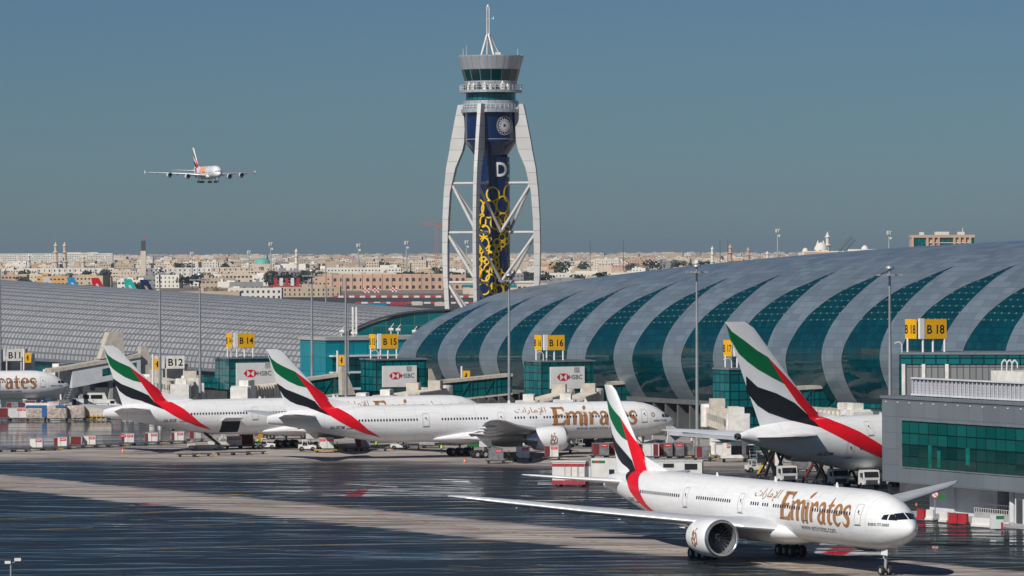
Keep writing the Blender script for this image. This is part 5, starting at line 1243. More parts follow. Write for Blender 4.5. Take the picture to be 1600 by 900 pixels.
for px, py, lb in ((292, 714, 'empty dolly, leftmost of the train before the belt loader'), (315, 713, 'empty dolly, second of the train before the belt loader'), (352, 711.5, 'empty dolly, third of the train before the cargo loader'), (376, 711, 'empty dolly, fourth of the train before the cargo loader'), (400, 709.5, 'empty dolly, last of the train before the tow tractor')): dolly(on_ground(px, py), .03, lb, 3.3)
cd_(510, 707, 'vanwhite', None, 2, 'white container on a yellow dolly below the middle airliner stripe', L=2.5, col='yelsteel', dL=4.2, H=1.9, z=.7)
cd_(567, 704, 'silver', (-1.2, -.4), 0, 'tilted silver container with maroon edge below the middle fuselage', L=2.4, H=1.7)
for px, py, lb in ((552, 705, 'empty dolly left of the tilted silver container'), (590, 705, 'empty dolly right of the tilted silver container'), (650, 700, 'empty dolly by the traffic cone'), (676, 700, 'empty dolly before the middle main wheels'), (500, 664+38, 'empty dolly under the middle tail')): dolly(on_ground(px, py), .02, lb, 3.6)
p = on_ground(667, 699)
simple_thing('covered_cargo', 'covered load', 'small heap under pale plastic left of the middle main wheels', (p.x, p.y, .5), 0, [('wrapped_load', 'alu', [('p', [(-1.4, 0), (1.4, 0), (1.1, 1.0), (.2, 1.6), (-.9, 1.1)], 'y', -.7, .7)])])
# before the engine of the middle airliner
cd_(775, 724, 'silver', None, 1, 'silver container, left of the three before the middle engine', L=2.4, H=1.9, rz=.0); cd_(817, 721, 'vanwhite', None, 1, 'white container, middle of the three before the middle engine', L=2.2, H=1.9, rz=.0); cd_(862, 719, 'vanwhite', (-1.1, -.3), 1, 'white container with maroon half, right of the three before the engine', L=2.3, H=1.9, rz=0.)
cd_(938, 716, 'silver', (-1.3, -.3), 1, 'silver container with maroon half left of the near tail fin', L=2.7, H=2.0); cd_(957, 715, 'alu', (-1.0, 1.0), 0, 'full maroon container touching the near tail fin', L=2.3, H=2.0)
cd_(1016, 718, 'vanwhite', (.4, 1.2), 0, 'white container with maroon side just right of the near tail fin', L=2.8, H=2.1); cd_(1036, 717, 'silver', (-1.3, 0), 1, 'silver container with maroon half, second right of the near tail fin', L=2.9, H=2.1)
cd_(1056, 716.5, 'silver', (-1.2, -.4), 1, 'silver container with a red label, third right of the near tail fin', L=2.5, H=2.1); cd_(1072, 716, 'silver', None, 0, 'plain silver container at the right end of the row by the near fin', L=2.2, H=2.0)
# cones and a striped post
def cone(px, py, label, h=.9):
    p = on_ground(px, py); simple_thing('traffic_cone', 'cone', label, (p.x, p.y, 0), 0, [('base', 'orange', [(-.3, .3, -.3, .3, 0, .06)]), ('cone_body', 'orange', [('c', (0, 0, .06), (0, 0, h), .2, .05, 12)]), ('band', 'white_sign', [('c', (0, 0, h*.4), (0, 0, h*.6), .155, .125, 12)])], 'traffic cones')
cone(654, 702, 'orange traffic cone under the middle airliner fuselage'); cone(192, 708, 'orange traffic cone alone on the tarmac before the left tail')
cone(1090, 713, 'orange traffic cone beside the lamp mast foot'); cone(726, 724, 'orange traffic cone before the middle main wheels')
p = on_ground(1081, 712); simple_thing('striped_post', 'post', 'red and white striped post beside the row of containers', (p.x, p.y, 0), 0, [('red_band', 'barrier_red', [('c', (0, 0, z), (0, 0, z+.5), .18, .18, 10) for z in (0, 1, 2)]), ('white_band', 'barrier_white', [('c', (0, 0, z), (0, 0, z+.5), .18, .18, 10) for z in (.5, 1.5, 2.5)])])
# lorries
def cab_parts(x0, w=1.2, h=3.0, col='vanwhite'):
    return [('cab', col, [('p', [(x0, .7), (x0+2.0, .7), (x0+2.05, 1.7), (x0+1.75, h), (x0, h)], 'y', -w, w)]), ('windscreen', 'dkglass', [('p', [(x0+2.04, 1.75), (x0+2.09, 1.75), (x0+1.83, h-.22), (x0+1.79, h-.22)], 'y', -w+.15, w-.15)]), ('side_window', 'dkglass', [(x0+.75, x0+1.7, -w-.02, -w+.01, 1.75, h-.4)]), ('side_window', 'dkglass', [(x0+.75, x0+1.7, w-.01, w+.02, 1.75, h-.4)]),
        ('grille', 'greysteel', [(x0+2.0, x0+2.08, -w+.35, w-.35, .8, 1.35)]), ('headlight', 'white_sign', [(x0+2.0, x0+2.09, -w+.05, -w+.3, .85, 1.1)]), ('headlight', 'white_sign', [(x0+2.0, x0+2.09, w-.3, w-.05, .85, 1.1)]), ('mirror', 'greysteel', [(x0+1.7, x0+1.85, -w-.35, -w-.1, 1.7, 2.4)]), ('mirror', 'greysteel', [(x0+1.7, x0+1.85, w+.1, w+.35, 1.7, 2.4)])]
def wheels(xs, w=1.1, r=.5): return [('wheel', 'tyre', [('w', x, s_*w, r, r, .32)]) for x in xs for s_ in (-1, 1)]
def lorry(px, py, rz, label, parts, z=0):
    p = on_ground(px, py); return simple_thing('lorry', 'lorry', label, (p.x, p.y, 0), rz, parts)
# catering hi-lift lorries below the double-decker
for px, py, rz, lb, hl in ((1228, 757, -1.25, 'white hi-lift lorry cab, leftmost of three below the double-deck fuselage', 5.3), (1308, 762, -1.25, 'white hi-lift lorry cab, middle of three below the double-deck fuselage', 4.6), (1356, 764, -1.25, 'white hi-lift lorry cab nearest the grey building', 4.6)):
    lorry(px, py, rz, lb, cab_parts(-.6, 1.25, 2.75)+wheels((.4, -4.6, -5.8))+[('chassis', 'greysteel', [(-7, .5, -.9, .9, .55, .95)]), ('scissor_lift', 'black', [('m', (-6.2, s_, .95), (-2.0, s_, hl), .3) for s_ in (-.8, .8)]+[('m', (-2.0, s_, .95), (-6.2, s_, hl), .3) for s_ in (-.8, .8)]), ('lift_box', 'vanwhite', [(-7.2, -1.0, -1.25, 1.25, hl, hl+.3)])])
for px, py, lb, c2 in ((1200, 748, 'black crossed steel lift under the double-deck tail cone', 'yelsteel'), (1272, 756, 'red and black crossed lift under the double-deck fuselage', 'maroon')):
    p = on_ground(px, py)
    simple_thing('scissor_lift', 'lift', lb, (p.x, p.y, 0), -.2, [('base', 'greysteel', [(-1.6, 1.6, -1.2, 1.2, .2, .8)]), ('arm', c2, [('m', (-1.4, -1.1, .8), (1.3, -1.1, 5.4), .28)]), ('arm', 'black', [('m', (1.4, -1.1, .8), (-1.3, -1.1, 5.4), .3)]), ('arm', 'black', [('m', (-1.4, 1.1, .8), (1.3, 1.1, 5.4), .3)]), ('arm', 'black', [('m', (1.4, 1.1, .8), (-1.3, 1.1, 5.4), .3)]), ('ladder', 'greysteel', [('m', (-.9+i*.3, -1.3, .8+i*.7), (.1+i*.1, -1.3, .8+i*.7), .12) for i in range(6)]), ('platform', 'greysteel', [(-1.6, 1.6, -1.3, 1.3, 5.4, 5.7)]), ('wheel', 'tyre', [('w', -1.2, -1.2, .4, .4, .3)]), ('wheel', 'tyre', [('w', 1.2, -1.2, .4, .4, .3)])])
# red and white catering lorry box + cab behind the near tailplane
p = on_ground(889, 760)
simple_thing('catering_box', 'cargo box', 'white roller-door box with red top and bottom bands behind the near tailplane', (p.x, p.y, 0), -.22, [('body', 'vanwhite', [(-2.2, 2.7, -1.3, 1.3, .5, 3.6)]), ('top_band', 'barrier_red', [(-2.22, 2.72, -1.33, 1.33, 2.95, 3.4)]), ('bottom_band', 'barrier_red', [(-2.24, 2.74, -1.34, 1.34, .35, .95)]), ('roller_door', 'offwhite', [(-.3+i*1.0, .55+i*1.0, -1.37, -1.32, 1.0, 2.9) for i in range(3)]), ('door_rail', 'steel', [(-.36+i*1.0, -.3+i*1.0, -1.42, -1.32, .5, 3.3) for i in range(4)]), ('roof', 'offwhite', [(-2.3, 2.8, -1.4, 1.4, 3.6, 3.75)])]+wheels((-1.4, 2.0), 1.1, .4))
lorry(936, 757, 2.9, 'white lorry with green and red flag panel behind the near tail fin', [(n_, m_, [q if not isinstance(q[0], (int, float)) else q for q in bx]) for n_, m_, bx in cab_parts(1.0, 1.15, 2.6)]+wheels((2.2, -2.4), 1.05, .48)+[('box_body', 'vanwhite', [(-4.6, .9, -1.25, 1.25, 1.0, 3.9)]), ('flag_panel', 'tgreen', [(-1.2, -.2, 1.25, 1.28, 3.2, 3.6), (.3, .8, 1.25, 1.28, 3.2, 3.6)]), ('flag_panel', 'redlab', [(-.2, .3, 1.25, 1.28, 3.2, 3.6)]), ('hatch', 'dkglass', [(-2.6, -1.8, 1.25, 1.28, 1.6, 2.3)])])
p = on_ground(1050, 752)
simple_thing('service_lorry', 'lorry', 'long low white service lorry showing above the near airliner roof', (p.x, p.y, 0), -.12, [('body', 'vanwhite', [(-5.2, 4.5, -1.3, 1.3, .8, 3.0)]), ('rear_frame', 'offwhite', [(4.5, 4.6, -1.3, 1.3, .7, 3.2), (-5.3, 4.7, -1.4, 1.4, 3.0, 3.12)]), ('open_hatch', 'dark', [(2.0, 3.9, -1.33, -1.29, 1.8, 2.7)]), ('open_hatch', 'dark', [(-1.2, .4, -1.33, -1.29, 2.1, 2.7)]), ('roof_rack', 'steel', [('m', (-4, -.9, 3.3), (2, -.9, 3.3), .08), ('m', (-4, .9, 3.3), (2, .9, 3.3), .08), ('m', (-4, -.9, 3.1), (-3.6, -.9, 3.9), .08), ('m', (-1, -.9, 3.1), (-1.4, -.9, 3.8), .08)]), ('flag_panel', 'tgreen', [(-5.0, -4.0, -1.33, -1.3, 2.3, 2.8)])]+wheels((-4, 3.2)))
# big pushback tractor right of the near tail fin
p = on_ground(1010, 704)
simple_thing('pushback_tractor', 'tractor', 'big white pushback tractor with glazed cab below the middle airliner nose', (p.x, p.y, 0), .1, [('body', 'vanwhite', [('p', [(-2.9, .7), (3.0, .7), (3.1, 1.9), (.9, 2.0), (.8, 2.2), (-1.2, 2.2), (-1.4, 1.7), (-2.9, 1.6)], 'y', -1.3, 1.3)]), ('cab', 'vanwhite', [('m', (-1.2, -1.1, 2.1), (-.7, -1.1, 3.7), .12), ('m', (.9, -1.1, 2.1), (.8, -1.1, 3.7), .12), ('m', (-1.2, 1.1, 2.1), (-.7, 1.1, 3.7), .12), ('m', (.9, 1.1, 2.1), (.8, 1.1, 3.7), .12), (-.9, 1.0, -1.25, 1.25, 3.65, 3.85), (-.2, -.05, -1.2, -1.1, 2.1, 3.7)]), ('cab_window', 'dkglass', [(-1.0, .8, -1.1, 1.1, 2.2, 3.6)]), ('hood_vent', 'greysteel', [(1.6, 2.7, -1.33, -1.28, 1.0, 1.7)])]+wheels((-1.9, 1.9), 1.2, .75))
# vans, coach and lorries by the cut-off airliner
p = on_ground(143, 634)
simple_thing('minibus', 'minibus', 'white minibus with dark windows left of the leftmost tail fin', (p.x, p.y, 0), .05, [('body', 'vanwhite', [('p', [(-3.8, .5), (3.3, .5), (3.7, 1.3), (3.0, 2.9), (-3.8, 2.95)], 'y', -1.15, 1.15)]), ('side_window', 'dkglass', [(-3.3, -.5, -1.18, -1.14, 1.6, 2.5)]), ('side_window', 'dkglass', [(-.1, 2.5, -1.18, -1.14, 1.6, 2.5)]), ('windscreen', 'dkglass', [('p', [(3.62, 1.5), (3.68, 1.5), (3.14, 2.7), (3.08, 2.7)], 'y', -1.0, 1.0)])]+wheels((-2.4, 2.3), 1.05, .42))
p = on_ground(107, 645); simple_thing('pickup', 'pickup', 'white pickup right of the cut-off airliner nose', (p.x, p.y, 0), .2, [('body', 'vanwhite', [('p', [(-2.6, .5), (2.5, .5), (2.5, 1.1), (1.2, 1.25), (.5, 1.9), (-.9, 1.9), (-1.1, 1.2), (-2.6, 1.2)], 'y', -.9, .9)]), ('side_window', 'dkglass', [('p', [(-.8, 1.25), (.9, 1.25), (.4, 1.8), (-.8, 1.8)], 'y', -.93, -.89)])]+wheels((-1.6, 1.6), .85, .36))
p = on_ground(172, 640); simple_thing('white_van', 'van', 'white van beside the minibus, left of the tail fin', (p.x, p.y, 0), -.1, [('body', 'vanwhite', [('p', [(-2.6, .45), (2.5, .45), (2.6, 1.0), (1.7, 1.3), (1.1, 2.2), (-2.6, 2.25)], 'y', -.95, .95)]), ('side_window', 'dkglass', [(.2, 1.2, -.98, -.94, 1.35, 2.0)])]+wheels((-1.6, 1.6), .9, .36))
p = on_ground(140, 656); simple_thing('flat_trailer', 'trailer', 'flat beige trailer with yellow looped rails left of the first tail cone', (p.x, p.y, 0), 0, [('body', 'beige', [(-3.2, 4.6, -1.2, 1.2, .8, 3.0)]), ('yellow_rail', 'yelsteel', [('m', (-3.0+i*.9, -1.4, .2), (-2.7+i*.9, -1.4, 1.1), .12) for i in range(8)]+[('m', (-3, -1.4, .7), (4.2, -1.4, .7), .1)]), ('undercarriage', 'greysteel', [(-3, 4.4, -1.1, 1.1, .3, .8)])])
p = on_ground(63, 648); simple_thing('fuel_lorry', 'lorry', 'maroon and white tank lorry under the cut-off airliner belly', (p.x, p.y, 0), .1, [('tank', 'tank', [('c', (-3.5, 0, 1.7), (2.0, 0, 1.7), .85, .85, 16)]), ('chassis', 'maroon', [(-3.8, 4, -1, 1, .6, 1.0), (-4.2, -3.4, -1, 1, .6, 2.6)])]+cab_parts(2.2, 1.0, 2.4)+wheels((-2.6, -1.4, 3.2), .95, .42))
p = on_ground(110, 656.5); 
for k, (px, py, bd, cu, rd, lb) in enumerate(((20, 646, 'silver', (-1.2, -.2), 0, 'silver container with maroon half in the rear line under the cut-off airliner'), (48, 643, 'alu', (-1.1, 1.1), 0, 'full maroon container in the rear line under the cut-off airliner'), (84, 645, 'vanwhite', None, 1, 'white container behind the wrapped pallets, left one'), (99, 642, 'silver', None, 0, 'plain silver container behind the wrapped pallets'), (122, 640, 'vanwhite', (-1, -.4), 0, 'white container with maroon edge left of the minibus'),
        (180, 652, 'silver', None, 1, 'silver container just left of the first tail cone'), (160, 648, 'vanwhite', None, 0, 'plain white container left of the first tail cone'), (1130, 717, 'vanwhite', None, 1, 'white container at the foot of the jet bridge stairs'), (1098, 720, 'silver', (-1, -.2), 0, 'silver container with maroon half right of the lamp mast foot'), (1250, 738, 'silver', None, 1, 'silver container in shadow under the double-deck tail'), (1210, 733, 'vanwhite', (-1, 0), 0, 'white container with maroon half under the double-deck tail'), (880, 708, 'vanwhite', None, 1, 'white container behind the engine of the middle airliner'), (700, 696, 'silver', None, 0, 'plain silver container behind the middle main wheels'))):
    cd_(px, py, bd, cu, rd, lb, rz=.03*(k % 5)-.05, L=2.6, H=1.9)
for px, py, rz, lb in ((70, 640, 0, 'white tow tractor behind the maroon tank lorry'), (196, 650, pi, 'white tow tractor at the foot of the first tail fin'), (1180, 738, .3, 'white tow tractor left of the hi-lift lorries'), (480, 705, 0, 'white tow tractor left of the yellow dolly')): tug(px, py, rz, lb)
for px, py, rz, lb in ((60, 652, 1, 'person in a bright vest before the blue-topped pallet'), (100, 654, 2, 'person in a bright vest between two wrapped pallets'), (168, 655, 0, 'person in a bright vest at the right end of the yellow rails'), (340, 702, 2, 'person in a bright vest at the foot of the belt loader'), (690, 709, 1, 'person in a bright vest left of the middle main wheels'), (1110, 722, 0, 'person in a bright vest right of the lamp mast foot'), (1190, 742, 1, 'person in a bright vest left of the black crossed lift'), (1290, 760, 2, 'person in a bright vest between two hi-lift lorries'), (795, 721, 3, 'person in a bright vest among the three containers'), (985, 712, 1, 'person in a bright vest beside the pushback tractor')): person_later.append((px, py, rz, lb))
p = on_ground(445, 686); simple_thing('fuel_lorry', 'lorry', 'white and maroon tank lorry behind the left airliner main wheels', (p.x, p.y, 0), .1, [('tank', 'tank', [('c', (-4.5, 0, 2.1), (2.0, 0, 2.1), 1.1, 1.1, 18)]), ('chassis', 'maroon', [(-5, 4, -1.1, 1.1, .7, 1.2), (-5.6, -4.7, -1.1, 1.1, .7, 2.6)])]+cab_parts(2.4, 1.15, 2.8)+wheels((-3.6, -2.3, 3.4), 1.05, .5))
p = on_ground(748, 704); simple_thing('ground_power_unit', 'power unit', 'green ground power unit beside the middle main wheels', (p.x, p.y, 0), .1, [('casing', 'tgreen', [('p', [(-2, .6), (2.4, .6), (2.4, 1.5), (.8, 1.9), (-1.6, 2.2), (-2, 1.6)], 'y', -.8, .8)]), ('drawbar', 'tgreen', [('m', (2.3, 0, .7), (3.6, 0, .4), .14)])]+wheels((-1.3, 1.6), .8, .42))
p = on_ground(903, 697); simple_thing('ground_tractor', 'tractor', 'dark low tractor under the middle airliner forward fuselage', (p.x, p.y, 0), .1, [('body', 'greysteel', [('p', [(-3, .5), (2.8, .5), (2.8, 1.5), (1, 1.6), (.6, 2.6), (-.8, 2.6), (-1, 1.4), (-3, 1.3)], 'y', -1.1, 1.1)]), ('cab_window', 'vanwhite', [(-.6, .4, -1.13, -1.08, 1.7, 2.4)])]+wheels((-2, 1.9), 1.05, .6))
p = on_ground(960, 690); simple_thing('waste_skip', 'skip', 'green metal skip behind the near tail fin', (p.x, p.y, 0), 0, [('skip_body', 'tgreen', [('p', [(-2.0, .3), (2.0, .3), (2.3, 3.4), (-2.3, 3.4)], 'y', -1.1, 1.1)]), ('skip_rim', 'tgreen', [(-2.4, 2.4, -1.2, -1.1, 3.3, 3.5)])])
for px, lb in ((808, 'white passenger steps, left pair member under the middle fuselage'), (835, 'white passenger steps, right pair member under the middle fuselage')):
    p = on_ground(px+25, 694); simple_thing('boarding_stairs', 'stairs', lb, (p.x, p.y, 0), 0.4, [('flight', 'offwhite', [('m', (-1.6, y, .5), (1.4, y, 3.6), .12, .3) for y in (-.8, .8)]+[(-1.6+i*.33, -1.3+i*.33, -.8, .8, .6+i*.34, .68+i*.34) for i in range(9)]), ('handrail', 'offwhite', [('m', (-1.6, y, 1.5), (1.4, y, 4.6), .08) for y in (-.85, .85)]), ('undercarriage', 'greysteel', [(-1.4, 1.8, -.8, .8, .3, .6)]), ('landing', 'offwhite', [(1.3, 2.6, -.9, .9, 3.5, 3.65), ('m', (2.5, -.8, .5), (2.5, -.8, 3.5), .12), ('m', (2.5, .8, .5), (2.5, .8, 3.5), .12)])])
p = on_ground(1160, 716); simple_thing('wheelie_plant', 'cart', 'white cart on black wheels below the jet bridge left of the tail cone', (p.x, p.y, 0), 0, [('body', 'vanwhite', [(-2.4, 1.8, -.8, .8, 2.2, 2.7), (-1.2, .6, -.6, .6, 2.7, 3.4)]), ('undercarriage', 'greysteel', [(-2.2, 1.8, -.8, .8, .6, 2.0)])]+wheels((-1.5, 1.2), .8, .4))
# barriers at the foot of the grey building
for k, (px, py, px2, m_, lb) in enumerate(((1434, 811, 1446, 'barrier_red', 'red plastic barrier with rounded top, leftmost at the pavement'), (1448, 812, 1460, 'barrier_white', 'white barrier right next to the leftmost red barrier'), (1469, 815, 1482, 'barrier_white', 'white barrier left of the two joined red barriers'), (1483, 817, 1497, 'barrier_red', 'first of two joined red barriers by the doorway'), (1498, 818, 1512, 'barrier_red', 'second of two joined red barriers by the doorway'), (1520, 822, 1557, 'barrier_white', 'long low white barrier before the round column'))):
    a, c = G(px, py, .14), G(px2, py+(px2-px)*.07, .14); d = c-a; L = d.length
    simple_thing('road_barrier', 'barrier', lb, (a.x, a.y, .14), math.atan2(d.y, d.x), [('barrier_body', m_, [('p', [(0, 0), (L, 0), (L, .12), (L-.06, 1.3 if k < 5 else 1.1), (.06, 1.3 if k < 5 else 1.1), (0, .12)], 'y', -.18, .18)]), ('barrier_foot', m_, [(0, L, -.34, .34, 0, .28)])])
p = G(1432, 806, .14); simple_thing('warning_lamp', 'lamp', 'small orange lamp box on the leftmost red barrier', (p.x, p.y, 1.44), 0, [('lamp_body', 'orange', [('c', (0, 0, 0), (0, 0, .35), .16, .12, 10)])])
p = G(1461, 812, .14); t = simple_thing('sign_post', 'sign', 'round red prohibition sign and green plate on a grey post', (p.x, p.y, .14), 0, [('post', 'mast', [('c', (0, 0, 0), (0, 0, 3.9), .07, .07, 8)]), ('round_sign', 'white_sign', [('c', (0, -.1, 3.2), (0, -.14, 3.2), .46, .46, 20)]), ('green_plate', 'tgreen', [(.25, 1.25, -.12, -.06, 2.6, 3.3)])])
lay('sign_ring', cat2([ringshape(0, 3.2, .42, .11), stroke([(-.3, 3.5, .1), (.3, 2.9, .1)])]), lambda x, y: (x, -.15, y), 'redlab', t)
p = G(1556, 826, .14); simple_thing('cabinet', 'cabinet', 'low green topped cabinet beside the long white barrier', (p.x, p.y, .14), 0, [('casing', 'lgrey', [(-.7, .9, -.3, .3, 0, 1.7)]), ('plate', 'tgreen', [(0, 1.0, -.35, -.31, 1.2, 1.6)]), ('striped_foot', 'barrier_red', [(.6, .8, -.4, -.3, 0, .8)])])
# spill marker in the haze of the tarmac
# ------------------------------------------------------------------ people
def person(px, py, rz, label, vest='hivis', h=1.75, arm=0):
    p = on_ground(px, py); t = thing('person', (p.x, p.y, 0), rz, label, 'person', 'ground staff')
    J = [(0, 0, .95), (0, 0, 1.2), (0, 0, 1.42), (0, 0, 1.53), (0, 0, 1.66), (.0, .10, .9), (.04, .11, .5), (0, .12, .06), (.13, .12, .03), (0, -.10, .9), (-.03, -.11, .5), (-.05, -.12, .06), (.08, -.12, .03), (0, .2, 1.4), (.02, .26, 1.14), (.12+arm*.2, .26, .92+arm*.35), (0, -.2, 1.4), (.02, -.26, 1.14), (.12, -.26, .92)]
    E_ = [(0, 1), (1, 2), (2, 3), (3, 4), (0, 5), (5, 6), (6, 7), (7, 8), (0, 9), (9, 10), (10, 11), (11, 12), (2, 13), (13, 14), (14, 15), (2, 16), (16, 17), (17, 18)]
    rad = [.15, .15, .16, .06, .105, .10, .07, .05, .04, .10, .07, .05, .04, .07, .05, .04, .07, .05, .04]
    me = bpy.data.meshes.new('body'); me.from_pydata(J, E_, []); o = bpy.data.objects.new('body', me); C.objects.link(o)
    o.modifiers.new('s', 'SKIN'); 
    for i, r in enumerate(rad): me.skin_vertices[0].data[i].radius = (r, r)
    me.skin_vertices[0].data[0].use_root = True; o.modifiers.new('u', 'SUBSURF').levels = 1
    dg = bpy.context.evaluated_depsgraph_get(); dg.update(); m2 = bpy.data.meshes.new_from_object(o.evaluated_get(dg)); o.modifiers.clear(); o.data = m2
    m2.materials.clear()
    for m_ in ('navy', 'skin'): m2.materials.append(M[m_])
    for q in m2.polygons: q.material_index = 1 if q.center.z > 1.5 else 0; q.use_smooth = True
    o.parent = t
    b = MB(); b.lathe([(.2, .95), (.215, 1.2), (.22, 1.4), (.12, 1.47)], (0, 0, 0), 'z', 14); b.build('vest', vest, t, True).scale = (.85, 1.05, 1)
    b = MB(); b.lathe([(.125, 1.68), (.12, 1.74), (.07, 1.8), (.01, 1.81)], (0, 0, 0), 'z', 12); b.build('cap', 'navy', t, True)
    t.scale = (h/1.78,)*3
    return t
for px, py, rz, lb in ((397, 701, .4, 'person in a yellow-green vest standing right of the maroon container'), (588, 703, 2, 'person in a yellow-green vest beside the container on the yellow dolly'), (403, 699, 1, 'person in dark clothes and bright vest before the tow tractor'), (24, 650, .5, 'person in a bright vest under the cut-off airliner belly, right one'), (15, 651, 2.5, 'person in a bright vest under the cut-off airliner belly, left one'), (132, 644, .3, 'person in a bright vest beside the white pickup'), (137, 645, 2.4, 'person in a bright vest right of the pickup, second of the pair'), (149, 643, 1.1, 'person in a bright vest below the minibus'), (375, 694, 1.2, 'person in a bright vest behind the cargo loader'), (527, 706, 3, 'person standing at the end of the yellow dolly')):
    person(px, py, rz, lb)
for q_ in person_later: person(*q_)
t = person(622, 703, 3, 'person in a bright vest driving the white tow tractor'); t.location.z = .35
# ------------------------------------------------------------------ the city beyond the airfield
M['bw0'] = mat('cream_render', (.62, .52, .41), .85, 0, .1, .05); M['bw1'] = mat('white_render', (.72, .68, .61), .85, 0, .08, .05); M['bw2'] = mat('pinkish_render', (.54, .36, .26), .85, 0, .1, .05)
M['bw3'] = mat('sand_render', (.50, .40, .29), .85, 0, .1, .05); M['bw4'] = mat('grey_render', (.27, .27, .275), .85, 0, .1, .05); M['bw5'] = mat('ochre_render', (.56, .34, .16), .85, 0, .1, .05)
M['bwin'] = mat('far_window', (.05, .055, .065), .3, 0, 0)
CW = [('cream', 0, 'bw0'), ('white', 1, 'bw1'), ('pinkish', 2, 'bw2'), ('sand coloured', 3, 'bw3'), ('grey', 4, 'bw4'), ('ochre', 5, 'bw5')]
rnd = random.Random(11)
def block(b, w, d, h, r, win=True, wmi=1, x=0, y=0):
    b.box(x-w/2, x+w/2, y-d/2, y+d/2, -1, h)
    b.box(x-w/2, x+w/2, y-d/2, y-d/2+.4, h, h+.9); b.box(x-w/2, x-w/2+.4, y-d/2+.4, y+d/2, h, h+.9); b.box(x+w/2-.4, x+w/2, y-d/2+.4, y+d/2, h, h+.9)
    for _ in range(r.randint(1, 3)):
        ww = r.uniform(2, w*.3); xx = r.uniform(-w/2+ww/2+.6, w/2-ww/2-.6); hh = r.uniform(1.8, 3.6); b.box(x+xx-ww/2, x+xx+ww/2, y-2, y+2, h+.01, h+hh)
    if win:
        nf = max(1, int(h/3.5)); nc = max(2, int(w/3.6)); st = r.choice([.28, .42, .6]); wh = r.choice([1.4, 1.8])
        for f in range(nf):
            for c in range(nc):
                if r.random() < .1: continue
                x0 = x-w/2+w*(c+.5)/nc-w/nc*st/2; z0 = 1.2+f*h/nf
                b.box(x0, x0+w/nc*st, y-d/2-.09, y-d/2-.02, z0, z0+wh, wmi)
        for f in range(nf):
            for c in range(max(1, int(d/4.5))): y0 = y-d/2+2+c*4.5; b.box(x-w/2-.09, x-w/2-.02, y0, y0+1.5, 1.2+f*h/nf, 1.2+f*h/nf+wh, wmi)
def sector(px):
    for lim, s_ in ((82, 'left of the twin minarets'), (170, 'between the twin minarets and the stepped block'), (235, 'around the dark-topped tower'), (400, 'between the dark-topped tower and the teal dome'), (500, 'right of the teal dome'), (600, 'above the long arcaded building, left half'), (700, 'left of the control tower legs'), (850, 'seen between the control tower legs'), (960, 'just right of the control tower'), (1060, 'above the hall roof, midway to the three minarets'), (1180, 'around the three minarets'), (2000, 'left of the white mosque')):
        if px < lim: return s_
def far_house(px, D, w, d, h, ci, rz=None):
    p = V(px, 400, D); b = MB(); block(b, w, d, h, rnd)
    lv = 'low' if h < 9 else 'mid-rise' if h < 16 else 'tall'
    o = b.build('city_building', [CW[ci][2], 'bwin'], loc=(p.x, p.y, 0), rz=rnd.uniform(-.35, .1) if rz is None else rz)
    tag(o, f'{lv} {CW[ci][0]} flat-roofed city building {sector(px)}', 'building', f'{lv} {CW[ci][0]} city buildings {sector(px)}')
for k in range(268):
    px = rnd.uniform(-30, 1240) if k % 3 else rnd.uniform(-30, 700)
    y0 = (414+rnd.random()**1.3*40) if px < 860 else (410+rnd.random()*28)
    D = 241335/(y0-394-.004*(800-px)); 
    h = rnd.uniform(6, 13) if D < 6500 else rnd.uniform(10, 22) if D < 9500 else rnd.uniform(14, 24)
    w = rnd.uniform(14, 34)*(1 if D < 7000 else 1.4)
    far_house(px, D, w, rnd.uniform(10, 22), h, rnd.choices(range(6), (30, 30, 14, 16, 7, 5))[0])
b = MB()
for k in range(1700):
    px = rnd.uniform(-60, 1400); D = 1/rnd.uniform(1/15500, 1/6800) if k < 950 else rnd.uniform(15000, 30000); p = V(px, 400, D); w = rnd.uniform(14, 45)*(1 if k < 950 else 2); h = rnd.uniform(5, 19) if k < 950 else rnd.uniform(12, 29)
    b.M = Matrix.Translation((p.x, p.y, 0)) @ Matrix.Rotation(rnd.uniform(-.5, .3), 4, 'Z')
    mi = rnd.choices(range(5), (32, 26, 14, 18, 10))[0]; b.box(-w/2, w/2, -8, 8, -1, h, mi); b.box(-w*.2, w*.1, -3, 3, h, h+rnd.uniform(1.5, 4), mi)
    if k % 2:
        for j in range(int(w/5)): b.box(-w/2+2+j*5, -w/2+4+j*5, -8.08, -8.02, h-2.6, h-1.2, 5)
b.build('distant_city', ['bw0', 'bw1', 'bw2', 'bw3', 'bw4', 'bwin'], kind='stuff')
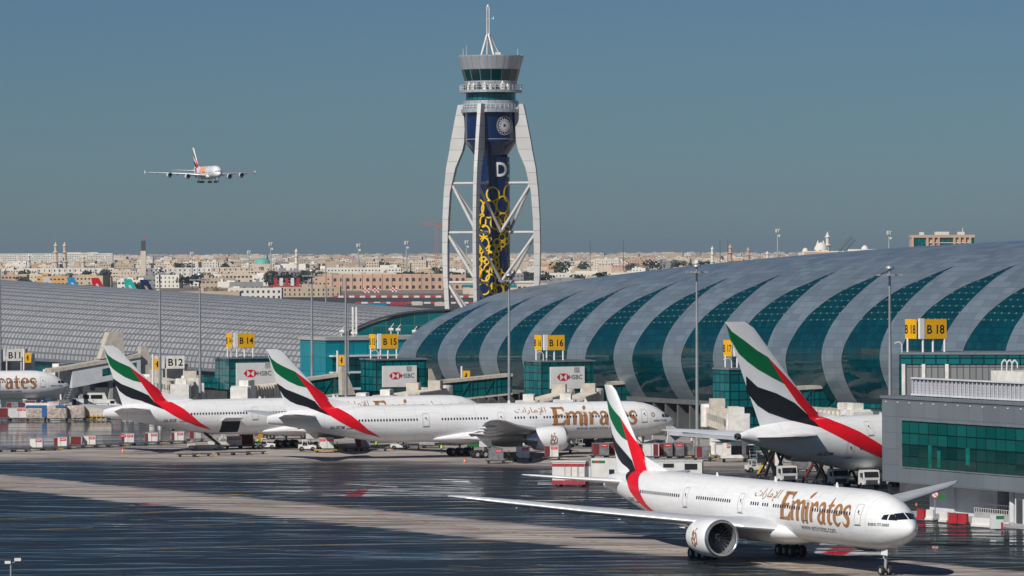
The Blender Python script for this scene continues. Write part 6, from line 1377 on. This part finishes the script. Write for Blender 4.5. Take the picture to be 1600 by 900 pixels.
# low sheds, walls and stores on the far side of the airfield
LOW = [(20, 3400, 60, 8, 3, 'long sand coloured shed at the far left edge'), (105, 3050, 34, 6, 4, 'low grey shed between the first small tails'), (200, 3100, 50, 7, 1, 'long low white pier building with blue roof edge behind the red tail'), (300, 3250, 70, 6, 3, 'long ochre-grey shed right of the dark blue tail'), (392, 3300, 46, 8, 1, 'white banded shed left of the red gantry'), (480, 3500, 52, 7, 3, 'low sand shed right of the red gantry'), (585, 4500, 150, 12, 0, 'long cream wall-like store above the arcaded building'), (880, 3700, 60, 10, 4, 'long grey office with dark window bands right of the tower'), (832, 3500, 24, 9, 0, 'small cream block at the foot of the right tower leg'), (760, 4300, 40, 9, 3, 'sand store seen between the tower legs'), (955, 3800, 44, 12, 3, 'ochre-sand block with an open deck above the hall roof'), (1070, 5300, 66, 11, 1, 'long white building with a dark window row above the hall roof'), (920, 4600, 120, 12, 1, 'long white terrace of houses right of the control tower'), (985, 4300, 70, 9, 0, 'cream terrace right of the white one'), (450, 5000, 34, 14, 4, 'dark grey block left of the white apartment house'), (395, 5050, 64, 14, 0, 'cream apartment block joined to the long white one'), (567, 5000, 86, 17, 1, 'white apartment house with even windows below the telecom mast'), (195, 5900, 26, 20, 3, 'stepped sand block left of the dark-topped tower'), (200, 5600, 44, 12, 0, 'broad cream block before the stepped one'), (40, 6200, 120, 12, 1, 'long white flat block on the skyline at far left'), (88, 9500, 240, 34.5, 1, 'very long white flat band building along the skyline at far left'), (330, 6200, 20, 22, 1, 'tall white slab on the skyline right of the dark-topped tower')]
for px, D, w, h, ci, lb in LOW:
    p = V(px, 400, D); b = MB(); block(b, w, 14, h, rnd); b.build('city_building', [CW[ci][2], 'bwin'], loc=(p.x, p.y, 0), rz=-.03, label=lb, cat='building')
p = V(218, 437, 3080)
b = MB(); b.box(-27, 27, -8.5, 8.5, 0, 1.2); b.build('blue_canopy', ['tealblue'], loc=(p.x, p.y-2, 7.2), label='blue roofed canopy strip behind the row of parked tails', cat='canopy')
for px, D, w in ((776, 3650, 44), (742, 3700, 20), (850, 3620, 20)):
    p = V(px, 430, D); b = MB(); b.box(-w/2, w/2, -6, 6, 0, 6); b.prism([(-6.5, 6), (6.5, 6), (6, 7.6), (-6, 7.6)], 'x', -w/2, w/2, 1); b.build('blue_roofed_shed', ['bw0', 'tealblue'], loc=(p.x, p.y, 0), label={776: 'shed with pale blue roof seen through the tower legs', 742: 'small blue roofed shed behind the left tower strut', 850: 'small blue roofed shed right of the tower foot'}[px], cat='shed')
# the long white apartment block, windows as parts
def slab_block(px0, px1, D, h, m, label, nf, nc, arch=False, name='apartment_block'):
    a, c = V(px0, 400, D), V(px1, 400, D); w = c.x-a.x; t = thing(name, ((a.x+c.x)/2, D, 0), 0, label, 'building')
    b = MB(); b.box(-w/2, w/2, 0, 16, -1, h); b.box(-w/2, w/2, 0, .5, h, h+1)
    for k in range(int(w/9)): b.box(-w/2+k*9, -w/2+k*9+.8, -.5, 0, 0, h+1.3)
    b.build('wall', m, t)
    for f in range(nf):
        for c_ in range(nc):
            x = -w/2+w*(c_+.5)/nc; z = h*(f+.35)/nf
            if arch:
                pts = [(x-1.3, z-.8), (x+1.3, z-.8)]+[(x+1.3*cos(q), z+1.0+1.3*sin(q)) for q in [pi*j/6 for j in range(7)]]
                q = MB(); q.prism(pts, 'y', -.2, -.05); q.build('window_arch', 'bwin', t)
            else:
                q = MB(); q.box(x-.85, x+.85, -.14, -.03, z, z+h/nf*.45); q.build('window', 'bwin', t)
    return t
slab_block(57, 178, 5650, 15.5, 'bw1', 'long white three-storey apartment block behind the parked tails, left part', 3, 15)
slab_block(240, 330, 5650, 15.5, 'bw1', 'long white three-storey apartment block, right part beyond the dark scaffolding', 3, 12)
slab_block(178, 240, 5660, 15, 'bw4', 'grey block wrapped in dark scaffolding between the white apartment parts', 3, 9)
slab_block(330, 432, 5620, 16, 'bw0', 'cream apartment block with square windows left of the dark grey block', 3, 12)
slab_block(518, 692, 4090, 13.5, 'bw2', 'long pinkish building with two rows of dark arches left of the tower', 2, 17, True, 'arcaded_building')
slab_block(700, 728, 4100, 13.0, 'bw2', 'short pinkish arcaded wing seen just left of the tower shaft', 2, 3, True, 'arcaded_building')
# walls with red and white barriers on the far airfield
M['stripes'] = panelmat('red_white_blocks', (.55, .53, .50), (.33, .03, .04), 9, 500, 4.5, .7, 0, .05, wv=.001)
for px0, px1, y, h, lb in ((520, 850, 465, 1.5, 'red and white barrier wall in front of the arcaded building'), (360, 520, 461, 1.3, 'red and white barrier wall around the red gantry'), (555, 760, 474.5, 1.2, 'second, nearer red and white barrier wall left of the tower')):
    a, c = G(px0, y), G(px1, y); b = MB(); b.box(0, (c-a).length, 0, .8, 0, h); b.build('barrier_wall', 'stripes', loc=(a.x, a.y, 0), rz=math.atan2(c.y-a.y, c.x-a.x), label=lb, cat='barrier')
for px, py, lb in ((615, 456, 'red and white chequered square, left of three before the arcades'), (587, 457, 'red and white chequered square, middle of three before the arcades'), (572, 457.5, 'red and white chequered square, smallest of three before the arcades')):
    p = G(px, py); b = MB()
    for i in range(4):
        for j in range(3): b.box(-3+i*1.5, -1.5+i*1.5, -.2, .2, j*1.3, j*1.3+1.3, (i+j) % 2)
    b.build('chequer_board', ['barrier_red', 'barrier_white'], loc=(p.x, p.y, 0), label=lb, cat='board')
p = G(446, 463); z_ = 0
t = thing('red_gantry', (p.x, p.y, 0), 0, 'red steel gantry with upright panels on the far airfield', 'gantry')
b = MB()
for x in (-12, -4, 4, 12): b.beam((x, 0, 0), (x, 0, 8), .8); b.beam((x, 0, 0), (x+4, 0, 8), .5); b.beam((x, 3, 0), (x, 3, 8), .8)
b.beam((-13, 0, 8), (13, 0, 8), .9); b.beam((-13, 3, 8), (13, 3, 8), .9); b.build('frame', 'barrier_red', t)
for i in range(5): b = MB(); b.box(-9+i*4.4, -6.4+i*4.4, .5, .9, 8.4, 14.5); b.build('upright_panel', 'barrier_red' if i in (0, 2, 4) else 'barrier_white', t)
for px, py, w, m_, lb, z0 in ((623, 476, 11, 'barrier_red', 'low red container on the far apron left of the tower', 1.8), (590, 477, 12, 'tealblue', 'pale blue container left of the low red one', 1.6), (505, 463, 26, 'teal', 'long dark green trailer below the mast tops', 2.4), (652, 477, 7, 'beige', 'small beige hut on the far apron', 2.5), (690, 478, 9, 'beige', 'small beige hut beside the left tower leg', 2.4), (410, 466, 20, 'vanwhite', 'white parked lorry row piece on the far apron', 2.4), (470, 455, 16, 'vanwhite', 'white long store vehicle above the barrier wall', 2.4), (1004, 424, 10, 'tgreen', 'green screen beside the far white block', 5)):
    p = G(px, py); b = MB(); b.prism([(-w/2, 0), (w/2, 0), (w/2, z0*.8), (w/2-.5, z0), (-w/2, z0)], 'y', -1.3, 1.3); b.build('far_container', m_, loc=(p.x, p.y, 0), label=lb, cat='container')
# parked aircraft whose tails show beyond the left roof
def far_jet(px, pyt, D, col, label, sz=1, m2=None, rz=pi+.3, body='vanwhite'):
    p = V(px, pyt, D); h = p.z; s_ = h/16
    t = thing('far_airliner', (p.x, p.y, 0), rz, label, 'airliner', 'airliners parked beyond the left hall'); t.scale = (s_,)*3
    b = MB(); b.lathe([(.05, -52), (1.2, -50.5), (2.2, -47), (2.6, -42), (2.6, -12), (1.9, -5), (.5, 3)], (0, 0, 5.2), 'x', 16); b.build('fuselage', body, t, True)
    b = MB(); b.prism([(-4.6, 7.4), (.2, 16), (2.4, 16), (1.0, 7.2)], 'y', -.25, .25); f = b.build('tail_fin', col, t)
    if m2: b = MB(); b.prism([(-2.2, 9.8), (.5, 14.2), (1.2, 14.2), (-1.0, 9.8)], 'y', -.3, .3); b.build('fin_mark', m2, f)
    b = MB(); b.prism([(-36, 0), (-16, 22), (-13, 22), (-24, 0)], 'z', 4.0, 4.5); b.prism([(-36, 0), (-16, -22), (-13, -22), (-24, 0)], 'z', 4.0, 4.5); b.prism([(-4, 0), (1.5, 8), (3, 8), (1, 0)], 'z', 6.2, 6.5); b.prism([(-4, 0), (1.5, -8), (3, -8), (1, 0)], 'z', 6.2, 6.5); b.build('wing', 'vanwhite', t)
    for y in (-8, 8): b = MB(); b.lathe([(1.1, -33), (1.2, -31), (.8, -28.5)], (0, y, 3), 'x', 12); b.build('engine', 'vanwhite', t, True)
    b = MB(); b.cyl((-46, 0, 0), (-46, 0, 3), .35); b.cyl((-24, 3, 0), (-24, 3, 3), .45); b.cyl((-24, -3, 0), (-24, -3, 3), .45); b.build('landing_gear', 'tyre', t)
M['skyblue'] = mat('sky_blue_paint', (.03, .30, .62), .4, 0, .05); M['turq'] = mat('turquoise_paint', (.02, .50, .42), .4, 0, .05); M['dnavy'] = mat('navy_paint', (.01, .03, .10), .4, 0, .05)
far_jet(77, 433, 2300, 'vanwhite', 'small parked airliner with white and light blue tail, leftmost of the row', m2='skyblue')
far_jet(116, 433, 2150, 'skyblue', 'small parked airliner with a light blue tail', m2='vanwhite')
far_jet(155, 434, 2000, 'redlab', 'small parked airliner with a red tail and pale curl', m2='vanwhite')
far_jet(206, 436, 1950, 'turq', 'small parked airliner with a turquoise tail', m2='vanwhite')
far_jet(231, 437, 1930, 'dnavy', 'small parked airliner with a dark navy tail', m2='bw5')
# slender things on the skyline
def minaret(px, yt, D, m_, label, balc=2, w=2.2):
    p = V(px, yt, D); h = p.z; t = thing('minaret', (p.x, p.y, 0), 0, label, 'minaret')
    prof = [(w, 0), (w, h*.45), (w*1.35, h*.46), (w*1.35, h*.48), (w*.8, h*.49), (w*.8, h*.7), (w*1.25, h*.71), (w*1.25, h*.73), (w*.6, h*.74), (w*.6, h*.86), (w*.95, h*.88), (w*.5, h*.93), (.1, h)]
    b = MB(); b.lathe(prof, (0, 0, 0), 'z', 12); b.build('shaft', m_, t)
minaret(87, 377.5, 6000, 'bw0', 'left one of the twin cream minarets on the left skyline', w=3.2); minaret(101, 377.5, 6010, 'bw0', 'right one of the twin cream minarets on the left skyline', w=3.2)
minaret(45, 396, 6400, 'bw1', 'short white minaret left of the twin minarets', w=3); minaret(463, 388, 6500, 'bw1', 'short white minaret right of the teal dome', w=3)
minaret(1113, 384, 6200, 'bw1', 'white minaret, left of the three above the hall roof', w=2.8); minaret(1141, 381, 6200, 'bw2', 'pinkish minaret, tallest of the three above the hall roof', w=3.4); minaret(1169, 386, 6200, 'bw2', 'pinkish minaret, right of the three above the hall roof', w=3)
minaret(1293, 361.5, 5200, 'bw1', 'tallest white minaret of the mosque on the right skyline', w=3.4); minaret(1278, 375, 5200, 'bw1', 'short minaret beside the mosque dome, left one', w=2.6); minaret(1286.5, 375, 5200, 'bw1', 'short minaret beside the mosque dome, right one', w=2.6)
minaret(130, 398, 6100, 'bw0', 'stubby cream minaret right of the twin minarets', w=3); minaret(1199, 392, 6300, 'bw1', 'small white minaret left of the tall telecom mast', w=3)
p = V(1283, 391, 5150); t = thing('mosque', (p.x, p.y, 0), 0, 'white domed mosque on the right skyline', 'mosque')
b = MB(); b.box(-22, 44, -8, 8, 0, 34); b.box(30, 70, -6, 8, 0, 36); b.build('wall', 'bw1', t)
for x, r, z in ((0, 8, 35), (-18, 3.5, 34), (50, 4, 36)): b = MB(); b.lathe([(r, z), (r*.95, z+r*.4), (r*.6, z+r*.85), (.1, z+r*1.15)], (x, 0, 0), 'z', 16); b.build('dome', 'bw1', t, True)
b = MB(); b.box(-20, 26, -9, -8, 30, 33); b.build('red_band', 'bw2', t)
def dome_house(px, D, r, z, m_, label):
    p = V(px, 400, D); t = thing('domed_building', (p.x, p.y, 0), 0, label, 'building'); b = MB(); b.box(-r*1.3, r*1.3, -r, r, 0, z); b.build('wall', 'bw0', t)
    b = MB(); b.lathe([(r, z), (r*.95, z+r*.3), (r*.6, z+r*.6), (.1, z+r*.75)], (0, 0, 0), 'z', 24); b.build('dome', m_, t, True)
M['tealdome'] = mat('teal_dome', (.12, .42, .36), .6, 0, .1, .05)
dome_house(411, 6000, 11, 20, 'tealdome', 'building with a broad teal dome on the skyline'); dome_house(1238, 6000, 4, 20, 'bw1', 'white domed tomb-like building left of the mosque'); dome_house(1248, 5900, 4, 20, 'bw1', 'white domed building just left of the mosque, right one')
p = V(224, 376, 5200); t = thing('dark_topped_tower', (p.x, p.y, 0), 0, 'slender beige tower with a dark upper half and flag on the left skyline', 'tower')
zt2 = p.z; zm = V(224, 392, 5200).z; b = MB(); b.box(-3, 3, -3, 3, 0, zm); b.build('lower_shaft', 'bw0', t); b = MB(); b.box(-2.4, 2.4, -2.4, 2.4, zm, zt2); b.build('dark_shaft', 'greysteel', t); b = MB(); b.beam((0, 0, zt2), (0, 0, zt2+4), .3); b.box(0, 2.4, -.1, .1, zt2+2.4, zt2+4); b.build('flag', 'redlab', t)
def telecom(px, yt, D, label, n=6):
    p = V(px, yt, D); h = p.z; t = thing('telecom_mast', (p.x, p.y, 0), 0, label, 'mast', 'slender telecom masts on the skyline'); b = MB(); b.cyl((0, 0, 0), (0, 0, h), 1.0, .55, 8); b.build('pole', 'alu', t)
    b = MB()
    for k in range(n): a = 2*pi*k/n; b.box(2*cos(a)-.35, 2*cos(a)+.35, 2*sin(a)-.35, 2*sin(a)+.35, h-4.5, h-.5); b.beam((0, 0, h-3), (2*cos(a), 2*sin(a), h-2.5), .4)
    b.cyl((1.6, 0, h-8), (1.6, -.8, h-8), 1.2, 1.2, 10); b.build('antennas', 'offwhite', t)
for px, yt, D, lb in ((423, 378, 5200, 'telecom mast just right of the teal dome'), (560, 380, 5200, 'telecom mast above the white apartment house'), (635, 376, 5200, 'telecom mast between the apartment house and the red crane'), (729, 375, 5400, 'telecom mast seen between the left tower legs'), (1215, 357, 5000, 'tall telecom mast left of the mosque'), (1389, 360, 4600, 'telecom mast rising right behind the hall roof, left of the hotel'), (389, 391, 5600, 'short telecom mast left of the teal dome'), (300, 393, 5600, 'short telecom mast above the white apartment block')): telecom(px, yt, D, lb)
for px, yt, D, lb in ((922, 377, 6500, 'hair-thin lattice mast right of the control tower'), (974, 375, 6600, 'second hair-thin lattice mast right of the control tower'), (1125, 375, 6500, 'hair-thin lattice mast left of the tallest pinkish minaret'), (1137, 374, 6500, 'hair-thin lattice mast touching the tallest pinkish minaret')):
    p = V(px, yt, D); b = MB(); b.cyl((0, 0, 0), (0, 0, p.z), .5, .3, 6); b.build('lattice_mast', 'greysteel', loc=(p.x, p.y, 0), label=lb, cat='mast')
def crane(px, yt, D, jib, m_, label, jup=0, back=0):
    p = V(px, yt, D); h = p.z; t = thing('tower_crane', (p.x, p.y, 0), 0, label, 'crane', None)
    b = MB()
    for x in (-1.4, 1.4): b.beam((x, -1, 0), (x, -1, h), .55); b.beam((x, 1, 0), (x, 1, h), .55)
    for k in range(int(h/4)): b.beam((-1.4, -1, k*4), (1.4, -1, k*4+4), .4)
    b.build('mast', m_, t)
    b = MB(); b.beam((0, 0, h-2), (jib, 0, h-2+jup), .8); b.beam((0, 0, h+1.5), (jib*.9, 0, h-.5+jup), .4); b.build('jib', m_, t)
    if back: b = MB(); b.beam((0, 0, h-2), (back, 0, h-2), .8); b.box(back-1, back+1, -1, 1, h-5, h-2); b.build('counterweight', m_, t)
M['crane_red'] = mat('crane_red', (.50, .12, .06), .6, 0, .1)
crane(682, 347, 5000, -17, 'crane_red', 'orange-red tower crane left of the control tower', back=4)
crane(1313, 388, 4800, 13, 'greysteel', 'dark luffing crane right of the mosque, left one', jup=14); crane(1322, 388, 4900, 10, 'greysteel', 'dark luffing crane right of the mosque, right one', jup=11)
# hotel on the right skyline
pa, pb = V(1424, 388, 2600), V(1522, 388, 2600); W_ = pb.x-pa.x; zt3 = V(1470, 367, 2600).z
t = thing('hotel_block', (pa.x, pa.y, 0), 0, 'beige framed block with glass bays on the right skyline behind the hall roof', 'building')
b = MB(); b.box(0, W_, 0, 14, 0, zt3); b.build('core', 'bw3', t)
b = MB(); b.box(-.3, W_+.3, -1.2, 14, zt3-1.6, zt3)
for x in (0, 8.5, 12, 15.0, 24, 27, 30, 33): b.box(x*W_/36, x*W_/36+1.3, -1.3, 0, 0, zt3-1.6)
b.build('frame', 'bw2', t)
for x0, x1 in ((1.6, 8), (16.6, 27.0 if False else 23.6), (34.5, 36)):
    b = MB(); b.box(x0*W_/36, x1*W_/36, -.5, -.05, 4, zt3-2.2); b.build('glass_bay', 'teal', t)
for z in (zt3-4.8, zt3-8.0, zt3-11.2): b = MB(); b.box(10, W_-2, -.9, -.5, z, z+.5); b.build('floor_band', 'bw0', t)
b = MB(); b.box(14, 22, 2, 8, zt3, zt3+1.8); b.box(5, 7.5, 2, 6, zt3, zt3+1.6); b.box(27, 31, 2, 6, zt3, zt3+1.7); b.cyl((30, 3, zt3+1.7), (30, 3, zt3+4), .2); b.build('roof_plant', 'bw1', t)
# trees of the city: trunk and a crown of many leaf-sized faces
def leafcrown(n, rx, ry, rz_, r):
    b = MB(); cl = [(r.uniform(-.6, .6), r.uniform(-.5, .5), r.uniform(-.3, .5), r.uniform(.35, .6)) for _ in range(9)]
    for k in range(n):
        c = cl[k % 9]; a, e = r.uniform(0, 2*pi), r.uniform(-1, 1); q = sqrt(1-e*e)*c[3]
        p = Vector(((c[0]+q*cos(a))*rx, (c[1]+q*sin(a))*ry, (c[2]+e*c[3])*rz_)); s_ = r.uniform(.8, 1.8)
        u = Vector((r.uniform(-1, 1), r.uniform(-1, 1), r.uniform(-1, 1))).normalized(); v = u.orthogonal().normalized()
        b.add([p-u*s_, p+v*s_*.7, p+u*s_, p-v*s_*.7], [(0, 1, 2, 3)])
    return b
crowns = []
TREES = [(40, 5000), (57, 5050), (165, 5200), (215, 3900), (37, 4300), (115, 4700), (140, 4700), (300, 4300), (318, 4350), (60, 3500), (92, 3400), (145, 3600), (500, 4700), (425, 4300), (455, 4200), (480, 4400), (508, 4500), (545, 4450), (575, 4500), (620, 4600), (640, 4600), (655, 4500), (690, 4600), (715, 4500), (735, 4600), (905, 4200), (915, 4000), (925, 4100), (940, 4250), (830, 4600), (845, 4500), (912, 6300), (990, 6200), (1065, 6300), (1080, 6500), (1100, 6100), (1218, 5900), (1230, 5800), (1240, 6000), (255, 4600), (350, 5900), (280, 6200), (295, 6100), (680, 5400), (605, 5500), (1055, 6000), (1020, 6100), (872, 5600)]
for k, (px, D) in enumerate(TREES):
    w = rnd.uniform(9, 17); h = rnd.uniform(12, 16) if 4200 <= D < 5500 else rnd.uniform(8, 11) if D < 4200 else rnd.uniform(16, 24); p = V(px, 400, D)
    t = thing('far_tree', (p.x, p.y, 0), rnd.uniform(0, 6), f'dark spreading tree in the city {sector(px)}', 'tree', f'city trees {sector(px)}')
    b = leafcrown(420, w, w*.7, h*.45, rnd); c_ = b.build('crown', 'leaf', t, loc=(0, 0, h*.65)); b = MB(); b.cyl((0, 0, 0), (0, 0, h*.6), .5, .3, 6); b.build('trunk', 'trunk', t)

# ------------------------------------------------------------------ the air itself
hz = newmat('haze')[0]; M['haze'] = hz; n_ = hz.node_tree
for q in list(n_.nodes):
    if q.type == 'BSDF_PRINCIPLED': n_.nodes.remove(q)
pv = node(n_, 'ShaderNodeVolumePrincipled'); pv.inputs['Color'].default_value = (.58, .76, .90, 1); pv.inputs['Density'].default_value = .00003; pv.inputs['Anisotropy'].default_value = .2
n_.links.new(pv.outputs[0], [q for q in n_.nodes if q.type == 'OUTPUT_MATERIAL'][0].inputs['Volume'])
b = MB(); b.box(-30500, 30500, -1200, 45500, -3, 122); b.build('haze', 'haze', kind='stuff')
# ------------------------------------------------------------------ aircraft
m, nt_, b_ = newmat('orange_pattern'); M['orange_pattern'] = m
g_ = node(nt_, 'ShaderNodeTexCoord'); nz = noise(nt_, g_.outputs['Object'], .45, 2, .5, 1.5)
nt_.links.new(mixc(nt_, ramp(nt_, nz, .48, .52), (.78, .22, .06), (.85, .55, .38)), b_.inputs['Base Color'])
NEAR = airliner(T777, (41.72, 469.66), -65.21, 'near white twin-engine airliner taxiing towards the camera at the lower right', reg='A6-ENQ')
MID = airliner(T777, (27.504, 768.86), 21.93, 'white airliner parked side-on in the middle, its whole length in view', reg='A6-ECM')
LEFT = airliner(T777, (-4.04, 805.94), 24.98, 'white airliner parked behind the middle one with its rear cargo door open', reg='A6-EGE', cargo=True)
FARL = airliner(T777, (-96.9, 985), 20, 'white airliner cut off by the left edge with only its nose section in view', lod=1)
BIG = airliner(T380, (89.36, 678.1), 35.58, 'double-deck airliner parked behind the grey building, only its tail half showing', reg='A6-EOM', lod=1)
FLY = airliner(T380, (-199.9, 3085, 84), -71, 'four-engine airliner flying in to land with its wheels down', orange=True, lod=1, pitch=0, geardown=1)
